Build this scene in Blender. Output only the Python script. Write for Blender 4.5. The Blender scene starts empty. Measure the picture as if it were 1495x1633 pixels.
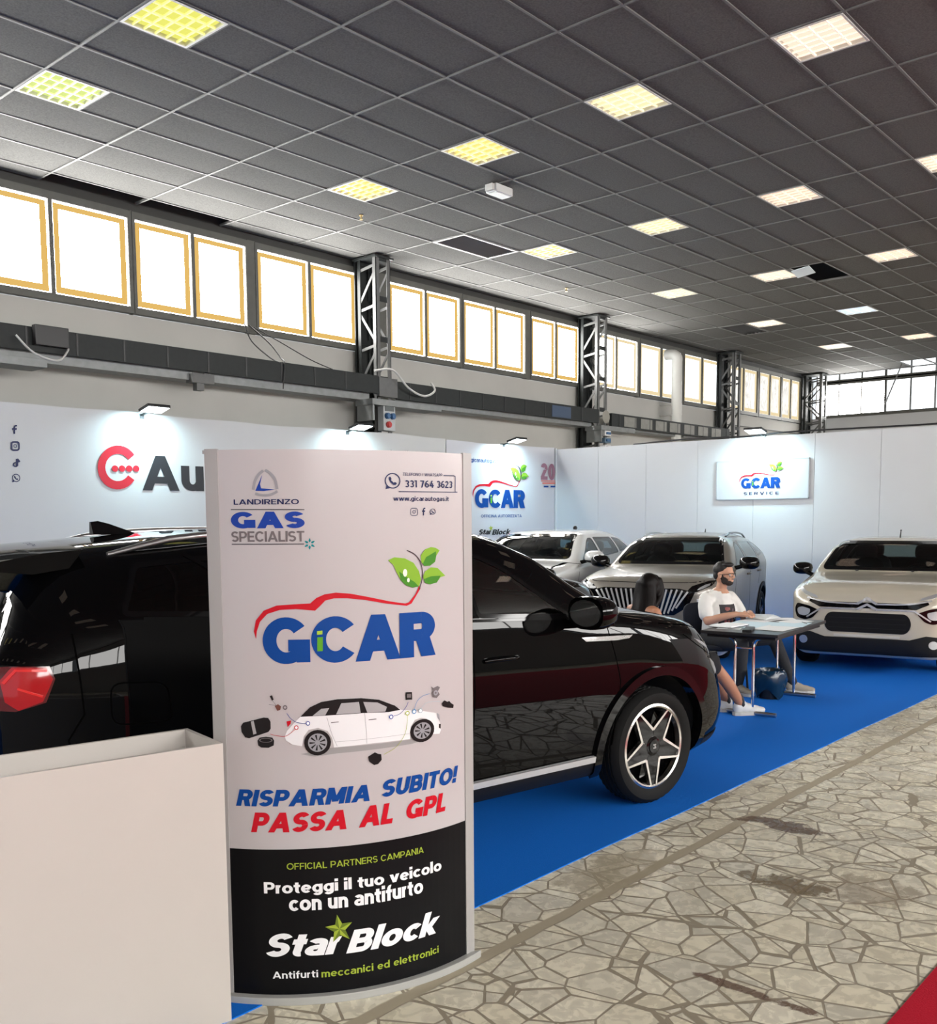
import bpy, bmesh, math, random
import numpy as np
from mathutils import Vector, Matrix
from mathutils.bvhtree import BVHTree
random.seed(7)
SC = bpy.context.scene
COL = SC.collection
R = math.radians
PI = math.pi

# ------------------------------------------------------------------ camera, world, exposure
CAM_H = 1.78
_F, _CY, _HY = 1560.0, 975.0, 825.0
_th, _p, _ro = R(41.37), math.atan((975.0 - 825.0) / 1560.0), 0.007
fh = Vector((math.cos(_th), math.sin(_th), 0)); r0 = Vector((math.sin(_th), -math.cos(_th), 0)); up = Vector((0, 0, 1))
fw = fh * math.cos(_p) - up * math.sin(_p)
u0 = fh * math.sin(_p) + up * math.cos(_p)
rw = r0 * math.cos(_ro) - u0 * math.sin(_ro)
uw = r0 * math.sin(_ro) + u0 * math.cos(_ro)
cam = bpy.data.cameras.new('camera'); camo = bpy.data.objects.new('camera', cam); COL.objects.link(camo)
M = Matrix((rw, uw, -fw)).transposed().to_4x4(); M.translation = (0, 0, CAM_H); camo.matrix_world = M
cam.sensor_fit = 'VERTICAL'; cam.sensor_height = 24.0; cam.lens = 24.0 * _F / 1633.0
cam.shift_y = (975.0 - 816.5) / 1633.0
cam.clip_end = 200
SC.camera = camo
SC.view_settings.view_transform = 'Standard'; SC.view_settings.look = 'None'
SC.view_settings.gamma = 1.0; SC.view_settings.exposure = 0.13
SC.view_settings.use_curve_mapping = False
WORLD_STRENGTH = 1.0
WINDOW_LIGHT = 28.0
FILL_WINDOW_LIGHT = 21.0
FIXTURE_GAIN = 1.0
FLOOD_W = 34.0
w = bpy.data.worlds.new('hall_daylight'); SC.world = w; w.use_nodes = True
w.node_tree.nodes['Background'].inputs[0].default_value = (.86, .93, 1, 1)
w.node_tree.nodes['Background'].inputs[1].default_value = WORLD_STRENGTH

# ------------------------------------------------------------------ materials
def srgb(r, g, b):
    f = lambda c: c / 12.92 if c <= .04045 else ((c + .055) / 1.055) ** 2.4
    return (f(r / 255), f(g / 255), f(b / 255))
MATS = {}
def mat(name, col=(.8, .8, .8), rough=.5, metal=0, spec=.5, coat=0, coat_rough=.03, noise=0, nscale=40, bump=0, emit=None, estr=0, sheen=0, flakes=0):
    if name in MATS: return MATS[name]
    m = bpy.data.materials.new(name); m.use_nodes = True
    nt = m.node_tree; b = nt.nodes['Principled BSDF']
    b.inputs['Base Color'].default_value = (*col, 1); b.inputs['Roughness'].default_value = rough
    b.inputs['Metallic'].default_value = metal; b.inputs['Specular IOR Level'].default_value = spec
    b.inputs['Coat Weight'].default_value = coat; b.inputs['Coat Roughness'].default_value = coat_rough
    if emit: b.inputs['Emission Color'].default_value = (*emit, 1); b.inputs['Emission Strength'].default_value = estr
    if noise or bump:
        tc = nt.nodes.new('ShaderNodeTexCoord'); n = nt.nodes.new('ShaderNodeTexNoise'); n.inputs['Scale'].default_value = nscale
        n.inputs['Detail'].default_value = 4
        nt.links.new(tc.outputs['Object'], n.inputs['Vector'])
        if noise:
            mx = nt.nodes.new('ShaderNodeMix'); mx.data_type = 'RGBA'
            mx.inputs[6].default_value = (*[c * (1 - noise) for c in col], 1); mx.inputs[7].default_value = (*[min(1, c * (1 + noise)) for c in col], 1)
            nt.links.new(n.outputs['Fac'], mx.inputs[0]); nt.links.new(mx.outputs[2], b.inputs['Base Color'])
        if bump:
            bp = nt.nodes.new('ShaderNodeBump'); bp.inputs['Strength'].default_value = bump; bp.inputs['Distance'].default_value = .01
            nt.links.new(n.outputs['Fac'], bp.inputs['Height']); nt.links.new(bp.outputs[0], b.inputs['Normal'])
    MATS[name] = m; return m
def emission(name, col, s):
    if name in MATS: return MATS[name]
    m = bpy.data.materials.new(name); m.use_nodes = True; nt = m.node_tree
    nt.nodes.remove(nt.nodes['Principled BSDF']); e = nt.nodes.new('ShaderNodeEmission')
    e.inputs[0].default_value = (*col, 1); e.inputs[1].default_value = s
    nt.links.new(e.outputs[0], nt.nodes['Material Output'].inputs[0]); MATS[name] = m; return m
def glass(name, tint, rough=.0, ior=1.5):
    if name in MATS: return MATS[name]
    m = bpy.data.materials.new(name); m.use_nodes = True; nt = m.node_tree
    nt.nodes.remove(nt.nodes['Principled BSDF'])
    t = nt.nodes.new('ShaderNodeBsdfTransparent'); t.inputs[0].default_value = (*tint, 1)
    g = nt.nodes.new('ShaderNodeBsdfGlossy'); g.inputs[0].default_value = (1, 1, 1, 1); g.inputs['Roughness'].default_value = rough
    f = nt.nodes.new('ShaderNodeFresnel'); f.inputs[0].default_value = ior
    x = nt.nodes.new('ShaderNodeMixShader'); L = nt.links.new
    L(f.outputs[0], x.inputs[0]); L(t.outputs[0], x.inputs[1]); L(g.outputs[0], x.inputs[2]); L(x.outputs[0], nt.nodes['Material Output'].inputs[0])
    MATS[name] = m; return m

# ------------------------------------------------------------------ mesh builder
class MB:
    def __init__(s): s.v = []; s.f = []; s.mi = []
    def add(s, vs, fs, mi=0):
        o = len(s.v); s.v += [tuple(p) for p in vs]; s.f += [tuple(i + o for i in f) for f in fs]; s.mi += [mi] * len(fs); return s
    def box(s, x0, x1, y0, y1, z0, z1, mi=0, M=None):
        vs = [Vector((x, y, z)) for z in (z0, z1) for y in (y0, y1) for x in (x0, x1)]
        if M is not None: vs = [M @ p for p in vs]
        return s.add(vs, [(0, 2, 3, 1), (4, 5, 7, 6), (0, 1, 5, 4), (2, 6, 7, 3), (0, 4, 6, 2), (1, 3, 7, 5)], mi)
    def bar(s, a, b, wd, h=None, upv=(0, 0, 1), mi=0):
        a = Vector(a); b = Vector(b); h = h or wd; d = (b - a); L = d.length; d.normalize(); u = Vector(upv)
        if abs(d.dot(u)) > .98: u = Vector((0, 1, 0)) if abs(d.y) < .9 else Vector((1, 0, 0))
        x = d.cross(u).normalized(); y = x.cross(d)
        vs = [p + x * i * wd / 2 + y * j * h / 2 for p in (a, b) for j in (-1, 1) for i in (-1, 1)]
        return s.add(vs, [(0, 2, 3, 1), (4, 5, 7, 6), (0, 1, 5, 4), (2, 6, 7, 3), (0, 4, 6, 2), (1, 3, 7, 5)], mi)
    def tube(s, pts, r, n=10, mi=0, cap=True, closed=False):
        pts = [Vector(p) for p in pts]; m = len(pts); rr = r if isinstance(r, (list, tuple)) else [r] * m
        ref = None; rings = []
        for i, p in enumerate(pts):
            if closed: d = pts[(i + 1) % m] - pts[i - 1]
            else: d = pts[min(i + 1, m - 1)] - pts[max(i - 1, 0)]
            d.normalize()
            if ref is None:
                ref = Vector((0, 0, 1)) if abs(d.z) < .9 else Vector((1, 0, 0))
            x = (ref - d * ref.dot(d)); x.normalize(); y = d.cross(x); ref = x
            rings.append([p + (x * math.cos(2 * PI * k / n) + y * math.sin(2 * PI * k / n)) * rr[i] for k in range(n)])
        vs = [q for rg in rings for q in rg]; fs = []
        for i in range(m if closed else m - 1):
            a = i * n; b = ((i + 1) % m) * n
            for k in range(n): fs.append((a + k, a + (k + 1) % n, b + (k + 1) % n, b + k))
        if cap and not closed: fs += [tuple(range(n))[::-1], tuple(range((m - 1) * n, m * n))]
        return s.add(vs, fs, mi)
    def cyl(s, c, r, z0, z1, n=24, mi=0, r2=None): # vertical
        return s.tube([(c[0], c[1], z0), (c[0], c[1], z1)], [r, r if r2 is None else r2], n, mi)
    def lathe(s, prof, n=32, axis='z', M=None, mi=0, closed=False):
        vs = []; fs = []; m = len(prof)
        for k in range(n):
            a = 2 * PI * k / n
            for r, h in prof:
                p = Vector((r * math.cos(a), r * math.sin(a), h))
                if axis == 'y': p = Vector((r * math.cos(a), h, r * math.sin(a)))
                vs.append(M @ p if M is not None else p)
        for k in range(n):
            b = ((k + 1) % n) * m; a = k * m
            for i in range(m if closed else m - 1): j = (i + 1) % m; fs.append((a + i, b + i, b + j, a + j))
        return s.add(vs, fs, mi)
    def prism(s, poly, h0, h1, axis='z', M=None, mi=0): # poly 2D extruded
        n = len(poly)
        if axis == 'z': g = lambda p, h: Vector((p[0], p[1], h))
        elif axis == 'y': g = lambda p, h: Vector((p[0], h, p[1]))
        else: g = lambda p, h: Vector((h, p[0], p[1]))
        vs = [g(p, h) for h in (h0, h1) for p in poly]
        if M is not None: vs = [M @ p for p in vs]
        fs = [tuple(range(n))[::-1], tuple(range(n, 2 * n))] + [(i, (i + 1) % n, n + (i + 1) % n, n + i) for i in range(n)]
        return s.add(vs, fs, mi)
    def ellipsoid(s, c, rx, ry, rz, n=20, m=12, M=None, mi=0, e=1.0):
        vs = []; fs = []; sg = lambda t: math.copysign(abs(t) ** e, t)
        for i in range(m + 1):
            t = PI * i / m - PI / 2
            for k in range(n):
                a = 2 * PI * k / n
                p = Vector((rx * sg(math.cos(t)) * sg(math.cos(a)), ry * sg(math.cos(t)) * sg(math.sin(a)), rz * sg(math.sin(t))))
                if M is not None: p = M @ p
                vs.append(p + Vector(c))
        for i in range(m):
            for k in range(n): fs.append((i * n + k, i * n + (k + 1) % n, (i + 1) * n + (k + 1) % n, (i + 1) * n + k))
        return s.add(vs, fs, mi)
    def build(s, name, mats, parent=None, smooth=None, bevel=0, merge=False, offset=None):
        me = bpy.data.meshes.new(name)
        vs = s.v
        if offset is not None: vs = [(p[0] - offset[0], p[1] - offset[1], p[2] - offset[2]) for p in vs]
        me.from_pydata(vs, [], s.f)
        if not isinstance(mats, (list, tuple)): mats = [mats]
        for m in mats: me.materials.append(m)
        if len(mats) > 1: me.polygons.foreach_set('material_index', s.mi)
        bm = bmesh.new(); bm.from_mesh(me)
        if merge: bmesh.ops.remove_doubles(bm, verts=bm.verts, dist=1e-5)
        bmesh.ops.recalc_face_normals(bm, faces=bm.faces)
        if bevel:
            ed = [e for e in bm.edges if len(e.link_faces) == 2 and e.calc_face_angle(0) > .6]
            bmesh.ops.bevel(bm, geom=ed, offset=bevel, segments=2, affect='EDGES', profile=.7)
        if smooth is not None: set_smooth(bm, smooth)
        bm.to_mesh(me); bm.free()
        return link(name, me, parent)
def set_smooth(bm, ang):
    for f in bm.faces: f.smooth = True
    for e in bm.edges:
        e.smooth = not (len(e.link_faces) != 2 or e.calc_face_angle(0) > R(ang))
def link(name, me, parent=None):
    o = bpy.data.objects.new(name, me); COL.objects.link(o)
    if parent is not None: o.parent = parent
    return o
def tag(o, label=None, cat=None, group=None, kind=None):
    if label: o['label'] = label
    if cat: o['category'] = cat
    if group: o['group'] = group
    if kind: o['kind'] = kind
    return o
def thing(name, label, cat, loc=(0, 0, 0), rz=0, group=None):
    o = bpy.data.objects.new(name, None); COL.objects.link(o); o.empty_display_size = .1
    o.location = loc; o.rotation_euler = (0, 0, rz)
    return tag(o, label, cat, group)
def copy_tree(o, parent=None):
    c = o.copy(); COL.objects.link(c)
    if parent is not None: c.parent = parent
    for ch in list(o.children): copy_tree(ch, c)
    return c
def evalmesh(o):
    dg = bpy.context.evaluated_depsgraph_get(); dg.update()
    return bpy.data.meshes.new_from_object(o.evaluated_get(dg))
def pchip(xs, ys):
    xs = np.array(xs, float); ys = np.array(ys, float)
    h = np.diff(xs); d = np.diff(ys) / h; n = len(xs); m = np.zeros(n)
    for i in range(1, n - 1):
        if d[i - 1] * d[i] > 0:
            w1 = 2 * h[i] + h[i - 1]; w2 = h[i] + 2 * h[i - 1]; m[i] = (w1 + w2) / (w1 / d[i - 1] + w2 / d[i])
    m[0] = d[0]; m[-1] = d[-1]
    def f(x):
        x = np.asarray(x, float); i = np.clip(np.searchsorted(xs, x) - 1, 0, n - 2); t = (x - xs[i]) / h[i]
        return (ys[i] * (2 * t**3 - 3 * t**2 + 1) + h[i] * m[i] * (t**3 - 2 * t**2 + t) + ys[i + 1] * (-2 * t**3 + 3 * t**2) + h[i] * m[i + 1] * (t**3 - t**2))
    return f
def smoothline(pts, k=6):
    """Catmull-Rom through points"""
    P = [Vector(p) for p in pts]; out = []
    for i in range(len(P) - 1):
        a = P[max(i - 1, 0)]; b = P[i]; c = P[i + 1]; d = P[min(i + 2, len(P) - 1)]
        for j in range(k):
            t = j / k
            out.append(.5 * ((2 * b) + (c - a) * t + (2 * a - 5 * b + 4 * c - d) * t * t + (-a + 3 * b - 3 * c + d) * t**3))
    out.append(P[-1]); return out

# palette
m_white = mat('white_laminate', (.78, .77, .74), .45, noise=.03, nscale=6)
m_panel = mat('white_partition_panel', (.60, .625, .64), .5, noise=.015, nscale=3)
m_hallwall = mat('painted_plaster_wall', (.44, .435, .41), .85, noise=.10, nscale=1.2, bump=.05)
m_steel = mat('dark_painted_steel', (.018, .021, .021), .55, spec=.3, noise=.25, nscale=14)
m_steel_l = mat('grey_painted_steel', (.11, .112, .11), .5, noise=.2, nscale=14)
m_galv = mat('galvanised_tray', (.22, .23, .23), .5, metal=.3, noise=.25, nscale=10)
m_black = mat('black_plastic', (.012, .012, .013), .4)
m_blackm = mat('black_rubber', (.0065, .0065, .0065), .7, spec=.2)
m_chrome = mat('chrome', (.8, .8, .82), .12, metal=1)
m_alu = mat('brushed_aluminium', (.62, .62, .63), .3, metal=1)
m_grey = mat('light_grey_plastic', (.5, .5, .48), .4)

# ------------------------------------------------------------------ floor
def floor_material():
    m = bpy.data.materials.new('crazy_paving_marble'); m.use_nodes = True; nt = m.node_tree; N = nt.nodes.new; L = nt.links.new
    b = nt.nodes['Principled BSDF']
    tc = N('ShaderNodeTexCoord'); mp = N('ShaderNodeMapping'); mp.inputs['Rotation'].default_value = (0, 0, .35); mp.inputs['Scale'].default_value = (1, 1.18, 1)
    L(tc.outputs['Object'], mp.inputs[0])
    def vor(scale, feature, src):
        v = N('ShaderNodeTexVoronoi'); v.feature = feature; v.inputs['Scale'].default_value = scale; v.inputs['Randomness'].default_value = 1.0
        L(src, v.inputs['Vector']); return v
    def math2(op, a, bb):
        n = N('ShaderNodeMath'); n.operation = op
        for i, q in enumerate((a, bb)):
            if isinstance(q, (int, float)): n.inputs[i].default_value = q
            else: L(q, n.inputs[i])
        return n.outputs[0]
    d1 = vor(4.5, 'DISTANCE_TO_EDGE', mp.outputs[0]); c1 = vor(4.5, 'F1', mp.outputs[0])
    mp2 = N('ShaderNodeMapping'); mp2.inputs['Rotation'].default_value = (0, 0, 1.1); mp2.inputs['Location'].default_value = (3.3, 1.7, 0); mp2.inputs['Scale'].default_value = (1.7, .8, 1)
    L(tc.outputs['Object'], mp2.inputs[0])
    d2 = vor(2.2, 'DISTANCE_TO_EDGE', mp2.outputs[0]); c2 = vor(2.2, 'F1', mp2.outputs[0])
    e1 = math2('DIVIDE', d1.outputs['Distance'], 4.5); e2 = math2('DIVIDE', d2.outputs['Distance'], 2.8)
    e = math2('MINIMUM', e1, e2)
    nz = N('ShaderNodeTexNoise'); nz.inputs['Scale'].default_value = 9; nz.inputs['Detail'].default_value = 4; L(tc.outputs['Object'], nz.inputs['Vector'])
    wid = math2('MULTIPLY', nz.outputs['Fac'], .0112)
    gm = N('ShaderNodeMapRange'); gm.inputs[1].default_value = -.001; gm.inputs[2].default_value = .0012
    L(math2('SUBTRACT', e, wid), gm.inputs[0])
    # expansion joint strip running along the hall
    sx = N('ShaderNodeSeparateXYZ'); L(tc.outputs['Object'], sx.inputs[0])
    n3 = N('ShaderNodeTexNoise'); n3.inputs['Scale'].default_value = 5; L(tc.outputs['Object'], n3.inputs['Vector'])
    wob = math2('MULTIPLY', math2('SUBTRACT', n3.outputs['Fac'], .5), .03)
    jd = math2('ABSOLUTE', math2('SUBTRACT', math2('ADD', sx.outputs['Y'], wob), 2.49), 0)
    jm = N('ShaderNodeMapRange'); jm.inputs[1].default_value = .026; jm.inputs[2].default_value = .036; L(jd, jm.inputs[0])
    stone = math2('MULTIPLY', gm.outputs[0], jm.outputs[0])
    # per stone colour
    ramp = N('ShaderNodeValToRGB'); cr = ramp.color_ramp
    cr.elements[0].position = 0; cr.elements[0].color = (.74, .68, .52, 1)
    cr.elements[1].position = 1; cr.elements[1].color = (.89, .84, .68, 1)
    for p_, c_ in ((.25, (.84, .775, .595, 1)), (.5, (.71, .67, .545, 1)), (.75, (.87, .81, .635, 1))): q = cr.elements.new(p_); q.color = c_
    sc1 = N('ShaderNodeSeparateColor'); L(c1.outputs['Color'], sc1.inputs[0]); sc2 = N('ShaderNodeSeparateColor'); L(c2.outputs['Color'], sc2.inputs[0])
    L(math2('FRACT', math2('ADD', sc1.outputs[0], sc2.outputs[1]), 0), ramp.inputs[0])
    # veins / dirt in the marble
    n4 = N('ShaderNodeTexNoise'); n4.inputs['Scale'].default_value = 14; n4.inputs['Detail'].default_value = 7; n4.inputs['Distortion'].default_value = 1.2; L(tc.outputs['Object'], n4.inputs['Vector'])
    vr = N('ShaderNodeMapRange'); vr.inputs[1].default_value = .35; vr.inputs[2].default_value = .62; vr.inputs[3].default_value = .84; vr.inputs[4].default_value = 1.03; L(n4.outputs['Fac'], vr.inputs[0])
    mul = N('ShaderNodeMix'); mul.data_type = 'RGBA'; mul.blend_type = 'MULTIPLY'; mul.inputs[0].default_value = 1
    L(ramp.outputs[0], mul.inputs[6]); L(vr.outputs[0], mul.inputs[7])
    gr = N('ShaderNodeMix'); gr.data_type = 'RGBA'; gr.inputs[6].default_value = (.32, .275, .20, 1); L(stone, gr.inputs[0]); L(mul.outputs[2], gr.inputs[7])
    jcol = N('ShaderNodeMix'); jcol.data_type = 'RGBA'; jcol.inputs[6].default_value = (.43, .375, .27, 1); L(jm.outputs[0], jcol.inputs[0]); L(gr.outputs[2], jcol.inputs[7])
    # worn brown patches at real places on the floor
    last = jcol.outputs[2]
    nd = N('ShaderNodeTexNoise'); nd.inputs['Scale'].default_value = 7; nd.inputs['Detail'].default_value = 6; nd.inputs['Roughness'].default_value = .7; L(tc.outputs['Object'], nd.inputs['Vector'])
    for (cx, cy, rx, ry, col, amt) in ((5.32, 2.27, .10, .30, (.16, .105, .065), 1.0), (4.47, 1.88, .10, .26, (.20, .15, .085), .95), (4.62, 1.55, .22, .22, (.22, .16, .10), .5), (4.05, 2.62, .42, .20, (.40, .345, .235), .7), (3.33, 1.52, .03, .35, (.15, .09, .06), .9)):
        dx = math2('DIVIDE', math2('SUBTRACT', sx.outputs['X'], cx), rx); dy = math2('DIVIDE', math2('SUBTRACT', sx.outputs['Y'], cy), ry)
        d = math2('ADD', math2('MULTIPLY', dx, dx), math2('MULTIPLY', dy, dy))
        d = math2('ADD', d, math2('MULTIPLY', math2('SUBTRACT', nd.outputs['Fac'], .5), 4.5))
        mr = N('ShaderNodeMapRange'); mr.inputs[1].default_value = .95; mr.inputs[2].default_value = .55; mr.inputs[3].default_value = 0; mr.inputs[4].default_value = amt; L(d, mr.inputs[0])
        mx = N('ShaderNodeMix'); mx.data_type = 'RGBA'; mx.inputs[7].default_value = (*col, 1); L(mr.outputs[0], mx.inputs[0]); L(last, mx.inputs[6]); last = mx.outputs[2]
    L(last, b.inputs['Base Color'])
    rr = N('ShaderNodeMapRange'); rr.inputs[3].default_value = .62; rr.inputs[4].default_value = .27; L(stone, rr.inputs[0])
    L(math2('ADD', rr.outputs[0], math2('MULTIPLY', math2('SUBTRACT', n4.outputs['Fac'], .5), .25)), b.inputs['Roughness'])
    bp = N('ShaderNodeBump'); bp.inputs['Strength'].default_value = .3; bp.inputs['Distance'].default_value = .004; L(stone, bp.inputs['Height']); L(bp.outputs[0], b.inputs['Normal'])
    return m
XW0, XW1, YW0, YW1 = -9.0, 30.9, -10.0, 12.65
CEIL = 6.106
tag(MB().box(XW0 - .3, XW1 + .3, YW0 - .3, YW1 + .3, -.2, 0).build('floor', floor_material()), kind='structure')

# ------------------------------------------------------------------ hall walls and windows
PZ0, PZ1 = 4.70, 5.88     # pane bottom / top
wl = MB(); wl.box(XW0, XW1, YW1, YW1 + .3, 0, 4.60)
wl.box(XW0, XW1, YW1 + .05, YW1 + .3, 5.99, 7.2, mi=1)
tag(wl.build('wall_left', [m_hallwall, mat('dark_lintel', (.035, .035, .033), .7)]), kind='structure')
we = MB(); we.box(XW1, XW1 + .3, YW0, YW1 + .3, 0, 4.80); we.box(XW1 + .05, XW1 + .3, YW0, YW1 + .3, 6.75, 7.2)
tag(we.build('wall_end', mat('end_wall_paint', (.55, .56, .57), .8, noise=.05, nscale=2)), kind='structure')
wr_ = MB(); wr_.box(XW0, XW1, YW0 - .3, YW0, 0, 3.6); wr_.box(XW0, XW1, YW0 - .3, YW0, 5.7, 7.2)
tag(wr_.build('wall_right', m_hallwall), kind='structure')
wb_ = MB(); wb_.box(XW0 - .3, XW0, YW0, -5, 0, 7.2); wb_.box(XW0 - .3, XW0, 5, YW1, 0, 7.2); wb_.box(XW0 - .3, XW0, -5, 5, 4.6, 7.2)  # unseen rear wall; its wide opening is added to let daylight in
tag(wb_.build('wall_rear', m_hallwall), kind='structure')

def pane_material(name, base, s, wrinkle):
    m = bpy.data.materials.new(name); m.use_nodes = True; nt = m.node_tree; N = nt.nodes.new; L = nt.links.new
    nt.nodes.remove(nt.nodes['Principled BSDF']); e = N('ShaderNodeEmission'); e.inputs[1].default_value = s
    tc = N('ShaderNodeTexCoord'); mp = N('ShaderNodeMapping'); mp.inputs['Scale'].default_value = (5, 5, 1.3); L(tc.outputs['Object'], mp.inputs[0])
    n = N('ShaderNodeTexNoise'); n.inputs['Scale'].default_value = 1.6; n.inputs['Detail'].default_value = 5; n.inputs['Distortion'].default_value = 2.2; L(mp.outputs[0], n.inputs['Vector'])
    mr = N('ShaderNodeMapRange'); mr.inputs[1].default_value = .35; mr.inputs[2].default_value = .65; mr.inputs[3].default_value = 1 - wrinkle; mr.inputs[4].default_value = 1; L(n.outputs['Fac'], mr.inputs[0])
    mx = N('ShaderNodeMix'); mx.data_type = 'RGBA'; mx.blend_type = 'MULTIPLY'; mx.inputs[0].default_value = 1; mx.inputs[6].default_value = (*base, 1); L(mr.outputs[0], mx.inputs[7])
    L(mx.outputs[2], e.inputs[0]); L(e.outputs[0], nt.nodes['Material Output'].inputs[0]); return m
m_pane = pane_material('papered_window_bright', (1, .985, .95), WINDOW_LIGHT, .1)
m_pane2 = pane_material('papered_window_creased', (1, .97, .90), 1.25, .42)
m_pane3 = pane_material('frosted_window', (.93, .97, 1), 2.2, .5)
m_pane_fill = emission('unseen_fill_window', (1, .98, .95), FILL_WINDOW_LIGHT)  # glowing panes of the unseen right wall, added as fill light
m_tape = emission('yellowed_tape_backlit', srgb(226, 184, 104), .95)
m_tape2 = emission('pale_tape_backlit', srgb(235, 215, 170), .95)
m_frame = mat('grey_window_frame', (.085, .085, .075), .55, noise=.2, nscale=8)
WN = [0]
def window(x0, x1, y, pm, tm, along='x', z0=PZ0, z1=PZ1, n=2, gap=False):
    """window unit along the wall: dark frame, papered panes edged with yellowed tape"""
    WN[0] += 1
    fr = MB()
    P = (lambda a, b, d0, d1, c, e: (a, b, y + d0, y + d1, c, e)) if along == 'x' else (lambda a, b, d0, d1, c, e: (y + d0, y + d1, a, b, c, e))
    t = .045 if along == 'x' else .022
    fr.box(*P(x0 - t, x1 + t, -.05, .05, z0 - .09, z0)); fr.box(*P(x0 - t, x1 + t, -.05, .05, z1, z1 + .10))
    fr.box(*P(x0 - t, x0, -.05, .05, z0, z1)); fr.box(*P(x1, x1 + t, -.05, .05, z0, z1))
    cuts = [x0 + (x1 - x0) * k / n for k in range(n + 1)]
    for c in cuts[1:-1]: fr.box(*P(c - t * .62, c + t * .62, -.04, .04, z0, z1))
    o = tag(fr.build('window_%d' % WN[0], m_frame), kind='structure')
    for k in range(n):
        a = cuts[k] + (.028 if k else 0); b = cuts[k + 1] - (.028 if k < n - 1 else 0)
        MB().box(*P(a, b, .0, .012, z0, z1)).build('pane', pm, o)
        if tm is not None:
            tp = MB(); e = .02; q = .085
            tp.box(*P(a + e, b - e, -.012, -.004, z0 + e, z0 + e + q)); tp.box(*P(a + e, b - e, -.012, -.004, z1 - e - .07, z1 - e))
            tp.box(*P(a + e, a + e + .07, -.012, -.004, z0 + e + q, z1 - e - .07)); tp.box(*P(b - e - q, b - e, -.012, -.004, z0 + e + q, z1 - e - .07))
            tp.build('tape', tm, o)
    return o
yw = YW1 - .02
bay1 = [(5.15, 7.30), (7.41, 9.24), (9.46, 11.50)]
for a, b in bay1: window(a, b, yw, m_pane, m_tape)
for a, b in [(12.27, 14.10), (14.23, 16.10), (16.33, 18.02)]: window(a, b, yw, m_pane, m_tape)
for a, b, pm in [(18.62, 20.42, m_pane), (20.57, 22.55, m_pane3), (22.68, 24.60, m_pane3)]: window(a, b, yw, pm, m_tape2)
for a, b in [(25.2, 26.9), (27.05, 28.5), (28.6, 29.9)]: window(a, b, yw, m_pane2, m_tape2)
for a, b in [(-8.6, -6.6), (-6.4, -4.4), (-4.2, -2.2), (-2.0, 0), (.2, 2.2), (2.6, 4.6)]: window(a, b, yw, m_pane, None, n=1)  # unseen windows carrying the row on, added for light and reflections
# end wall clerestory: narrow lights with slim mullions
for k in range(7):
    b = 12.45 - k * 2.13
    window(b - 2.07, b, XW1, m_pane3 if k != 0 else m_pane, None, along='y', z0=4.88, z1=5.80, n=3)
    window(b - 2.07, b, XW1, m_pane3, None, along='y', z0=5.95, z1=6.7, n=3)
for k in range(6):
    a = -8 + k * 6.3
    window(a, a + 5.6, YW0, m_pane_fill, None, z0=3.75, z1=5.6, n=4)  # unseen right wall windows, added to light the faces towards the camera

# ------------------------------------------------------------------ suspended ceiling
TX, TY, GX, GY = 1.37, .682, 6.11, 4.79
def cell(i, j): return (GX + i * TX, GX + (i + 1) * TX, GY + j * TY, GY + (j + 1) * TY)
fixtures = []       # (x, y) of light centres, on the grid
for i in range(-11, 19, 3):
    for j in range(-20, 9, 3):
        ii = i + 1; fixtures.append((i, j))
LIGHT_CELLS = set()
for kx in range(-3, 6):
    for ky in range(-6, 3):
        LIGHT_CELLS.add((-1 + 3 * kx, 1 + 3 * ky))
HOLES = {(8, 3), (11, 8), (0, 11), (1, 11)}
VENT = (4, 8)
def ceiling_material():
    m = bpy.data.materials.new('mineral_fibre_tile'); m.use_nodes = True; nt = m.node_tree; N = nt.nodes.new; L = nt.links.new
    b = nt.nodes['Principled BSDF']; b.inputs['Roughness'].default_value = .95; b.inputs['Specular IOR Level'].default_value = .1
    tc = N('ShaderNodeTexCoord'); n1 = N('ShaderNodeTexNoise'); n1.inputs['Scale'].default_value = 55; n1.inputs['Detail'].default_value = 3; L(tc.outputs['Object'], n1.inputs['Vector'])
    n2 = N('ShaderNodeTexNoise'); n2.inputs['Scale'].default_value = 260; n2.inputs['Detail'].default_value = 2; L(tc.outputs['Object'], n2.inputs['Vector'])
    ad = N('ShaderNodeMath'); ad.operation = 'ADD'; L(n1.outputs['Fac'], ad.inputs[0]); L(n2.outputs['Fac'], ad.inputs[1])
    mr = N('ShaderNodeMapRange'); mr.inputs[1].default_value = .6; mr.inputs[2].default_value = 1.4; L(ad.outputs[0], mr.inputs[0])
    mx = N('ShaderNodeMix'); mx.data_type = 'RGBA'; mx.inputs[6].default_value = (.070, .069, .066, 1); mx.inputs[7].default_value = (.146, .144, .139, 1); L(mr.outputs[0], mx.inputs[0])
    L(mx.outputs[2], b.inputs['Base Color']); return m
cl = MB(); rng = random.Random(3)
i0, i1 = int(math.floor((XW0 - GX) / TX)), int(math.ceil((XW1 - GX) / TX))
j0, j1 = int(math.floor((YW0 - GY) / TY)), int(math.ceil((YW1 - GY) / TY))
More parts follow.
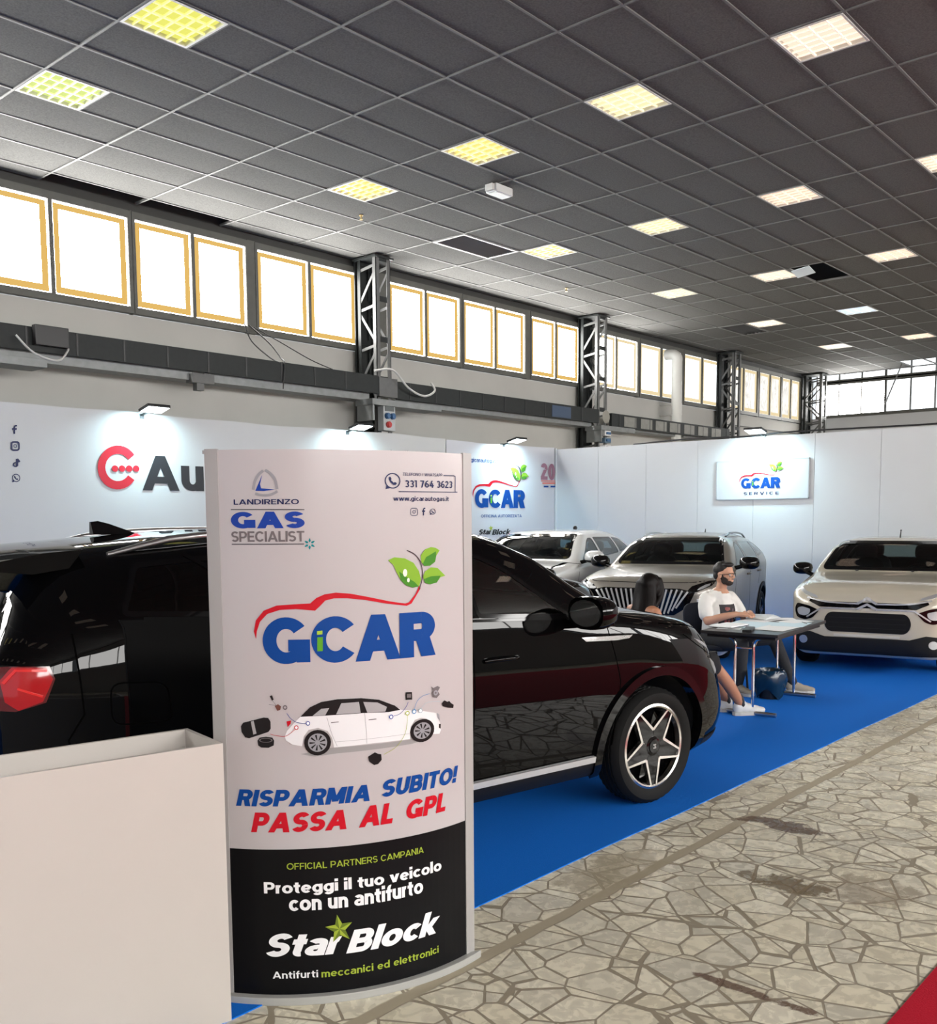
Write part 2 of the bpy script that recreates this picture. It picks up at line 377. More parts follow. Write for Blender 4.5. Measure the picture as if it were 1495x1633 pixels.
for i in range(i0, i1):
    for j in range(j0, j1):
        if (i, j) in HOLES or (i, j) == VENT: continue
        x0, x1, y0, y1 = cell(i, j)
        x0 = max(x0, XW0); x1 = min(x1, XW1); y0 = max(y0, YW0); y1 = min(y1, YW1)
        if x1 - x0 < .02 or y1 - y0 < .02: continue
        if x1 > 29.6 and 6.0 < y1 < 9.6: continue
        if (i, j) in LIGHT_CELLS: x0 = x0 + TX / 2
        zs = [CEIL + .008 + rng.uniform(-.004, .004) for _ in range(4)]
        cl.add([(x0, y0, zs[0]), (x1, y0, zs[1]), (x1, y1, zs[2]), (x0, y1, zs[3])], [(0, 3, 2, 1)])
tb = 1
bx = MB()
for i in range(i0, i1 + 1):
    x = GX + i * TX
    if XW0 < x < XW1: cl.box(x - .013, x + .013, YW0, YW1, CEIL - .002, CEIL + .03, mi=1)
for j in range(j0, j1 + 1):
    y = GY + j * TY
    if YW0 < y < YW1: cl.box(XW0, XW1, y - .012, y + .012, CEIL - .0015, CEIL + .03, mi=1)
for (i, j) in LIGHT_CELLS:
    x0, x1, y0, y1 = cell(i, j); xm = x0 + TX / 2
    cl.box(xm - .012, xm + .012, y0, y1, CEIL - .001, CEIL + .03, mi=1)
cl.box(XW0, XW1, YW0, YW1 + .3, 7.1, 7.3, mi=2)
ceil_o = tag(cl.build('ceiling', [ceiling_material(), mat('ceiling_t_bar', (.125, .125, .12), .6), mat('dark_ceiling_void', (.02, .02, .02), .9)]), kind='structure')

# ------------------------------------------------------------------ stand partitions
XP, YP, ZP = 15.45, 11.34, 3.07
pl = MB(); x = 3.2
ys = YP
n = 0
for k in range(12):
    a = 3.05 + k * 1.03; b = min(a + 1.03, XP)
    pl.box(a + .002, b - .002, YP, YP + .04, .0, ZP)
tag(pl.build('wall_partition_side', m_panel), kind='structure')
pe = MB()
for k in range(16):
    b = YP + .04 - k * 1.0275; pe.box(XP, XP + .04, b - 1.0275 + .0025, b - .0025, 0, ZP)
    pe.box(XP + .012, XP + .03, b - .02, b + .02, 0, ZP - .002, mi=0)
tag(pe.build('wall_partition_end', m_panel), kind='structure')
pp = MB(); pp.box(XP - .035, XP, YP - .035, YP, 0, ZP + .02)
tag(pp.build('trim_1', mat('partition_corner_post', (.62, .66, .68), .35)), kind='structure')
# ------------------------------------------------------------------ lettering (stroke built)
def _ring(cx, cy, rx, ry, a0, a1, wx, wy=None):
    wy = wx if wy is None else wy; n = max(4, int(abs(a1 - a0) / 9)); o = []; q = []
    for k in range(n + 1):
        a = R(a0 + (a1 - a0) * k / n); o.append((cx + rx * math.cos(a), cy + ry * math.sin(a))); q.append((cx + (rx - wx) * math.cos(a), cy + (ry - wy) * math.sin(a)))
    return [[o[k], o[k + 1], q[k + 1], q[k]] for k in range(n)]
def _V(x, y0, y1, w): return [[(x, y0), (x + w, y0), (x + w, y1), (x, y1)]]
def _H(y, x0, x1, w): return [[(x0, y), (x1, y), (x1, y + w), (x0, y + w)]]
def _D(x0, y0, x1, y1, w): return [[(x0, y0), (x0 + w, y0), (x1 + w, y1), (x1, y1)]]   # left edges
def _bowl(y0, y1, xr, w, h):
    r = (y1 - y0) / 2; return _H(y0, w * .9, xr - r, h) + _H(y1 - h, w * .9, xr - r, h) + _ring(xr - r, (y0 + y1) / 2, r, r, -90, 90, w, h)
def glyph(c, w):
    h = w * .86; d = w * 1.1; X = .74; Dn = -.26
    if c == ' ': return [], .30
    if c == 'A': W = .80 + w * .8; return _D(0, 0, W / 2 - d / 2, 1, d) + _D(W - d, 0, W / 2 - d / 2, 1, d) + _H(.2, W * .2, W * .8, h), W
    if c == 'B': return _V(0, 0, 1, w) + _bowl(0, .5 + h / 2, .72 + w * .2, w, h) + _bowl(.5 - h / 2, 1, .68 + w * .2, w, h), .72 + w * .2
    if c == 'C': W = .80 + w * .5; return _ring(W / 2, .5, W / 2, .5, 38, 322, w, h), W * .96
    if c == 'D': W = .8 + w * .4; return _V(0, 0, 1, w) + _H(0, w * .9, W - .5, h) + _H(1 - h, w * .9, W - .5, h) + _ring(W - .5, .5, .5, .5, -90, 90, w, h), W
    if c == 'E': return _V(0, 0, 1, w) + _H(0, w * .9, .66, h) + _H(.5 - h / 2, w * .9, .60, h) + _H(1 - h, w * .9, .65, h), .66
    if c == 'F': return _V(0, 0, 1, w) + _H(.42, w * .9, .58, h) + _H(1 - h, w * .9, .64, h), .64
    if c == 'G': W = .84 + w * .5; return _ring(W / 2, .5, W / 2, .5, 38, 318, w, h) + _V(W - w * .98, .03, .52, w * .98) + _H(.52 - h, W * .54, W - w * .5, h), W
    if c == 'H': return _V(0, 0, 1, w) + _V(.78 - w, 0, 1, w) + _H(.5 - h / 2, w * .9, .78 - w * .9, h), .78
    if c == 'I': return _V(0, 0, 1, w), w
    if c == 'L': return _V(0, 0, 1, w) + _H(0, w * .9, .6, h), .6
    if c == 'M': return _V(0, 0, 1, w) + _V(.98 - w, 0, 1, w) + _D(.49 - d / 2, .15, 0, 1, d) + _D(.49 - d / 2, .15, .98 - d, 1, d), .98
    if c == 'N': return _V(0, 0, 1, w) + _V(.82 - w, 0, 1, w) + _D(.82 - d, 0, 0, 1, d), .82
    if c == 'O': W = .98; return _ring(W / 2, .5, W / 2, .5, 0, 360, w, h), W
    if c == 'P': return _V(0, 0, 1, w) + _bowl(.33, 1, .72 + w * .15, w, h), .72 + w * .15
    if c == 'R': W = .74 + w * .15; return _V(0, 0, 1, w) + _bowl(.36, 1, W, w, h) + _D(W - d * .98, 0, W * .42, .42, d), W
    if c == 'S':
        r = (1 + h) / 4; W = .64 + w * .4
        return _ring(W / 2, 1 - r, W / 2, r, 28, 270, w, h) + _ring(W / 2, r, W / 2, r, -152, 90, w, h), W
    if c == 'T': W = .72; return _V(W / 2 - w / 2, 0, 1, w) + _H(1 - h, 0, W, h), W
    if c == 'U': W = .78; return _V(0, W / 2, 1, w) + _V(W - w, W / 2, 1, w) + _ring(W / 2, W / 2, W / 2, W / 2, 180, 360, w, h), W
    if c == 'V': W = .80 + w * .6; return _D(W / 2 - d / 2, 0, 0, 1, d) + _D(W / 2 - d / 2, 0, W - d, 1, d), W
    if c == 'W': W = 1.3; return _D(.34 - d / 2, 0, 0, 1, d) + _D(.34 - d / 2, 0, W / 2 - d / 2, 1, d) + _D(W - .34 - d / 2, 0, W / 2 - d / 2, 1, d) + _D(W - .34 - d / 2, 0, W - d, 1, d), W
    if c == 'Z': W = .70; return _H(0, 0, W, h) + _H(1 - h, 0, W, h) + _D(0, h * .9, W - d, 1 - h * .9, d), W
    if c == '!': return _V(0, .34, 1, w) + _V(0, 0, w, w), w
    if c == '.': return _V(0, 0, w, w), w
    if c == '-': return _H(.33, 0, .34, h), .34
    if c == '/': return _D(0, 0, .3, 1, d * .8), .3 + d
    if c == '0': W = .62; return _ring(W / 2, .5, W / 2, .5, 0, 360, w, h), W
    if c == '1': return _V(.16, 0, 1, w) + _H(1 - h, 0, .2, h), .16 + w
    if c == '2': W = .60; return _ring(W / 2, .7, W / 2, .30, -20, 165, w, h) + _H(0, 0, W, h) + _D(0, h * .8, W - w * 1.3, .62, d), W
    if c == '3': r = (1 + h) / 4; W = .60; return _ring(W / 2, 1 - r, W / 2, r, -90, 150, w, h) + _ring(W / 2, r, W / 2, r, -150, 90, w, h), W
    if c == '4': W = .66; return _V(W - w * 1.6, 0, .62, w) + _H(.2, 0, W, h) + _D(0, .22, .30, 1, d), W
    if c == '6': W = .62; return _ring(W / 2, .31, W / 2, .31, 0, 360, w, h) + _ring(W / 2 + .12, .38, W / 2 + .12, .62, 78, 190, w, h), W
    if c == '7': W = .60; return _H(1 - h, 0, W, h) + _D(.12, 0, W - d, 1 - h * .5, d), W
    # lower case
    b = X / 2; W = .62 + w * .35
    if c == 'o': W = .66 + w * .3; return _ring(W / 2, b, W / 2, b, 0, 360, w, h), W
    if c in 'cg' or c in 'dae' or c in 'pb': pass
    if c == 'c': return _ring(W / 2, b, W / 2, b, 42, 318, w, h), W * .9
    if c == 'e': return _ring(W / 2, b, W / 2, b, 0, 318, w, h) + _H(b - h * .45, w * .8, W - w * .5, h * .8), W
    if c == 'a': r = .23; return _V(W * .92 - w, 0, X * .68, w) + _ring(W * .46, r, W * .46, r, 60, 360, w, h * .85) + _ring(W * .46, X - .24, W * .46, .24, 0, 148, w, h), W * .92
    if c == 'd': return _ring(W / 2, b, W / 2, b, 0, 360, w, h) + _V(W - w, 0, 1.06, w), W
    if c == 'b': return _ring(W / 2, b, W / 2, b, 0, 360, w, h) + _V(0, 0, 1.06, w), W
    if c == 'g': return _ring(W / 2, b, W / 2, b, 0, 360, w, h) + _V(W - w, .05, X, w) + _ring(W / 2, .06, W / 2, .32, 215, 360, w, h), W
    if c == 'p': return _ring(W / 2, b, W / 2, b, 0, 360, w, h) + _V(0, Dn, X, w), W
    if c == 'i': return _V(0, 0, X, w) + _V(0, X + .11, X + .11 + w, w), w
    if c == 'l': return _V(0, 0, 1.06, w), w
    if c == 'k': return _V(0, 0, 1.06, w) + _D(W - d, 0, w * .5, .42, d) + _D(w * .4, .26, W - d * 1.05, X, d), W
    if c == 'f': return _V(.1, 0, .82, w) + _ring(.1 + .24, .80, .24, .26, 75, 180, w, h) + _H(X - h, 0, .42, h), .42
    if c == 't': return _V(.1, .2, .94, w) + _ring(.1 + .24, .22, .24, .22, 180, 285, w, h) + _H(X - h, 0, .44, h), .44
    if c == 'n': r = .28 + w * .15; return _V(0, 0, X, w) + _V(2 * r - w, 0, X - r, w) + _ring(r, X - r, r, r, 0, 150, w, h), 2 * r
    if c == 'm': r = .25 + w * .15; return _V(0, 0, X, w) + _V(2 * r - w, 0, X - r, w) + _ring(r, X - r, r, r, 0, 150, w, h) + _V(4 * r - 2 * w, 0, X - r, w) + _ring(3 * r - w, X - r, r, r, 0, 160, w, h), 4 * r - w
    if c == 'u': r = .28 + w * .15; return _V(0, r, X, w) + _V(2 * r - w, 0, X, w) + _ring(r, r, r, r, 180, 340, w, h), 2 * r
    if c == 'r': return _V(0, 0, X, w) + _ring(.30, X - .32, .30, .32, 80, 165, w, h), .38
    if c == 's': r = (X + h) / 4; W = .50 + w * .3; return _ring(W / 2, X - r, W / 2, r, 30, 270, w, h) + _ring(W / 2, r, W / 2, r, -150, 90, w, h), W
    if c == 'v': W = .62 + w * .5; return _D(W / 2 - d / 2, 0, 0, X, d) + _D(W / 2 - d / 2, 0, W - d, X, d), W
    if c == 'w': W = .96 + w * .3; return _D(W * .27 - d / 2, 0, 0, X, d) + _D(W * .27 - d / 2, 0, W / 2 - d / 2, X, d) + _D(W * .73 - d / 2, 0, W / 2 - d / 2, X, d) + _D(W * .73 - d / 2, 0, W - d, X, d), W
    return _V(0, 0, 1, w), w
def text_polys(s, x0, x1, z0, z1, w, shear):
    out = []; x = 0; gap = .12 - w * .12 if w < .2 else .055
    if s == 'Star' or s == 'Block': gap = .03
    for k, c in enumerate(s):
        ps, W = glyph(c, w)
        out += [[(px + x, py) for px, py in p] for p in ps]; x += W + (gap if k < len(s) - 1 else 0)
    sx = (x1 - x0) / (x + shear * .9); sz = z1 - z0
    return [[(x0 + (px + shear * py) * sx, z0 + py * sz) for px, py in p] for p in out]
INK = dict(navy=srgb(30, 38, 80), blue=srgb(8, 66, 140), royal=srgb(28, 62, 150), red=srgb(190, 22, 38), green=srgb(90, 160, 40), lime=srgb(160, 195, 60), silver=srgb(150, 150, 155), grey=srgb(110, 104, 106), dgrey=srgb(60, 60, 66),
           teal=srgb(10, 125, 130), stem=srgb(60, 50, 55), leaf=srgb(128, 172, 50), leafdark=srgb(66, 130, 38), drop=srgb(225, 235, 215), shadow=srgb(150, 148, 148), carwhite=srgb(226, 226, 228), cardark=srgb(28, 26, 27), glassgrey=srgb(165, 163, 165),
           brown=srgb(110, 70, 62), olive=srgb(160, 178, 62), olivedark=srgb(105, 122, 42), sky=srgb(60, 130, 185), lightgrey=srgb(160, 180, 190), paper=srgb(238, 238, 240), grred=srgb(190, 38, 52), ink=srgb(38, 40, 44), mauve=srgb(150, 110, 125), redpale=srgb(215, 120, 110), black=srgb(9, 9, 12))
def ink(n): return mat('print_' + n, INK[n], .36, spec=.16)
def stroke_quads(pts, wd):
    P = smoothline([(p[0], p[1], 0) for p in pts], 5) if len(pts) > 2 else [Vector((p[0], p[1], 0)) for p in pts]
    out = []; L = []; Rr = []
    for i, p in enumerate(P):
        d = P[min(i + 1, len(P) - 1)] - P[max(i - 1, 0)]
        if d.length < 1e-9: d = Vector((1, 0, 0))
        d.normalize(); n = Vector((-d.y, d.x, 0)) * wd / 2; L.append(p + n); Rr.append(p - n)
    for i in range(len(P) - 1): out.append([tuple(L[i][:2]), tuple(L[i + 1][:2]), tuple(Rr[i + 1][:2]), tuple(Rr[i][:2])])
    return out
ART_NAMES = {}
def art(items, place, parent, affine=None, cut=None, names=None):
    """flat printed artwork: groups polygons by (colour, level) and maps (u, v) onto the printed surface"""
    groups = {}
    for it in items:
        k = it[0]
        if k == 't': polys = text_polys(it[1], it[2], it[3], it[4], it[5], it[6], it[7]); col, lv = it[8], it[9]; nm = 'lettering'
        elif k == 'p': polys = [it[1]]; col, lv = it[2], it[3]; nm = 'print'
        elif k == 'l': polys = stroke_quads(it[1], it[2]); col, lv = it[3], it[4]; nm = 'print'
        else:
            _, cx, cy, rx, ry, inner, col, lv = it; nm = 'print'
            if inner: polys = _ring(cx, cy, rx, ry, 0, 360, rx * (1 - inner), ry * (1 - inner))
            else: polys = [[(cx + rx * math.cos(2 * PI * a / 24), cy + ry * math.sin(2 * PI * a / 24)) for a in range(24)]]
        groups.setdefault((nm, col, lv), []).extend(polys)
    for (nm, col, lv), polys in sorted(groups.items()):
        bm = bmesh.new()
        for pi_, p in enumerate(polys):
            if affine: p = [affine(*q) for q in p]
            vs = [bm.verts.new((a, b, .00003 * (pi_ % 70))) for a, b in p]
            try: bm.faces.new(vs)
            except ValueError: pass
        if cut:
            us = [v.co.x for v in bm.verts]; a, b = min(us), max(us); x = math.floor(a / cut) * cut + cut
            while x < b:
                bmesh.ops.bisect_plane(bm, geom=bm.verts[:] + bm.edges[:] + bm.faces[:], plane_co=(x, 0, 0), plane_no=(1, 0, 0), dist=1e-7); x += cut
        me = bpy.data.meshes.new(nm)
        for v in bm.verts: v.co = place(v.co.x, v.co.y, .0009 + .0022 * lv * (1 if not cut else .35) + v.co.z * (1 if not cut else .5))
        bm.to_mesh(me); bm.free(); me.materials.append(ink(col))
        link('%s_%s' % (col if nm == 'print' else 'printed', nm if nm == 'lettering' else 'graphic'), me, parent)

# ------------------------------------------------------------------ curved display totem
XC, YC, RP = 2.785, 3.381, 0.863
TOP = 2.022
def tot_place(s, z, off):
    a = R(-151.0) + s / RP; r = RP + off
    return Vector((XC + r * math.cos(a), YC + r * math.sin(a), z))
totem = thing('display_totem', 'tall curved white advertising totem with a black lower panel beside the black car', 'display stand')
def arcband(a0, a1, r, z0, z1, th, n=48):
    b = MB(); vs = []; fs = []
    for k in range(n + 1):
        a = R(a0 + (a1 - a0) * k / n); c, s_ = math.cos(a), math.sin(a)
        for rr, zz in ((r, z0), (r, z1), (r - th, z1), (r - th, z0)): vs.append((XC + rr * c, YC + rr * s_, zz))
    for k in range(n):
        for i in range(4): fs.append((k * 4 + i, (k + 1) * 4 + i, (k + 1) * 4 + (i + 1) % 4, k * 4 + (i + 1) % 4))
    fs += [(0, 1, 2, 3), tuple(n * 4 + i for i in (3, 2, 1, 0))]
    return b.add(vs, fs)
AR = -151.0 + math.degrees(.966 / RP)
m_print = mat('printed_banner_white', srgb(184, 179, 180), .24, spec=.5)
arcband(-151.0, AR, RP, .028, TOP, .004).build('front_panel', m_print, totem, smooth=40)
m_trim = mat('translucent_grey_edge_profile', srgb(164, 162, 160), .35)
arcband(-154.2, -150.9, RP + .004, .02, TOP + .004, .012, 6).build('side_trim', m_trim, totem, smooth=40)
arcband(AR - .1, AR + 3.4, RP + .004, .02, TOP + .004, .012, 6).build('side_trim', m_trim, totem, smooth=40)
fa, fb_ = R(-155), R(AR + 4.2)
basepts = [(XC + (RP + .028) * math.cos(fa + (fb_ - fa) * k / 40), YC + (RP + .028) * math.sin(fa + (fb_ - fa) * k / 40)) for k in range(41)]
MB().prism(basepts, 0, .03).build('base', mat('silver_base_plate', srgb(168, 168, 164), .35), totem, bevel=.004)
toppts = [(XC + (RP - .004) * math.cos(fa + (fb_ - fa) * k / 40), YC + (RP - .004) * math.sin(fa + (fb_ - fa) * k / 40)) for k in range(41)]
bk = MB()
A_, B_ = Vector((*toppts[1], 0)), Vector((*toppts[-2], 0))
bk.bar(A_ + Vector((0, 0, TOP / 2)), B_ + Vector((0, 0, TOP / 2)), .012, TOP - .06)
bk.build('back_panel', m_trim, totem)
MB().prism(toppts, TOP - .012, TOP).build('top_plate', m_trim, totem)
black_panel = [('p', [(.002, .030), (.964, .030), (.964, .5815), (.002, .5815)], 'black', 0)]
art(black_panel, tot_place, totem, cut=.03)
TOTEM_ART = [
 ('l',[(0.1665,1.9481),(0.1492,1.9332),(0.1354,1.9092),(0.1293,1.8819)],0.01,'silver',1),
 ('l',[(0.1731,1.95),(0.1915,1.9377),(0.2071,1.9167),(0.2137,1.8829)],0.01,'silver',1),
 ('l',[(0.1359,1.8683),(0.1603,1.8623),(0.1896,1.8637),(0.2151,1.8758)],0.009,'silver',1),
 ('p',[(0.1629,1.9337),(0.1542,1.901),(0.1577,1.8865),(0.2062,1.882),(0.1672,1.8768),(0.1371,1.878)],'royal',2),
 ('t', 'LANDIRENZO', 0.0571, 0.2885, 1.8301, 1.8485, 0.19, 0, 'navy', 1),
 ('l',[(0.0459,1.8129),(0.3067,1.811)],0.003,'dgrey',1),
 ('t', 'GAS', 0.0448, 0.3065, 1.7464, 1.8048, 0.3, 0, 'royal', 1),
 ('t', 'SPECIALIST', 0.045, 0.3048, 1.699, 1.7365, 0.2, 0, 'grey', 1),
 ('l',[(0.0454,1.6909),(0.303,1.6899)],0.003,'dgrey',1),
 ('p',[(0.3225,1.6955),(0.3185,1.7007),(0.3212,1.7098),(0.3243,1.7098),(0.3267,1.7006)],'teal',1),
 ('p',[(0.3179,1.693),(0.3115,1.692),(0.3051,1.6989),(0.3067,1.7016),(0.3158,1.6991)],'teal',1),
 ('p',[(0.3178,1.6878),(0.3154,1.6817),(0.3062,1.6794),(0.3047,1.6821),(0.3115,1.6889)],'teal',1),
 ('p',[(0.3222,1.6851),(0.3262,1.68),(0.3235,1.6708),(0.3204,1.6708),(0.3181,1.6801)],'teal',1),
 ('p',[(0.3268,1.6877),(0.3332,1.6886),(0.3397,1.6817),(0.3381,1.679),(0.329,1.6815)],'teal',1),
 ('p',[(0.3269,1.6929),(0.3293,1.699),(0.3386,1.7013),(0.34,1.6985),(0.3333,1.6918)],'teal',1),
 ('e',0.6299,1.9137,0.0313,0.0282,0.86,'navy',1),
 ('p',[(0.6048,1.8994),(0.6016,1.8831),(0.6195,1.8873),(0.6136,1.8913)],'navy',1),
 ('p',[(0.6141,1.9252),(0.6186,1.9287),(0.6237,1.9253),(0.6254,1.9191),(0.6235,1.9158),(0.6333,1.9072),(0.6379,1.9092),(0.6445,1.9074),(0.646,1.903),(0.6407,1.8984),(0.6323,1.8988),(0.6198,1.909),(0.6152,1.9179)],'navy',1),
 ('t', 'TELEFONO / WHATSAPP', 0.6705, 0.8506, 1.9325, 1.944, 0.15, 0.1, 'navy', 1),
 ('l',[(0.8565,1.9366),(0.9069,1.9373),(0.9166,1.9353),(0.9195,1.9303),(0.918,1.8812),(0.9159,1.8769),(0.9103,1.8753),(0.6541,1.8748)],0.003,'navy',1),
 ('t', '331 764 3623', 0.6792, 0.9029, 1.8905, 1.9167, 0.19, 0, 'navy', 1),
 ('t', 'www.gicarautogas.it', 0.6322, 0.883, 1.8417, 1.8581, 0.18, 0, 'navy', 1),
 ('l',[(0.732,1.8075),(0.7314,1.8102),(0.7296,1.8125),(0.7268,1.8141),(0.7236,1.8146),(0.7103,1.8146),(0.7071,1.8141),(0.7044,1.8125),(0.7026,1.8102),(0.7019,1.8075),(0.7017,1.7953),(0.7023,1.7925),(0.7041,1.7902),(0.7068,1.7887),(0.7099,1.7881),(0.7232,1.788),(0.7265,1.7886),(0.7293,1.7901),(0.7312,1.7924),(0.7318,1.7951),(0.732,1.8075)],0.0022,'navy',1),
 ('e',0.7168,1.8013,0.0072,0.0061,0.66,'navy',1),
 ('e',0.7247,1.8085,0.0018,0.0015,0,'navy',1),
 ('p',[(0.756,1.7885),(0.7611,1.7884),(0.7612,1.8011),(0.7657,1.8011),(0.7667,1.8067),(0.7613,1.8067),(0.7614,1.8095),(0.7629,1.8121),(0.767,1.8121),(0.7671,1.8166),(0.7615,1.8166),(0.7579,1.8143),(0.7563,1.8098),(0.7563,1.8067),(0.7522,1.8067),(0.7521,1.8011),(0.7562,1.8011)],'navy',1),
 ('e',0.8019,1.8021,0.0139,0.0108,0.8,'navy',1),
 ('p',[(0.7899,1.7973),(0.7878,1.7903),(0.7967,1.7922),(0.7933,1.7946)],'navy',1),
 ('p',[(0.7949,1.807),(0.7969,1.8077),(0.799,1.8065),(0.7994,1.8043),(0.8034,1.8),(0.8056,1.8008),(0.8084,1.7994),(0.8081,1.7976),(0.8056,1.7962),(0.801,1.7976),(0.7955,1.8027)],'navy',1),
 ('p',[(0.1248,1.3535),(0.1175,1.381),(0.1267,1.421),(0.1552,1.4551),(0.2011,1.473),(0.263,1.4768),(0.319,1.4787),(0.3419,1.4982),(0.3703,1.5101),(0.4101,1.5154),(0.4617,1.5104),(0.5322,1.4953),(0.6121,1.4762),(0.6738,1.4655),(0.6907,1.4693),(0.7187,1.4987),(0.7346,1.5276),(0.7416,1.5183),(0.7293,1.5023),(0.7009,1.464),(0.6803,1.4563),(0.5993,1.4686),(0.5201,1.4848),(0.4498,1.4941),(0.404,1.4949),(0.3727,1.4877),(0.3536,1.4682),(0.3364,1.4526),(0.2682,1.4597),(0.212,1.457),(0.1674,1.4431),(0.1409,1.4152),(0.1285,1.381)],'red',2),
 ('t', 'G', 0.1483, 0.3159, 1.2626, 1.4308, 0.29, 0, 'blue', 1),
 ('t', 'C', 0.3199, 0.4852, 1.2626, 1.4308, 0.29, 0, 'blue', 2),
 ('t', 'A', 0.4775, 0.6527, 1.2626, 1.4308, 0.29, 0, 'blue', 1),
 ('t', 'R', 0.6489, 0.806, 1.2626, 1.4308, 0.3, 0, 'blue', 2),
 ('p',[(0.341,1.3792),(0.3603,1.3804),(0.36,1.3672),(0.3408,1.366)],'lime',4),
 ('p',[(0.3417,1.3568),(0.3615,1.3574),(0.3604,1.3068),(0.3406,1.3062)],'green',4),
 ('l',[(0.6832,1.6609),(0.7158,1.646),(0.7392,1.6204),(0.7507,1.5807),(0.7467,1.5451),(0.7351,1.5134)],0.0035,'stem',2),
 ('p',[(0.6061,1.6264),(0.6315,1.6369),(0.6747,1.6316),(0.7112,1.6142),(0.7352,1.5813),(0.7433,1.5488),(0.7327,1.5257),(0.7057,1.5227),(0.6772,1.5325),(0.6537,1.5561),(0.6384,1.5848),(0.6272,1.6097)],'leaf',3),
 ('p',[(0.6501,1.5844),(0.6817,1.5621),(0.7144,1.543),(0.7327,1.5257),(0.7057,1.5227),(0.6772,1.5325),(0.656,1.5525)],'leafdark',4),
 ('p',[(0.7452,1.6166),(0.7438,1.6416),(0.7632,1.6625),(0.7902,1.6704),(0.8132,1.6669),(0.832,1.6571),(0.8147,1.6359),(0.8088,1.6145),(0.7847,1.6009),(0.758,1.6005)],'leaf',3),
 ('p',[(0.7511,1.6093),(0.7672,1.6338),(0.813,1.654),(0.8147,1.6359),(0.8088,1.6145),(0.7847,1.6009),(0.758,1.6005)],'leafdark',4),
 ('p',[(0.7522,1.5606),(0.7621,1.5803),(0.7891,1.595),(0.8216,1.5909),(0.8602,1.5601),(0.8355,1.5555),(0.8162,1.5361),(0.7837,1.5311),(0.7615,1.5373)],'leaf',3),
 ('p',[(0.7555,1.5519),(0.7887,1.5612),(0.8356,1.5613),(0.8162,1.5361),(0.7837,1.5311),(0.7615,1.5373)],'leafdark',4),
 ('e',0.6739,1.5786,0.0088,0.0141,0,'drop',5),
 ('e',0.6873,1.5512,0.0057,0.0078,0,'drop',5),
 ('p',[(0.2728,0.9337),(0.3816,0.9522),(0.6831,0.9527),(0.7919,0.9606),(0.784,0.9476),(0.6966,0.9356),(0.4042,0.9301),(0.3238,0.9229)],'shadow',1),
 ('p',[(0.2228,0.9847),(0.2186,0.9993),(0.2265,1.0196),(0.2528,1.0482),(0.276,1.0709),(0.3107,1.1047),(0.3508,1.1223),(0.4081,1.1294),(0.4958,1.128),(0.5624,1.1168),(0.6252,1.0889),(0.6511,1.07),(0.7481,1.0538),(0.8124,1.0379),(0.8242,1.0189),(0.83,0.9684),(0.8233,0.9558),(0.788,0.9599),(0.7847,0.9937),(0.7639,1.0224),(0.7369,1.0296),(0.7084,1.0253),(0.6906,1.0002),(0.6865,0.9552),(0.5351,0.9565),(0.3931,0.9526),(0.3869,0.9871),(0.3714,1.0144),(0.3374,1.0278),(0.3032,1.0216),(0.2857,0.9977),(0.2792,0.9628),(0.2453,0.9696)],'carwhite',2),
 ('p',[(0.276,1.0709),(0.3107,1.1047),(0.3508,1.1223),(0.4081,1.1294),(0.4958,1.128),(0.5624,1.1168),(0.6252,1.0889),(0.6478,1.0704),(0.5992,1.067),(0.5008,1.0722),(0.4012,1.0719)],'cardark',3),
 ('p',[(0.403,1.0742),(0.4223,1.114),(0.4867,1.1145),(0.4925,1.074)],'glassgrey',4),
 ('p',[(0.5027,1.1133),(0.556,1.1073),(0.5932,1.0873),(0.5866,1.0707),(0.5176,1.072)],'glassgrey',4),
 ('p',[(0.3185,1.0724),(0.3503,1.0973),(0.3788,1.0989),(0.364,1.0733)],'glassgrey',4),
 ('l',[(0.5068,1.0717),(0.5118,1.0133),(0.5132,0.9586)],0.0012,'silver',4),
 ('l',[(0.3696,1.0643),(0.3855,1.0048),(0.4047,0.9566)],0.0012,'silver',4),
 ('l',[(0.3993,0.9734),(0.6834,0.9769)],0.001,'silver',4),
 ('l',[(0.384,1.0448),(0.4117,1.0461)],0.003,'grey',4),
 ('l',[(0.522,1.0456),(0.5513,1.046)],0.003,'grey',4),
 ('e',0.3347,0.974,0.0478,0.0469,0,'cardark',4),
 ('e',0.3346,0.9741,0.0342,0.0337,0,'silver',5),
 ('p',[(0.3435,0.972),(0.3632,0.9676),(0.3608,0.9605),(0.3428,0.9697)],'cardark',6),
 ('p',[(0.3403,0.9666),(0.3529,0.9509),(0.3464,0.9471),(0.3383,0.9654)],'cardark',6),
 ('p',[(0.3344,0.9647),(0.334,0.945),(0.3265,0.9463),(0.332,0.9651)],'cardark',6),
 ('p',[(0.3286,0.9672),(0.3154,0.9527),(0.3104,0.9584),(0.327,0.969)],'cardark',6),
 ('p',[(0.3256,0.9729),(0.3058,0.9703),(0.3056,0.9778),(0.3255,0.9753)],'cardark',6),
 ('p',[(0.3268,0.9791),(0.3097,0.9897),(0.3144,0.9955),(0.3283,0.981)],'cardark',6),
 ('p',[(0.3317,0.983),(0.3252,1.0018),(0.3326,1.0031),(0.334,0.9835)],'cardark',6),
 ('p',[(0.3379,0.9827),(0.3451,1.0009),(0.3518,0.9971),(0.34,0.9815)],'cardark',6),
 ('p',[(0.3426,0.9784),(0.3602,0.9874),(0.3629,0.9802),(0.3434,0.9761)],'cardark',6),
 ('e',0.7415,0.9803,0.0549,0.044,0,'cardark',4),
 ('e',0.7407,0.9804,0.0392,0.0316,0,'silver',5),
 ('p',[(0.7501,0.9774),(0.7732,0.9709),(0.7705,0.9645),(0.7493,0.9753)],'cardark',6),
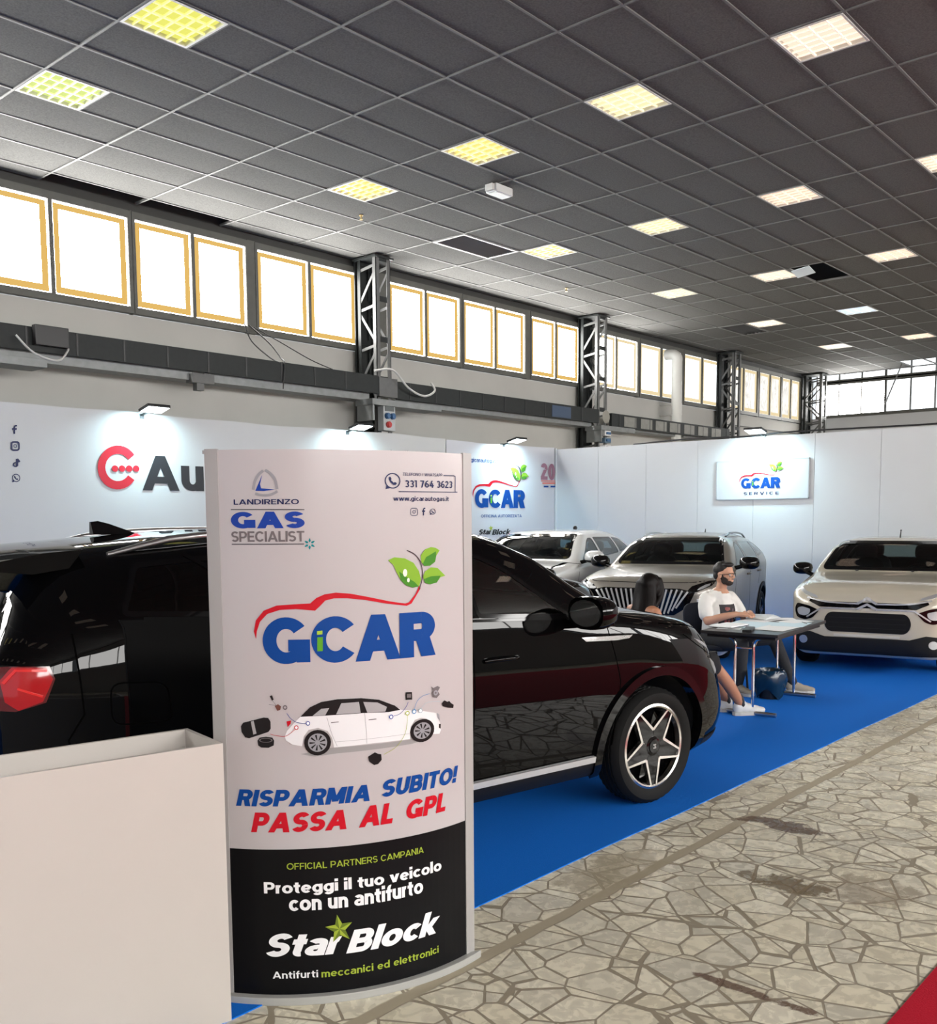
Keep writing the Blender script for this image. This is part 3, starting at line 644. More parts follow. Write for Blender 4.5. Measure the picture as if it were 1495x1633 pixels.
 ('p',[(0.7465,0.9727),(0.7612,0.9564),(0.7537,0.9536),(0.7441,0.9718)],'cardark',6),
 ('p',[(0.7397,0.9716),(0.7394,0.9531),(0.7309,0.9552),(0.737,0.9722)],'cardark',6),
 ('p',[(0.733,0.9746),(0.7183,0.9624),(0.7127,0.9684),(0.7313,0.9765)],'cardark',6),
 ('p',[(0.7296,0.9802),(0.7075,0.98),(0.7072,0.9871),(0.7295,0.9825)],'cardark',6),
 ('p',[(0.7309,0.986),(0.7116,0.9978),(0.7168,1.0027),(0.7325,0.9876)],'cardark',6),
 ('p',[(0.7364,0.9891),(0.7288,1.0075),(0.7372,1.0079),(0.739,0.9893)],'cardark',6),
 ('p',[(0.7435,0.9881),(0.7517,1.0044),(0.7594,1.0001),(0.7459,0.9868)],'cardark',6),
 ('p',[(0.749,0.9835),(0.7694,0.9899),(0.7727,0.9829),(0.75,0.9813)],'cardark',6),
 ('p',[(0.8085,1.0397),(0.8211,1.0317),(0.8256,1.0032),(0.813,1.0205)],'silver',4),
 ('p',[(0.8198,0.9948),(0.8287,0.9935),(0.8276,0.975),(0.8204,0.9792)],'cardark',4),
 ('p',[(0.0601,1.0365),(0.0689,1.0501),(0.1447,1.0697),(0.1608,1.0685),(0.1691,1.0551),(0.169,1.0289),(0.1606,1.0173),(0.0898,0.9933),(0.075,0.9959),(0.0619,1.0161)],'cardark',3),
 ('p',[(0.0975,1.0547),(0.1082,1.0578),(0.1175,1.0112),(0.1056,1.0076)],'glassgrey',4),
 ('p',[(0.1202,0.985),(0.1281,0.9962),(0.1515,0.9998),(0.1745,0.9963),(0.1805,0.9851),(0.1783,0.9676),(0.1591,0.9589),(0.133,0.96),(0.1221,0.9675)],'cardark',3),
 ('e',0.1505,0.9869,0.0243,0.0082,0.8,'grey',4),
 ('p',[(0.1687,1.1474),(0.1768,1.1508),(0.1827,1.1346),(0.1763,1.1317)],'cardark',3),
 ('l',[(0.1764,1.1335),(0.1929,1.1113)],0.0012,'grey',3),
 ('l',[(0.165,1.1173),(0.1907,1.1137)],0.0015,'grey',3),
 ('p',[(0.1861,1.1114),(0.1977,1.1182),(0.2077,1.11),(0.2051,1.0973),(0.1942,1.0939)],'brown',3),
 ('e',0.2224,1.1058,0.008,0.0087,0.5,'grey',3),
 ('p',[(0.2263,1.0546),(0.2428,1.0583),(0.2403,1.0456),(0.2298,1.0341)],'red',3),
 ('p',[(0.6702,1.1341),(0.6974,1.1325),(0.6977,1.1035),(0.6704,1.1053)],'cardark',3),
 ('p',[(0.6748,1.1276),(0.6925,1.1264),(0.6923,1.1119),(0.6746,1.1132)],'grey',4),
 ('p',[(0.7836,1.1441),(0.7942,1.1367),(0.8138,1.1424),(0.8273,1.1358),(0.8159,1.1218),(0.8253,1.1083),(0.8093,1.0962),(0.7899,1.1024),(0.7863,1.1193),(0.7926,1.1278)],'grey',3),
 ('e',0.8049,1.1171,0.0109,0.0098,0.4,'silver',4),
 ('p',[(0.837,1.0728),(0.8495,1.0823),(0.8645,1.074),(0.8748,1.0763),(0.8851,1.0661),(0.8992,1.0578),(0.8964,1.0457),(0.8659,1.0514),(0.8393,1.0614)],'cardark',3),
 ('p',[(0.5178,0.9087),(0.5437,0.9222),(0.5578,0.9147),(0.5683,0.9124),(0.5698,0.8912),(0.5553,0.8766),(0.5398,0.8748),(0.5217,0.8904)],'cardark',3),
 ('l',[(0.2282,1.0853),(0.2419,1.0659),(0.2642,1.0508),(0.2941,1.0459)],0.0016,'royal',7),
 ('e',0.3021,1.0468,0.0074,0.0082,0.65,'royal',7),
 ('e',0.3021,1.0468,0.0048,0.0052,0,'paper',7),
 ('l',[(0.1679,1.0103),(0.189,1.0043),(0.2233,1.0022),(0.2551,1.0248)],0.0016,'red',7),
 ('e',0.2609,1.0323,0.0074,0.0082,0.65,'red',7),
 ('e',0.2609,1.0323,0.0048,0.0052,0,'paper',7),
 ('l',[(0.6169,1.0509),(0.6443,1.057),(0.668,1.0784),(0.6784,1.0972)],0.0016,'royal',7),
 ('e',0.6085,1.0488,0.0083,0.0084,0.65,'royal',7),
 ('e',0.6085,1.0488,0.0054,0.0054,0,'paper',7),
 ('l',[(0.6749,1.0469),(0.6666,0.9851),(0.6293,0.9353),(0.5777,0.9113)],0.0016,'olive',7),
 ('e',0.6751,1.0553,0.0088,0.0084,0.65,'olive',7),
 ('e',0.6751,1.0553,0.0058,0.0054,0,'paper',7),
 ('l',[(0.7055,1.0663),(0.7164,1.0941),(0.7417,1.1124),(0.7749,1.1177)],0.0016,'sky',7),
 ('e',0.704,1.058,0.009,0.0085,0.65,'sky',7),
 ('e',0.704,1.058,0.0059,0.0054,0,'paper',7),
 ('l',[(0.7352,1.0658),(0.7559,1.0833),(0.7936,1.086),(0.8266,1.0804)],0.0016,'lightgrey',7),
 ('e',0.7316,1.0577,0.0093,0.0085,0.65,'lightgrey',7),
 ('e',0.7315,1.0577,0.0061,0.0055,0,'paper',7),
 ('t', 'RISPARMIA', 0.0323, 0.5347, 0.7423, 0.8041, 0.275, 0.22, 'blue', 1),
 ('t', 'SUBITO!', 0.5633, 0.9207, 0.7491, 0.814, 0.275, 0.22, 'blue', 1),
 ('t', 'PASSA', 0.0859, 0.4477, 0.6458, 0.7193, 0.275, 0.22, 'red', 1),
 ('t', 'AL', 0.478, 0.6221, 0.6456, 0.724, 0.275, 0.22, 'red', 1),
 ('t', 'GPL', 0.6601, 0.862, 0.6479, 0.7213, 0.275, 0.22, 'red', 1),
 ('t', 'OFFICIAL PARTNERS CAMPANIA', 0.2136, 0.7415, 0.5059, 0.5298, 0.15, 0, 'olive', 1),
 ('t', 'Proteggi il tuo veicolo', 0.1277, 0.8267, 0.4166, 0.4589, 0.235, 0, 'paper', 1),
 ('t', 'con un antifurto', 0.2182, 0.7366, 0.3495, 0.4065, 0.235, 0, 'paper', 1),
 ('t', 'Star', 0.1197, 0.4173, 0.1762, 0.2647, 0.26, 0.28, 'paper', 1),
 ('t', 'Block', 0.4223, 0.8236, 0.1721, 0.2588, 0.26, 0.28, 'paper', 1),
 ('p',[(0.3911,0.3256),(0.3837,0.2881),(0.3479,0.2831),(0.3796,0.2614),(0.3753,0.2229),(0.4025,0.2469),(0.4362,0.227),(0.4208,0.2644),(0.446,0.2905),(0.4092,0.29)],'olive',4),
 ('p',[(0.3991,0.2702),(0.3911,0.3256),(0.3837,0.2881)],'olivedark',5),
 ('p',[(0.3991,0.2702),(0.3479,0.2831),(0.3796,0.2614)],'olivedark',5),
 ('p',[(0.3991,0.2702),(0.3753,0.2229),(0.4025,0.2469)],'olivedark',5),
 ('p',[(0.3991,0.2702),(0.4362,0.227),(0.4208,0.2644)],'olivedark',5),
 ('p',[(0.3991,0.2702),(0.446,0.2905),(0.4092,0.29)],'olivedark',5),
 ('t', 'Antifurti', 0.152, 0.3176, 0.0927, 0.1194, 0.18, 0, 'paper', 1),
 ('t', 'meccanici ed elettronici', 0.3303, 0.8077, 0.09, 0.1175, 0.18, 0, 'olive', 1),
]
LOGO_ART = [
 ('p',[(-0.0357,0.5403),(-0.0468,0.7038),(-0.0328,0.9415),(0.0105,1.1441),(0.0803,1.2505),(0.1744,1.2731),(0.2595,1.2844),(0.2944,1.4002),(0.3375,1.471),(0.3981,1.5025),(0.4765,1.4727),(0.5837,1.383),(0.7052,1.2695),(0.799,1.2059),(0.8247,1.2285),(0.8673,1.4032),(0.8914,1.575),(0.9021,1.5197),(0.8834,1.4246),(0.8402,1.197),(0.8089,1.1512),(0.6857,1.2243),(0.5653,1.3206),(0.4584,1.3759),(0.3888,1.3806),(0.3412,1.3378),(0.3121,1.222),(0.286,1.1293),(0.1823,1.1714),(0.0969,1.1554),(0.029,1.0728),(-0.0113,0.907),(-0.0301,0.7038)],'red',2),
 ('t', 'G', 0.0, 0.2548, 0.0001, 0.9997, 0.29, 0, 'blue', 1),
 ('t', 'C', 0.2609, 0.5122, 0.0001, 0.9997, 0.29, 0, 'blue', 2),
 ('t', 'A', 0.5005, 0.7669, 0.0001, 0.9997, 0.29, 0, 'blue', 1),
 ('t', 'R', 0.7611, 1.0, 0.0001, 0.9997, 0.3, 0, 'blue', 2),
 ('p',[(0.293,0.6931),(0.3223,0.7002),(0.3219,0.6218),(0.2927,0.6146)],'lime',4),
 ('p',[(0.2941,0.5599),(0.3242,0.5635),(0.3225,0.2628),(0.2924,0.2592)],'green',4),
 ('l',[(0.8133,2.3671),(0.8629,2.2786),(0.8984,2.1264),(0.9159,1.8905),(0.9098,1.6789),(0.8922,1.4906)],0.0208,'stem',2),
 ('p',[(0.6961,2.1621),(0.7347,2.2245),(0.8004,2.193),(0.8559,2.0896),(0.8924,1.8941),(0.9047,1.7009),(0.8886,1.5637),(0.8475,1.5458),(0.8042,1.6041),(0.7684,1.7443),(0.7452,1.9149),(0.7281,2.0628)],'leaf',3),
 ('p',[(0.763,1.9125),(0.811,1.78),(0.8607,1.6665),(0.8886,1.5637),(0.8475,1.5458),(0.8042,1.6041),(0.7719,1.7229)],'leafdark',4),
 ('p',[(0.9076,2.1038),(0.9054,2.2524),(0.9349,2.3766),(0.976,2.4236),(1.0109,2.4028),(1.0395,2.3445),(1.0132,2.2185),(1.0043,2.0914),(0.9676,2.0105),(0.927,2.0082)],'leaf',3),
 ('p',[(0.9165,2.0605),(0.941,2.2061),(1.0106,2.3261),(1.0132,2.2185),(1.0043,2.0914),(0.9676,2.0105),(0.927,2.0082)],'leafdark',4),
 ('p',[(0.9182,1.7711),(0.9333,1.8881),(0.9743,1.9755),(1.0237,1.9511),(1.0824,1.7681),(1.0449,1.7408),(1.0155,1.6255),(0.9661,1.5958),(0.9323,1.6326)],'leaf',3),
 ('p',[(0.9232,1.7194),(0.9737,1.7746),(1.045,1.7752),(1.0155,1.6255),(0.9661,1.5958),(0.9323,1.6326)],'leafdark',4),
 ('e',0.7991,1.878,0.0134,0.0838,0,'drop',5),
 ('e',0.8195,1.7152,0.0087,0.0464,0,'drop',5),
]
SIDE_ART = [
 ('p',[(5.0418,2.7606),(5.0611,2.7617),(5.0634,2.8063),(5.0804,2.8073),(5.0849,2.8274),(5.0644,2.8261),(5.0649,2.836),(5.071,2.8453),(5.087,2.8463),(5.0878,2.8621),(5.0661,2.8607),(5.0521,2.8519),(5.0456,2.8358),(5.045,2.8249),(5.0292,2.8239),(5.0282,2.8041),(5.044,2.8051)],'navy',1),
 ('l',[(5.0983,2.6481),(5.0969,2.6571),(5.0921,2.6646),(5.0846,2.6694),(5.0755,2.6707),(5.0379,2.6688),(5.0287,2.6665),(5.0207,2.6609),(5.0152,2.653),(5.0129,2.6438),(5.0106,2.5994),(5.012,2.5904),(5.0167,2.583),(5.0242,2.5782),(5.0332,2.5768),(5.0708,2.5785),(5.08,2.5807),(5.0881,2.5863),(5.0937,2.5943),(5.096,2.6035),(5.0983,2.6481)],0.018,'navy',1),
 ('e',5.0543,2.6237,0.0205,0.0204,0.66,'navy',1),
 ('e',5.0779,2.6505,0.0051,0.0051,0,'navy',1),
 ('l',[(5.0683,2.4792),(5.0643,2.401)],0.028,'navy',1),
 ('e',5.0473,2.4146,0.0285,0.0284,0.5,'navy',1),
 ('l',[(5.0683,2.4792),(5.0951,2.4447)],0.025,'navy',1),
 ('e',5.0468,2.2643,0.0463,0.0463,0.8,'navy',1),
 ('p',[(5.0063,2.2425),(4.9978,2.2124),(5.0283,2.2213),(5.0172,2.2312)],'navy',1),
 ('p',[(5.0246,2.2845),(5.0317,2.2879),(5.0383,2.2825),(5.0392,2.2733),(5.0517,2.2552),(5.0593,2.259),(5.0683,2.2533),(5.067,2.2454),(5.0583,2.2391),(5.0433,2.2448),(5.0259,2.2661)],'navy',1),
 ('p',[(6.5375,2.589),(6.5011,2.6307),(6.4562,2.663),(6.4049,2.6844),(6.3496,2.6942),(6.2928,2.692),(6.2369,2.6781),(6.1844,2.653),(6.1376,2.6182),(6.0983,2.575),(6.0683,2.5254),(6.0487,2.4716),(6.0403,2.4157),(6.0436,2.3602),(6.0583,2.3073),(6.0839,2.2595),(6.1194,2.2186),(6.1633,2.1866),(6.2138,2.1649),(6.2687,2.1545),(6.3257,2.1561),(6.3822,2.1697),(6.4357,2.1947),(6.4837,2.2302),(6.5239,2.2746),(6.4405,2.3321),(6.4157,2.3046),(6.3862,2.2826),(6.3532,2.2669),(6.3183,2.2583),(6.283,2.2571),(6.2489,2.2633),(6.2174,2.2766),(6.19,2.2964),(6.1678,2.3217),(6.1517,2.3515),(6.1424,2.3844),(6.1404,2.419),(6.1456,2.4539),(6.1578,2.4874),(6.1766,2.5183),(6.2012,2.5451),(6.2304,2.5667),(6.2631,2.5821),(6.2979,2.5906),(6.3331,2.5917),(6.3673,2.5854),(6.399,2.572),(6.4266,2.5519),(6.4489,2.526)],'grred',1),
 ('e',6.2666,2.4088,0.0429,0.0396,0,'grred',2),
 ('e',6.3608,2.4118,0.0434,0.0398,0,'grred',2),
 ('e',6.456,2.4149,0.0439,0.04,0,'grred',2),
 ('e',6.5523,2.418,0.0444,0.0403,0,'grred',2),
 ('t', 'Au', 6.6298, 7.5338, 2.1496, 2.5914, 0.23, 0, 'ink', 1),
 ('t', 'g-automotive.it', 10.727, 11.6436, 2.7728, 2.8606, 0.14, 0, 'ink', 1),
]
GICAR_ART = [
 ('t', 'www.gicarautogas.it', 12.6273, 13.7064, 2.7412, 2.8154, 0.16, 0, 'blue', 1),
 ('t', 'OFFICINA AUTORIZZATA', 13.199, 14.3613, 1.7734, 1.8266, 0.17, 0, 'blue', 1),
 ('t', 'Star', 13.1272, 13.4866, 1.4722, 1.5667, 0.26, 0.28, 'ink', 1),
 ('t', 'Block', 13.496, 14.0423, 1.464, 1.5601, 0.26, 0.28, 'ink', 1),
 ('p',[(13.4575,1.6365),(13.4486,1.5993),(13.4024,1.5916),(13.4438,1.573),(13.4389,1.5352),(13.4735,1.5609),(13.517,1.5451),(13.4967,1.5798),(13.5285,1.6079),(13.4813,1.6035)],'olive',3),
 ('t', '20', 14.9482, 15.404, 2.4798, 2.7924, 0.26, 0, 'mauve', 1),
 ('l',[(15.0009,2.4156),(15.4085,2.4242)],0.03,'redpale',1),
 ('l',[(15.0432,2.353),(15.1924,2.3558)],0.032,'blue',1),
 ('l',[(15.2569,2.357),(15.4087,2.3599)],0.032,'blue',1),
 ('l',[(14.9587,2.4589),(15.4084,2.4654)],0.02,'redpale',1),
]
SIGN_ART = [
 ('t', 'S E R V I C E', -7.4195, -6.8104, 2.1181, 2.1655, 0.2, 0, 'navy', 1),
]
GICAR_BOX = (13.0413, 14.4587, 1.9429, 2.2748)
SIGN_BOX = (-7.4729, -6.7863, 2.2249, 2.4004)
art(TOTEM_ART, tot_place, totem, cut=.03)

# ------------------------------------------------------------------ hung banners on the side partition
m_ban = mat('banner_fabric', (.52, .53, .52), .55, noise=.02, nscale=4)
m_ban2 = mat('gicar_banner_fabric', (.55, .565, .60), .5, noise=.02, nscale=4)
def banner(name, x0, x1, z0, z1, m, label):
    bmx = MB(); nx = int((x1 - x0) / .12); nz = 14; vs = []; fs = []
    for j in range(nz + 1):
        for i in range(nx + 1):
            x = x0 + (x1 - x0) * i / nx; z = z0 + (z1 - z0) * j / nz
            e = (j / nz) ** 3
            wv = .006 * math.sin(x * 2.1 + z * .7) + .004 * math.sin(x * 5.3 - z * 1.9)
            vs.append((x, YP - .012 + (wv * .5 - .003), z + e * (.010 * math.sin(x * 1.3) + .006 * math.sin(x * 4.1))))
    for j in range(nz):
        for i in range(nx):
            a = j * (nx + 1) + i; fs.append((a, a + 1, a + nx + 2, a + nx + 1))
    o = bmx.add(vs, fs).build(name, m, None, smooth=60)
    return tag(o, label, 'banner')
side_place = lambda u, v, off: Vector((u, YP - .022 - off, v))
ba = banner('wall_banner', 3.3, 12.30, .02, ZP + .035, m_ban, 'long white fabric banner on the side partition with a red round emblem and black letters')
art(SIDE_ART, side_place, ba)
bg = banner('wall_banner', 12.32, 15.39, .02, ZP + .02, m_ban2, 'white banner in the partition corner with large blue letters under a red car outline')
art(GICAR_ART, side_place, bg)
def boxmap(b): return lambda u, v: (b[0] + u * (b[1] - b[0]), b[2] + v * (b[3] - b[2]))
art(LOGO_ART, side_place, bg, affine=boxmap(GICAR_BOX))
# service sign on the end partition
sg = MB().box(XP - .03, XP - .002, 6.325, 7.915, 2.055, 2.682).build('service_sign', mat('sign_board_white', (.58, .615, .64), .35), bevel=.004)
tag(sg, 'flat white rectangular sign board with a blue and red logo on the end partition', 'sign')
end_place = lambda u, v, off: Vector((XP - .031 - off, -u, v))
art(LOGO_ART, end_place, sg, affine=boxmap(SIGN_BOX)); art(SIGN_ART, end_place, sg)
fr = MB()
for y0, y1, z0, z1 in ((6.315, 7.925, 2.045, 2.058), (6.315, 7.925, 2.679, 2.692), (6.315, 6.328, 2.045, 2.692), (7.912, 7.925, 2.045, 2.692)): fr.box(XP - .034, XP, y0, y1, z0, z1)
fr.build('frame', mat('sign_edge', (.45, .48, .50), .4), sg)

# ------------------------------------------------------------------ white counter in the foreground
ca = Vector((1.93, 2.835, 0)); cd = (Vector((1.225, 2.968, 0)) - ca).normalized(); cn = Vector((-cd.y, cd.x, 0))
if cn.y < 0: cn = -cn
m_cnt = mat('counter_white_laminate', srgb(185, 179, 173), .45, noise=.02, nscale=5)
Lc, Dc, Hc, tk = 1.9, .315, 1.003, .016
counter = thing('reception_counter', 'plain white open topped counter in front of the black car tail', 'counter', ca + Vector((0, 0, .006)), 0)
def cbox(a0, a1, b0, b1, z0, z1, name, m=m_cnt):
    b = MB(); Mx = Matrix((cd, cn, Vector((0, 0, 1)))).transposed().to_4x4()
    return b.box(a0, a1, b0, b1, z0, z1, M=Mx).build(name, m, counter, bevel=.0015)
cbox(0, Lc, 0, tk, 0.0, Hc, 'front_panel'); cbox(0, Lc, Dc - tk, Dc, 0.0, Hc, 'back_panel')
cbox(0, tk, tk, Dc - tk, 0.0, Hc, 'side_panel'); cbox(Lc - tk, Lc, tk, Dc - tk, 0, Hc, 'side_panel')
cbox(tk, Lc - tk, tk, Dc - tk, Hc - .14, Hc - .122, 'shelf')
# ------------------------------------------------------------------ cars
# columns: x, zb, ws, wm, wsh, zsh, wbelt, zbelt, wr, zr, wr2, zr2, zt   (half widths / heights of the control points of one cross section)
SUV = [
 (.90, .48, .36, .46, .44, .66, .34, .78, .28, .83, .18, .845, .85),
 (.87, .37, .54, .64, .60, .68, .42, .82, .34, .88, .24, .895, .90),
 (.80, .29, .68, .76, .72, .70, .56, .87, .45, .955, .32, .975, .98),
 (.66, .25, .78, .84, .81, .75, .70, .96, .58, 1.035, .41, 1.055, 1.065),
 (.40, .23, .82, .895, .895, .81, .815, 1.045, .72, 1.105, .46, 1.13, 1.14),
 (.05, .22, .835, .91, .925, .84, .875, 1.105, .77, 1.165, .48, 1.195, 1.205),
 (-.22, .22, .845, .905, .925, .86, .885, 1.14, .775, 1.205, .48, 1.235, 1.245),
 (-.52, .22, .845, .90, .925, .87, .885, 1.165, .755, 1.345, .52, 1.40, 1.415),
 (-.87, .22, .845, .90, .925, .88, .888, 1.19, .71, 1.55, .50, 1.595, 1.605),
 (-1.20, .22, .845, .90, .925, .89, .89, 1.21, .67, 1.65, .48, 1.69, 1.70),
 (-1.6, .22, .845, .90, .925, .90, .89, 1.235, .65, 1.66, .46, 1.705, 1.72),
 (-2.4, .22, .845, .905, .925, .95, .89, 1.29, .645, 1.66, .46, 1.705, 1.72),
 (-3.0, .23, .83, .90, .91, 1.02, .87, 1.325, .625, 1.62, .45, 1.675, 1.69),
 (-3.30, .26, .80, .875, .88, 1.06, .83, 1.335, .60, 1.57, .43, 1.635, 1.65),
 (-3.47, .30, .74, .83, .835, 1.08, .78, 1.305, .58, 1.44, .42, 1.475, 1.485),
 (-3.58, .36, .68, .77, .775, 1.07, .72, 1.22, .55, 1.265, .40, 1.285, 1.29),
 (-3.64, .45, .55, .66, .67, 1.0, .61, 1.09, .48, 1.125, .35, 1.135, 1.14)]
C3 = [
 (.82, .36, .46, .52, .52, .70, .48, .78, .38, .82, .20, .835, .845),
 (.79, .24, .62, .68, .68, .75, .62, .83, .50, .875, .28, .895, .905),
 (.70, .19, .74, .79, .79, .81, .72, .89, .60, .935, .35, .955, .965),
 (.50, .18, .80, .85, .855, .86, .78, .94, .68, .985, .40, 1.005, 1.012),
 (.10, .18, .83, .87, .875, .90, .82, .985, .73, 1.025, .44, 1.04, 1.047),
 (-.35, .18, .84, .87, .875, .93, .83, 1.02, .75, 1.065, .45, 1.08, 1.088),
 (-.65, .18, .84, .87, .875, .95, .83, 1.05, .715, 1.22, .47, 1.265, 1.275),
 (-.97, .18, .84, .87, .875, .97, .83, 1.07, .66, 1.365, .46, 1.41, 1.42),
 (-1.28, .18, .84, .87, .875, 1.0, .83, 1.10, .62, 1.42, .43, 1.465, 1.475),
 (-1.9, .18, .84, .87, .875, 1.0, .83, 1.11, .61, 1.425, .42, 1.475, 1.485),
 (-2.6, .19, .83, .865, .87, 1.0, .82, 1.12, .585, 1.395, .41, 1.445, 1.455),
 (-2.92, .22, .78, .83, .835, .99, .78, 1.12, .56, 1.32, .40, 1.37, 1.38),
 (-3.06, .28, .70, .77, .78, .97, .72, 1.08, .54, 1.14, .38, 1.17, 1.18),
 (-3.14, .38, .58, .66, .67, .92, .61, 1.0, .48, 1.03, .34, 1.04, 1.045)]
P08 = [
 (.88, .38, .46, .54, .54, .78, .50, .86, .40, .905, .22, .925, .93),
 (.85, .27, .62, .68, .68, .83, .63, .92, .52, .97, .30, .99, 1.0),
 (.75, .22, .75, .80, .80, .88, .74, .97, .62, 1.015, .38, 1.035, 1.045),
 (.52, .20, .81, .865, .87, .92, .81, 1.0, .70, 1.045, .42, 1.065, 1.072),
 (.10, .20, .84, .88, .885, .95, .84, 1.03, .74, 1.075, .45, 1.095, 1.103),
 (-.38, .20, .85, .88, .885, .97, .845, 1.06, .755, 1.10, .46, 1.12, 1.128),
 (-.68, .20, .85, .88, .885, .99, .845, 1.085, .715, 1.25, .47, 1.295, 1.305),
 (-1.0, .20, .85, .88, .885, 1.01, .845, 1.11, .66, 1.40, .46, 1.445, 1.455),
 (-1.32, .20, .85, .88, .885, 1.03, .845, 1.14, .62, 1.46, .43, 1.505, 1.515),
 (-2.0, .20, .85, .88, .885, 1.03, .845, 1.17, .61, 1.47, .42, 1.52, 1.53),
 (-2.7, .21, .84, .88, .885, 1.04, .84, 1.20, .585, 1.44, .41, 1.49, 1.50),
 (-3.10, .24, .79, .85, .855, 1.04, .80, 1.20, .56, 1.37, .40, 1.42, 1.43),
 (-3.26, .29, .72, .79, .80, 1.02, .74, 1.15, .54, 1.20, .38, 1.22, 1.23),
 (-3.36, .40, .58, .66, .67, .96, .61, 1.04, .48, 1.06, .34, 1.07, 1.075)]
def section(rows):
    xs = [r[0] for r in rows][::-1]; cols = [pchip(xs, [r[k] for r in rows][::-1]) for k in range(1, 13)]
    def f(x, inset=0.0, cav=False):
        zb, ws, wm, wsh, zsh, wb, zbt, wr, zr, wr2, zr2, zt = [float(c(x)) for c in cols]
        if cav:
            zb = .5; P = [(0, zb), (.5 * wm, zb), (wm - .13, zb), (wm - .12, zb + .05), (wsh - .11, zsh), (wb - .085, zbt), (wr - .05, zr - .035), (wr2 - .02, zr2 - .05), (0, zt - .052)]
        else:
            P = [(0, zb), (.85 * ws, zb), (ws, zb + .05), (wm, zb + (zsh - zb) * .52), (wsh, zsh), (wb, zbt), (wr, zr), (wr2, zr2), (0, zt)]
        return P
    return f
def secpts(P, k=6):
    n = len(P); t = list(range(n)); fy = pchip(t, [p[0] for p in P]); fz = pchip(t, [p[1] for p in P])
    tt = []
    for i in range(n - 1): tt += [i + q / k for q in range(k)]
    tt.append(n - 1); tt = np.array(tt)
    return list(zip(fy(tt), fz(tt)))
def loft(rows, x0, x1, n, cav=False, k=6, mi=0):
    f = section(rows); b = MB(); ring = None
    xs = [r[0] for r in rows]
    X = sorted(set([x0 + (x1 - x0) * i / n for i in range(n + 1)] + ([] if cav else [x for x in xs] + [xs[0] - .01, xs[0] - .02, xs[0] - .05, xs[-1] + .02, xs[-1] + .04])))
    for x in X:
        h = secpts(f(x, cav=cav), k); m = len(h)
        rg = [(x, y, z) for y, z in h] + [(x, -y, z) for y, z in h[-2:0:-1]]
        ring = len(rg); b.v += rg
    for i in range(len(X) - 1):
        for j in range(ring):
            a = i * ring; c = (i + 1) * ring; b.f.append((a + j, a + (j + 1) % ring, c + (j + 1) % ring, c + j)); b.mi.append(mi)
    b.f.append(tuple(range(ring))); b.mi.append(mi); b.f.append(tuple(range((len(X) - 1) * ring, len(X) * ring))[::-1]); b.mi.append(mi)
    return b
def boolean(o, cut, op):
    md = o.modifiers.new('b', 'BOOLEAN'); md.operation = op; md.solver = 'EXACT'; md.object = cut
    me = evalmesh(o); o.modifiers.remove(md); old = o.data; o.data = me; bpy.data.meshes.remove(old)
def kill(o):
    me = o.data; bpy.data.objects.remove(o); bpy.data.meshes.remove(me)
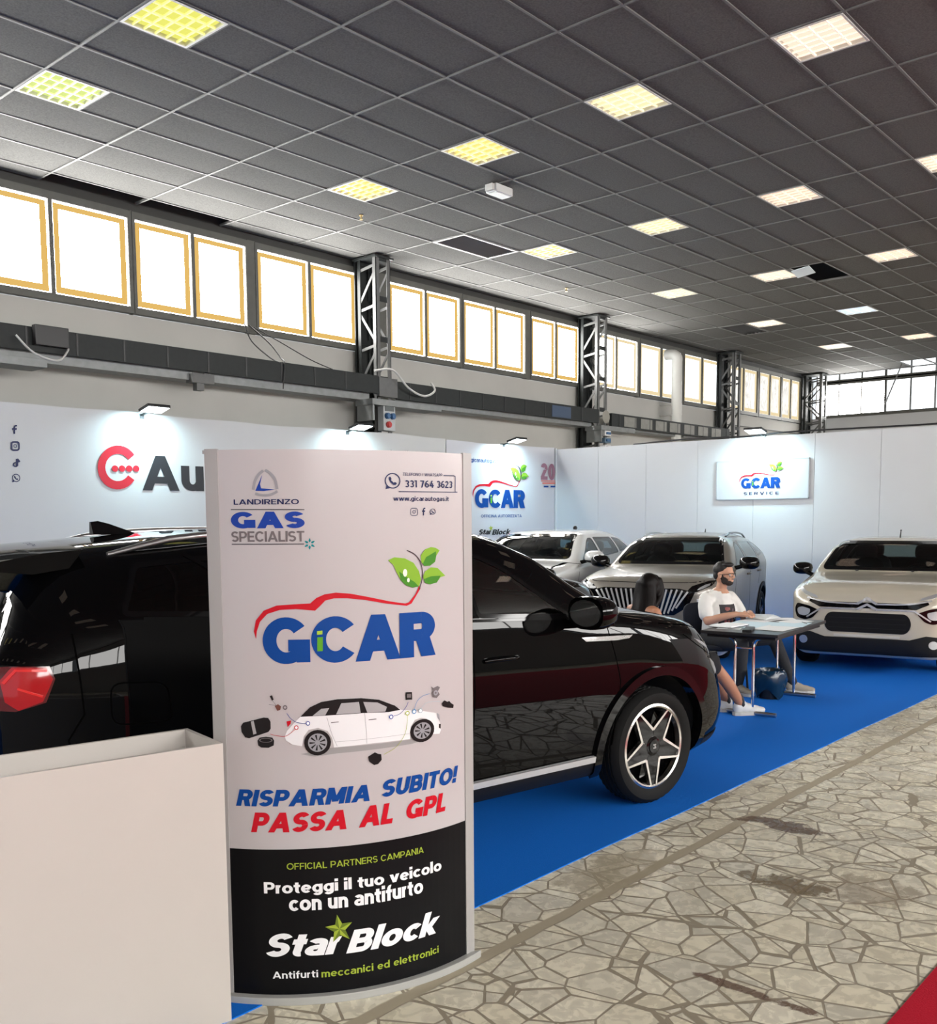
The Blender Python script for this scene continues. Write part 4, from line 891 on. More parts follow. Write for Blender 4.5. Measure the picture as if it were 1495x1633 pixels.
class Surf:
    """projects 2D shapes onto a body surface"""
    def __init__(s, bm_mesh):
        bm = bmesh.new(); bm.from_mesh(bm_mesh); s.t = BVHTree.FromBMesh(bm); bm.free()
    def hit(s, view, a, b, side=1):
        if view == 'side': o, d = Vector((a, side * 2, b)), Vector((0, -side, 0))
        elif view == 'front': o, d = Vector((3, a, b)), Vector((-1, 0, 0))
        elif view == 'rear': o, d = Vector((-6, a, b)), Vector((1, 0, 0))
        else: o, d = Vector((a, b, 3)), Vector((0, 0, -1))
        h = s.t.ray_cast(o, d)
        if h[0] is None:
            q = o + d * {'side': 1.2, 'front': 2.2, 'rear': 2.4}.get(view, 1.5); h = s.t.find_nearest(q)
            return h[0], h[1]
        n = h[1]
        if n.dot(d) > 0: n = -n
        return h[0], n
    def patch(s, view, poly, off=.004, side=1, cell=.04, skirt=.012):
        bm = bmesh.new(); bm.faces.new([bm.verts.new((p[0], p[1], 0)) for p in poly])
        for ax in (0, 1):
            v = [q.co[ax] for q in bm.verts]; x = math.floor(min(v) / cell) * cell + cell
            while x < max(v):
                no = (1, 0, 0) if ax == 0 else (0, 1, 0); co = (x, 0, 0) if ax == 0 else (0, x, 0)
                bmesh.ops.bisect_plane(bm, geom=bm.verts[:] + bm.edges[:] + bm.faces[:], plane_co=co, plane_no=no); x += cell
        bmesh.ops.triangulate(bm, faces=[f for f in bm.faces if len(f.verts) > 4])
        bd = [e for e in bm.edges if len(e.link_faces) == 1]
        nm = {}
        for v in bm.verts:
            p, n = s.hit(view, v.co.x, v.co.y, side); nm[v] = n; v.co = p + n * off
        if skirt:
            r = bmesh.ops.extrude_edge_only(bm, edges=bd)
            for v in [g for g in r['geom'] if isinstance(g, bmesh.types.BMVert)]:
                o = min(nm, key=lambda q: (q.co - v.co).length_squared); v.co -= nm[o] * (off + skirt)
        me = bpy.data.meshes.new('p'); bm.to_mesh(me); bm.free()
        b = MB(); b.add([tuple(v.co) for v in me.vertices], [tuple(p.vertices) for p in me.polygons]); bpy.data.meshes.remove(me); return b
    def ribbon(s, view, pts, wd, off=.0015, side=1, closed=False, depth=.006, dens=.04, mb=None):
        P = [Vector((p[0], p[1], 0)) for p in pts]
        if closed: P.append(P[0])
        Q = []
        for a, b in zip(P[:-1], P[1:]):
            n = max(1, int((b - a).length / dens)); Q += [a.lerp(b, i / n) for i in range(n)]
        Q.append(P[-1]); b = mb or MB(); vs = []; fs = []
        for i, q in enumerate(Q):
            d = Q[min(i + 1, len(Q) - 1)] - Q[max(i - 1, 0)]
            if closed and i in (0, len(Q) - 1): d = Q[1] - Q[-2]
            d.normalize(); n2 = Vector((-d.y, d.x, 0)) * wd / 2
            for t in (n2, -n2):
                p, n = s.hit(view, q.x + t.x, q.y + t.y, side); vs.append(p + n * off); vs.append(p - n * depth)
        for i in range(len(Q) - 1):
            a = i * 4; c = a + 4
            fs += [(a, a + 2, c + 2, c), (a, c, c + 1, a + 1), (a + 2, a + 3, c + 3, c + 2)]
        b.add(vs, fs); return b
def rounded(poly, r=.03, k=4):
    out = []; n = len(poly)
    for i in range(n):
        a = Vector(poly[i - 1]); b = Vector(poly[i]); c = Vector(poly[(i + 1) % n]); u = (a - b); v = (c - b)
        q = min(r, u.length * .45, v.length * .45); p0 = b + u.normalized() * q; p1 = b + v.normalized() * q
        for j in range(k + 1):
            t = j / k; out.append(tuple(p0 * (1 - t) ** 2 + b * 2 * t * (1 - t) + p1 * t * t))
    return out
def mirror_y(b):
    c = MB(); c.add([(x, -y, z) for x, y, z in b.v], [f[::-1] for f in b.f]); return c
def arcpts(cx, cz, r, a0, a1, n=24): return [(cx + r * math.cos(R(a0 + (a1 - a0) * k / n)), cz + r * math.sin(R(a0 + (a1 - a0) * k / n))) for k in range(n + 1)]

def wheel(parent, x, y, r, rr, wd, style, side, mrim, mdark, tread=False):
    """tyre with rim as its own part; side = -1 right, +1 left of the car"""
    t = MB(); h = wd / 2; s = side
    prof = [(rr - .005, -h * .75), (rr + .012, -h * .86), (rr + (r - rr) * .35, -h), (rr + (r - rr) * .7, -h * .98), (r - .018, -h * .86), (r - .004, -h * .68)]
    gro = []
    for g in (-.5, -.18, .18, .5): gro += [(r, h * (g - .07)), (r - .008, h * (g - .045)), (r - .008, h * (g + .045)), (r, h * (g + .07))]
    prof = prof + (gro if tread else [(r, -h * .3), (r, h * .3)]) + [(a, -b) for a, b in prof[::-1]]
    n = 96 if tread else 40; b = MB(); m = len(prof)
    Mx = Matrix.Translation((x, y, r - .004))
    vs = []; fs = []
    for k in range(n):
        a = 2 * PI * k / n
        for i, (q, hh) in enumerate(prof):
            if tread and k % 2 and q > r - .02: q -= .006
            aa = a + (.02 * abs(hh) / h if tread else 0)
            vs.append(Mx @ Vector((q * math.cos(aa), hh, q * math.sin(aa))))
    for k in range(n):
        for i in range(m - 1): fs.append((k * m + i, ((k + 1) % n) * m + i, ((k + 1) % n) * m + i + 1, k * m + i + 1))
    b.add(vs, fs); ty = b.build('wheel_tyre', m_blackm, parent, smooth=35)
    f = y + s * h * .80          # outer face plane
    rim = MB()
    rim.lathe([(rr + .008, f + s * .004 - y), (rr - .004, f + s * .008 - y), (rr - .014, f + s * .002 - y), (rr - .02, f - s * .03 - y)], 64, 'y', Mx)
    def bar(p, q, w0, w1, dp, d0, d1, mb):
        p = Vector((p[0], 0, p[1])); q = Vector((q[0], 0, q[1])); d = (q - p).normalized(); n = Vector((-d.z, 0, d.x)); c = Vector((x, 0, r - .004))
        vs = []
        for (u, wv, yy) in ((p, w0, d0), (q, w1, d1)):
            for sg in (1, -1):
                for dd in (0, -dp): vs.append(c + u + n * sg * wv / 2 + Vector((0, f + s * (yy + dd), 0)))
        mb.add(vs, [(0, 2, 6, 4), (1, 5, 7, 3), (0, 4, 5, 1), (2, 3, 7, 6), (0, 1, 3, 2), (4, 6, 7, 5)])
    dark = MB()
    P = lambda rad, a: (rad * math.cos(R(a)), rad * math.sin(R(a)))
    if style == 'star':
        for k in range(5):
            a = 90 + 4 + 72 * k - 4
            c = a + 180 + 0
            for sg in (1, -1):
                bar(P(rr - .010, c + sg * 5.4), P(rr * .40, c + sg * 36), .012, .017, .03, .004, -.004, rim)
            bar(P(rr * .42, c + 36), P(rr * .30, c + 36), .020, .016, .03, -.004, -.008, rim)
            # dark spoke body between the two bright edges
            A1, A2, B1, B2 = P(rr - .012, c + 5), P(rr - .012, c - 5), P(rr * .39, c + 35), P(rr * .39, c - 35)
            C1, C2 = P(rr * .2, c + 36), P(rr * .2, c - 36)
            vs = [Vector((x + q[0], f - s * .004, r - .004 + q[1])) for q in (A1, B1, C1, C2, B2, A2)] + [Vector((x + q[0], f - s * .035, r - .004 + q[1])) for q in (A1, B1, C1, C2, B2, A2)]
            dark.add(vs, [(0, 1, 2, 3, 4, 5), (11, 10, 9, 8, 7, 6)] + [(i, (i + 1) % 6, 6 + (i + 1) % 6, 6 + i) for i in range(6)])
    else:
        for k in range(5):
            a = 90 + 72 * k
            bar(P(rr - .01, a + 7), P(.04, a + 20), .032, .04, .03, .0, -.012, rim); bar(P(rr - .01, a - 7), P(.04, a - 20), .032, .04, .03, .0, -.012, rim)
    dark.lathe([(rr - .012, f - s * .05 - y), (rr - .02, f - s * .085 - y), (.0, f - s * .09 - y)], 48, 'y', Mx)
    dark.lathe([(rr * .26, f - s * .03 - y), (rr * .26, f - s * .006 - y), (rr * .20, f + s * .0 - y), (0, f + s * .002 - y)], 30, 'y', Mx)
    ro = rim.build('rim', mrim, ty, smooth=30); dark.build('rim_recess', mdark, ty, smooth=30)
    hc = MB(); hc.lathe([(rr * .17, f + s * .000 - y), (rr * .165, f + s * .006 - y), (0, f + s * .008 - y)], 28, 'y', Mx)
    hub = hc.build('hub_cap', mdark, ty, smooth=30)
    if style == 'star':
        e = MB()
        for dx, dz in ((-.009, .010), (.0, .010), (.009, .010), (.0, 0), (.006, 0), (-.009, -.010), (.0, -.010), (.009, -.010)):
            e.box(x + dx - .0035, x + dx + .0035, min(f + s * .004, f + s * .0095), max(f + s * .004, f + s * .0095), r - .004 + dz - .0035, r - .004 + dz + .0035)
        for k in range(5):
            q = P(rr * .22, 90 + 72 * k + 36); c2 = MB()
        e.build('emblem', m_alu, ty)
    return ty

m_seat = mat('dark_seat_fabric', (.022, .022, .024), .8)
m_int = mat('car_interior', (.018, .018, .02), .7)
m_well = mat('wheel_well_black', (.006, .006, .006), .9)
m_clad = mat('black_cladding', (.006, .006, .0065), .5, spec=.3)
m_gloss = mat('gloss_black_trim', (.003, .003, .0035), .06, spec=.35)
m_gap = mat('panel_gap', (.002, .002, .002), .9, spec=0)
m_lens = glass('headlamp_lens', (.9, .92, .95), .0, 1.45)
m_refl = mat('lamp_reflector', (.55, .57, .6), .32, metal=.7)
m_redlens = mat('red_lamp_lens', (.42, .004, .008), .08, spec=.5)
m_redd = mat('dark_red_lamp_lens', (.10, .004, .006), .1, spec=.6)

def build_car(name, label, cat, rows, loc, ang, paint, glassm, wins, wscreen, rear, wheels, style, mrim, wheelr, rimr, seats, tread=False, archr=None, open_cabin=True, paint_two=None):
    root = thing(name, label, cat, (loc[0], loc[1], .010), ang)
    nose, tail = rows[0][0], rows[-1][0]
    body = loft(rows, tail, nose, 84).build('body', [paint, m_int, m_well], root)
    S = Surf(body.data)
    solid = body.copy(); solid.data = body.data.copy(); COL.objects.link(solid); solid.parent = None; body.parent = None
    # cabin cavity
    c0, c1 = wscreen['cav'][0], wscreen['cav'][1]
    cav = loft(rows, c0, c1, 40, cav=True, mi=1).build('cutter', [paint, m_int, m_well]); 
    boolean(body, cav, 'DIFFERENCE'); kill(cav)
    # glazing openings
    cuts = []
    for w_ in wins:
        q = MB()
        for sd in (1, -1): q.prism(w_, sd * .35, sd * 1.3, axis='y', mi=1)
        cuts.append(q)
    for d_ in (wscreen, rear): cuts.append(MB().prism(d_['poly'], d_['x'][0], d_['x'][1], axis='x', mi=1))
    panes = []
    for q in cuts:
        co = q.build('cutter', [paint, m_int, m_well]); g_ = solid.copy(); g_.data = solid.data.copy(); COL.objects.link(g_)
        boolean(g_, co, 'INTERSECT'); boolean(body, co, 'DIFFERENCE'); kill(co); panes.append(g_)
    kill(solid)
    wc = MB(); ar = archr or wheelr + .075
    for wx in wheels:
        for sd in (1, -1):
            Mx = Matrix.Translation((wx, 0, wheelr + .0))
            a, b_ = sorted((sd * .52, sd * 1.2))
            wc.lathe([(0, a), (ar, a), (ar, b_), (0, b_)], 64, 'y', Mx, mi=2)
    wo = wc.build('cutter', [paint, m_int, m_well], merge=True); boolean(body, wo, 'DIFFERENCE'); kill(wo)
    bm = bmesh.new(); bm.from_mesh(body.data); set_smooth(bm, 32); bm.to_mesh(body.data); bm.free()
    body.parent = root
    # glass: keep only the outer skin, split per pane
    for g_ in panes:
        bm = bmesh.new(); bm.from_mesh(g_.data)
        dele = []
        for f_ in bm.faces:
            h = S.t.find_nearest(f_.calc_center_median())
            if h[3] > .0006 or abs(h[1].dot(f_.normal)) < .9: dele.append(f_)
        bmesh.ops.delete(bm, geom=dele, context='FACES')
        left = set(bm.faces)
        while left:
            st = [left.pop()]; isl = list(st)
            while st:
                for e in st.pop().edges:
                    for g in e.link_faces:
                        if g in left: left.discard(g); st.append(g); isl.append(g)
            c = sum((g.calc_center_median() for g in isl), Vector()) / len(isl)
            nb = MB(); idx = {}
            for g in isl:
                for v in g.verts: idx.setdefault(v, len(idx))
            nb.v = [tuple(v.co) for v in idx]; nb.f = [tuple(idx[v] for v in g.verts) for g in isl]; nb.mi = [0] * len(isl)
            nm = 'side_window' if abs(c.y) > .3 else ('windscreen' if c.x > -1.6 else 'rear_window')
            nb.build(nm, glassm if nm == 'windscreen' else rear.get('mat', glassm) if (nm == 'rear_window' or c.x < rear.get('tint_x', -9)) else glassm, root, smooth=40)
        bm.free(); kill(g_)
    # seals round the glass
    for i_, w_ in enumerate(wins):
        sb = MB()
        for sd in (1, -1): S.ribbon('side', w_, .022, .002, sd, True, mb=sb)
        sb.build('window_seal', m_gloss, root)
    sb = MB(); S.ribbon('front', wscreen['poly'], .035, .002, 1, True, mb=sb); sb.build('windscreen_seal', m_gloss, root)
    for wx in wheels:
        for sd in (1, -1): wheel(root, wx, sd * wheels[wx], wheelr, rimr, .215, style, sd, mrim, m_gloss, tread and sd < 0 and wx > -1)
    # cabin
    if open_cabin:
        for (sx, sy) in seats:
            sc_ = MB(); sc_.ellipsoid((sx, sy, .62), .27, .25, .10, e=.6, mi=0); Mx = Matrix.Rotation(R(-14), 3, 'Y')
            sc_.ellipsoid((sx - .27, sy, .90), .085, .25, .33, M=Mx, e=.6); so = sc_.build('seat', m_seat, root, smooth=50)
            hb = MB(); hb.ellipsoid((sx - .36, sy, 1.285), .06, .135, .10, e=.6); hb.build('headrest', m_seat, so, smooth=50)
        d = MB(); cx = c1 - .12; zc = wscreen['dash']
        d.ellipsoid((cx - .25, 0, zc - .10), .36, .66, .10, e=.5); dash = d.build('dashboard', m_int, root, smooth=50)
        sw = MB(); sx, sy = seats[0][0] + .42, abs(seats[0][1])
        ring_ = [Vector((sx + .075 * math.sin(t), sy + .185 * math.cos(t), zc - .03 + .17 * math.sin(t))) for t in [2 * PI * q / 28 for q in range(28)]]
        sw.tube(ring_, .015, 8, closed=True); sw.ellipsoid((sx - .01, sy, zc - .03), .03, .07, .06); sw.bar((sx, sy - .17, zc - .03), (sx, sy + .17, zc - .03), .03)
        sw.build('steering_wheel', m_black, root, smooth=50)
    return root, S
def handles(root, S, xs, z, m, L=.19):
    for hx in xs:
        for sd in (1, -1):
            p, n = S.hit('side', hx, z, sd); b = MB()
            pts = smoothline([p + Vector((-L / 2, 0, 0)) + n * .004, p + Vector((-L / 4, 0, .003)) + n * .030, p + Vector((L / 4, 0, .003)) + n * .032, p + Vector((L / 2, 0, 0)) + n * .004], 5)
            b.tube(pts, .0125, 8); b.build('door_handle', m, root, smooth=50)
def mirrors(root, S, x, z, m, mface, base, sc=1.0, reach=.17, cap=None):
    for sd in (1, -1):
        p, n = S.hit('side', x, base, sd)
        b = MB(); c = Vector((x - .02, p.y + sd * reach * sc, z))
        vs = []; fs = []; nn = 18
        # shell: rounded nose pointing forward, flat face to the rear
        st = [(-.075, 1.0), (-.06, 1.03), (-.02, 1.03), (.03, .94), (.07, .72), (.095, .42), (.102, .08)]
        for (dx, q) in st:
            for k in range(nn):
                a = 2 * PI * k / nn; ca_, sa_ = math.cos(a), math.sin(a); e = .75
                vs.append(c + Vector((dx * sc, .125 * sc * q * math.copysign(abs(ca_) ** e, ca_), .083 * sc * q * math.copysign(abs(sa_) ** e, sa_) - (.012 * (1 - q)))))
        for i in range(len(st) - 1):
            for k in range(nn): fs.append((i * nn + k, i * nn + (k + 1) % nn, (i + 1) * nn + (k + 1) % nn, (i + 1) * nn + k))
        fs.append(tuple(range(nn))); fs.append(tuple(range((len(st) - 1) * nn, len(st) * nn))[::-1]); b.add(vs, fs)
        mo = b.build('door_mirror', m, root, smooth=45)
        arm = MB(); arm.tube([p - n * .02, p.lerp(c, .5) + Vector((0, 0, -.015)), c + Vector((0, -sd * .05, -.05 * sc))], [.03, .026, .03], 10); arm.build('mirror_arm', m_gloss, mo, smooth=50)
        g = MB(); g.prism([(c.y + .108 * sc * math.cos(2 * PI * k / 20), c.z + .068 * sc * math.sin(2 * PI * k / 20)) for k in range(20)], c.x - .079 * sc, c.x - .073 * sc, axis='x'); g.build('mirror_glass', mat('mirror_glass', (.8, .82, .85), .03, metal=1), mo)
        if cap:
            k_ = MB(); k_.ellipsoid(c + Vector((.012, 0, -.045 * sc)), .085 * sc, .115 * sc, .035 * sc); k_.build('mirror_base', cap, mo, smooth=50)
def gaps(root, S, lines, both=True, view='side', wd=.007):
    for ln in lines:
        b = MB()
        for sd in ((1, -1) if both and view == 'side' else (1,)): S.ribbon(view, ln, wd, .0008, sd, mb=b)
        b.build('panel_gap', m_gap, root)
def patchb(root, S, nm, view, poly, m, off=.004, both=True, cell=.04, skirt=.012, smooth=40):
    out = []
    for sd in ((1, -1) if both else (1,)):
        if view == 'side': b = S.patch('side', poly, off, sd, cell, skirt)
        else: b = S.patch(view, poly if sd == 1 else [(-a, c) for a, c in poly][::-1], off, 1, cell, skirt)
        out.append(b.build(nm, m, root, smooth=smooth))
    return out

def paint(name, col, metal=.0, rough=.35, coat=1, flake=0):
    m = mat(name, col, rough, metal=metal, coat=coat, coat_rough=.015, spec=.25)
    return m

# ---- black SUV
pb = mat('black_gloss_paint', (.0018, .0018, .0021), .02, spec=.2)
g_priv = glass('privacy_glass', (.02, .022, .022)); g_suv = glass('green_tinted_glass', (.62, .76, .72), 0, 1.85)
fw_ = rounded([(-.70, 1.215), (-1.34, 1.255), (-1.38, 1.565), (-1.26, 1.565), (-1.12, 1.50)], .03)
rwn = rounded([(-1.46, 1.265), (-2.26, 1.315), (-2.30, 1.60), (-1.47, 1.585)], .03)
qwn = rounded([(-2.46, 1.345), (-3.12, 1.385), (-3.02, 1.575), (-2.70, 1.60)], .03)
suv, S = build_car('suv', 'glossy black family SUV with five-spoke star wheels behind the advertising totem', 'car', SUV, (5.27, 3.95), R(-10.5), pb, g_suv,
    [fw_, rwn, qwn], dict(cav=(-3.36, -.42), poly=rounded([(-.68, 1.27), (.68, 1.27), (.60, 1.62), (-.60, 1.62)], .05), x=(-1.5, .1), dash=1.16),
    dict(poly=rounded([(-.56, 1.30), (.56, 1.30), (.50, 1.55), (-.50, 1.55)], .05), x=(-3.9, -3.05), mat=g_priv, tint_x=-1.4),
    {0: .80, -2.67: .80}, 'star', mat('machined_alloy', (.70, .68, .65), .22, metal=1), .362, .256, [(-1.15, -.37), (-1.15, .37), (-2.1, -.40), (-2.1, .40)], tread=True, archr=.445)
WR = .362
# wheel arch lips, sill, cladding
for wx in (0, -2.67):
    b = MB(); b2 = MB()
    for sd in (1, -1): S.ribbon('side', arcpts(wx, WR, .470, -14, 194, 40), .055, .020, sd, mb=b, depth=.05, dens=.5)
    b.build('wheel_arch_trim', m_gloss, suv, smooth=40)
b = MB()
for sd in (1, -1): S.ribbon('side', [(-.50, .36), (-2.16, .36)], .035, .022, sd, mb=b)
b.build('sill_trim', mat('satin_chrome', (.72, .72, .73), .3, metal=.6), suv, smooth=30)
patchb(suv, S, 'sill_cladding', 'side', [(-.46, .25), (-2.2, .25), (-2.24, .33), (-.44, .33)], m_clad, .006)
gaps(suv, S, [[(-.36, .42), (-.33, .80), (-.40, 1.06), (-.42, 1.15)], [(-1.40, .37), (-1.40, .9), (-1.40, 1.23)], [(-2.20, .78), (-2.34, 1.0), (-2.37, 1.30)], [(-.40, .385), (-2.2, .385)],
              [(.05, 1.115), (.40, 1.07), (.62, 1.02)], [(-3.28, .45), (-3.36, .9), (-3.30, 1.0), (-3.32, 1.32)]])
flap = rounded([(-2.96, .93), (-3.20, .945), (-3.20, 1.115), (-2.98, 1.10)], .05)
b = MB(); S.ribbon('side', flap, .006, .001, -1, True, mb=b); b.build('fuel_flap_gap', m_gap, suv)
patchb(suv, S, 'fuel_flap', 'side', rounded([(-2.968, .937), (-3.192, .952), (-3.192, 1.108), (-2.987, 1.093)], .05), pb, .003, both=False) if False else None
mirrors(suv, S, -.66, 1.245, pb, m_gloss, 1.17, 1.08, .17)
handles(suv, S, [-1.22, -2.16], 1.02, pb, .22)
# chrome badge on the front wing, gloss black trim strip along the belt
fl = patchb(suv, S, 'wing_badge', 'side', [(-.22, 1.068), (-.46, 1.078), (-.63, 1.085), (-.60, 1.060), (-.36, 1.048), (-.25, 1.052)], m_chrome, .006)
b = MB()
for sd in (1, -1): S.ribbon('side', [(-.64, 1.195), (-1.4, 1.235), (-2.3, 1.295), (-2.42, 1.315)], .014, .006, sd, mb=b)
b.build('belt_trim', m_gloss, suv, smooth=30)
b = MB()
for sd in (1, -1): S.ribbon('side', [(-2.42, 1.325), (-2.60, 1.47), (-2.80, 1.615)], .018, .006, sd, mb=b)
b.build('pillar_trim', m_gloss, suv, smooth=30)
# lamps
for o in patchb(suv, S, 'headlamp', 'side', [(.28, 1.03), (.50, .985), (.66, .925), (.68, .865), (.60, .87), (.42, .95)], m_gloss, .004, cell=.03): pass
for o in patchb(suv, S, 'headlamp_lens', 'side', [(.40, .99), (.52, .955), (.62, .915), (.60, .90), (.46, .955)], m_refl, .0065, cell=.03): pass
patchb(suv, S, 'daytime_lamp', 'side', [(.60, .84), (.68, .80), (.70, .745), (.66, .73), (.61, .80)], m_refl, .005, cell=.03)
patchb(suv, S, 'tail_lamp_surround', 'side', [(-3.53, 1.205), (-3.41, 1.20), (-3.395, 1.15), (-3.43, 1.06), (-3.53, 1.03), (-3.585, 1.035), (-3.585, 1.20)], m_redd, .003, cell=.03)
for sd, o in zip((1, -1), patchb(suv, S, 'tail_lamp', 'side', [(-3.53, 1.20), (-3.42, 1.195), (-3.402, 1.15), (-3.44, 1.065), (-3.52, 1.035), (-3.56, 1.07), (-3.57, 1.15)], m_redlens, .010, cell=.03)):
    b = MB(); S.ribbon('side', [(-3.56, 1.14), (-3.52, 1.188), (-3.42, 1.183)], .010, .014, sd, mb=b); S.ribbon('side', [(-3.52, 1.12), (-3.44, 1.085)], .008, .013, sd, mb=b)
    b.build('light_guide', mat('bright_red_guide', (.75, .015, .015), .2), o)
patchb(suv, S, 'tail_lamp_band', 'rear', [(-.62, 1.02), (.62, 1.02), (.62, 1.10), (-.62, 1.10)], m_redd, .006, both=False)
# grille and bumper
patchb(suv, S, 'grille', 'front', [(-.42, .56), (.42, .56), (.50, .80), (-.50, .80)], m_gloss, .006, both=False)
gb = MB()
for k in range(6): S.ribbon('front', [(-.44, .59 + .036 * k), (.44, .59 + .036 * k)], .010, .012, mb=gb)
gb.build('grille_bars', m_chrome, suv)
patchb(suv, S, 'bumper_intake', 'front', [(-.55, .34), (.55, .34), (.50, .50), (-.50, .50)], m_clad, .006, both=False)
patchb(suv, S, 'bumper_lip', 'side', [(.47, .245), (.72, .285), (.80, .31), (.80, .36), (.70, .345), (.50, .315)], m_clad, .008, cell=.03)
patchb(suv, S, 'rear_bumper_cladding', 'rear', [(-.70, .36), (.70, .36), (.72, .58), (-.72, .58)], m_clad, .008, both=False)
patchb(suv, S, 'number_plate', 'rear', [(-.26, .80), (.26, .80), (.26, .91), (-.26, .91)], m_black, .006, both=False)
# roof furniture
for sd in (1, -1):
    rail = []
    for k in range(15):
        x_ = -1.25 - 1.85 * k / 14; p, n = S.hit('top', x_, sd * .60); e = min(1, min(k, 14 - k) / 2.0)
        rail.append(p + Vector((0, 0, .004 + .028 * e)))
    b = MB(); b.tube(rail, [.011 + .006 * min(1, min(k, 14 - k) / 2) for k in range(15)], 8); b.build('roof_rail', m_alu, suv, smooth=50)
sp = MB(); secs = []
for k in range(13):
    y_ = -.62 + 1.24 * k / 12; cr_ = .025 * (1 - (y_ / .62) ** 2)
    secs += [(-3.20, y_, 1.648 + cr_), (-3.36, y_, 1.635 + cr_), (-3.52, y_ * .97, 1.605 + cr_), (-3.555, y_ * .96, 1.585 + cr_), (-3.54, y_ * .96, 1.565 + cr_), (-3.40, y_, 1.55 + cr_), (-3.26, y_, 1.57 + cr_)]
fs = []
for k in range(12):
    for i in range(7): fs.append((k * 7 + i, k * 7 + (i + 1) % 7, (k + 1) * 7 + (i + 1) % 7, (k + 1) * 7 + i))
fs += [tuple(range(7)), tuple(range(84, 91))[::-1]]
sp.add(secs, fs).build('roof_spoiler', pb, suv, smooth=40)
br = MB().box(-3.562, -3.55, -.2, .2, 1.592, 1.606).build('brake_light', m_redd, suv)
fin = MB(); fs_ = []
pr = [(-2.98, 0), (-2.985, .062), (-2.95, .066), (-2.90, .052), (-2.84, .028), (-2.78, .004), (-2.78, 0)]
base = S.hit('top', -2.88, 0)[0].z - .012
for sg, wv in ((1, .0), (1, 1)): pass
vs = [];
for px_, pz in pr:
    wv = .032 * (1 - pz / .085)
    vs += [(px_, wv, base + pz + .012), (px_, -wv, base + pz + .012)]
fs = [(2 * i, 2 * i + 2, 2 * i + 3, 2 * i + 1) for i in range(6)] + [tuple(2 * i for i in range(7)), tuple(2 * i + 1 for i in range(7))[::-1]]
fin.add(vs, fs).build('roof_antenna', m_gloss, suv, smooth=30)
# overall length correction (wheels stay round)
for o in list(suv.children_recursive):
    if o.type != 'MESH': continue
    nm_ = o.name.split('.')[0]; k_ = 1.0265
    isw = nm_ == 'wheel_tyre' or (o.parent and o.parent.name.startswith('wheel_tyre'))
    for v in o.data.vertices:
        if isw: wx = 0 if v.co.x > -1.3 else -2.67; v.co.x += (k_ - 1) * wx
        else: v.co.x *= k_
split_late = [suv]
suv.location = suv.location + Vector((math.cos(R(-10.5)), math.sin(R(-10.5)), 0)) * .09

def split_sides(root):
    for o in list(root.children):
        if o.type != 'MESH' or o.name.startswith(('body', 'wheel_tyre', 'dashboard')): continue
        vs = o.data.vertices; ys = [v.co.y for v in vs]
        if not (min(ys) < -.2 and max(ys) > .2) or min(abs(y) for y in ys) < .15: continue
        base = o.name.split('.')[0]
        for sd in (1, -1):
            b = MB(); idx = {}
            for p in o.data.polygons:
                if vs[p.vertices[0]].co.y * sd > 0:
                    for q in p.vertices:
                        if q not in idx: idx[q] = len(b.v); b.v.append(tuple(vs[q].co))
                    b.f.append(tuple(idx[q] for q in p.vertices)); b.mi.append(0)
            n = b.build(base, o.data.materials[0], root, smooth=40)
        me = o.data; bpy.data.objects.remove(o); bpy.data.meshes.remove(me)
# ---- dark brown car parked behind the SUV
DK = [(a[0],) + tuple(v * (.955 if i in (0, 4, 6, 8, 10, 11) else .99) for i, v in enumerate(a[1:])) for a in SUV]
pd = mat('dark_brown_gloss_paint', (.010, .0085, .008), .03, spec=.5)
g_dark = glass('dark_car_glass', (.12, .14, .14))
zs = .955
dk, S = build_car('hatchback', 'dark brown car whose bonnet shows between the black SUV and the grey crossover', 'car', DK, (8.42, 6.85), R(0), pd, g_dark,
    [rounded([(x, z * zs) for x, z in ((-.70, 1.215), (-1.34, 1.255), (-1.38, 1.565), (-1.26, 1.565), (-1.12, 1.50))], .03), rounded([(x, z * zs) for x, z in ((-1.46, 1.265), (-2.26, 1.315), (-2.30, 1.60), (-1.47, 1.585))], .03)],
    dict(cav=(-3.3, -.42), poly=rounded([(-.64, 1.30 * zs), (.64, 1.30 * zs), (.58, 1.60 * zs), (-.58, 1.60 * zs)], .05), x=(-1.5, .1), dash=1.10),
    dict(poly=rounded([(-.55, 1.30 * zs), (.55, 1.30 * zs), (.5, 1.54 * zs), (-.5, 1.54 * zs)], .05), x=(-3.9, -3.05)),
    {0: .79, -2.67: .79}, 'plain', mat('grey_alloy', (.35, .35, .36), .3, metal=1), .34, .235, [(-1.15, -.37), (-1.15, .37), (-2.1, -.4), (-2.1, .4)])
gaps(dk, S, [[(-.36, .42), (-.40, 1.02)], [(-1.40, .37), (-1.40, 1.17)]])
mirrors(dk, S, -.66, 1.19, pd, m_gloss, 1.11, 1.0, .16)
patchb(dk, S, 'headlamp', 'front', [(.44, .80), (.62, .82), (.70, .88), (.62, .90), (.46, .85)], m_refl, .006)
patchb(dk, S, 'grille', 'front', [(-.40, .55), (.40, .55), (.46, .74), (-.46, .74)], m_gloss, .006, both=False)
b = MB(); S.ribbon('front', [(-.56, .77), (.56, .77)], .022, .010, mb=b); b.build('grille_trim', m_chrome, dk)
b = MB(); S.ribbon('side', [(.86, .77), (.55, .79), (.40, .80)], .02, .008, -1, mb=b); b.build('lamp_trim', m_chrome, dk)
patchb(dk, S, 'bumper_intake', 'front', [(-.5, .33), (.5, .33), (.46, .48), (-.46, .48)], m_clad, .006, both=False)

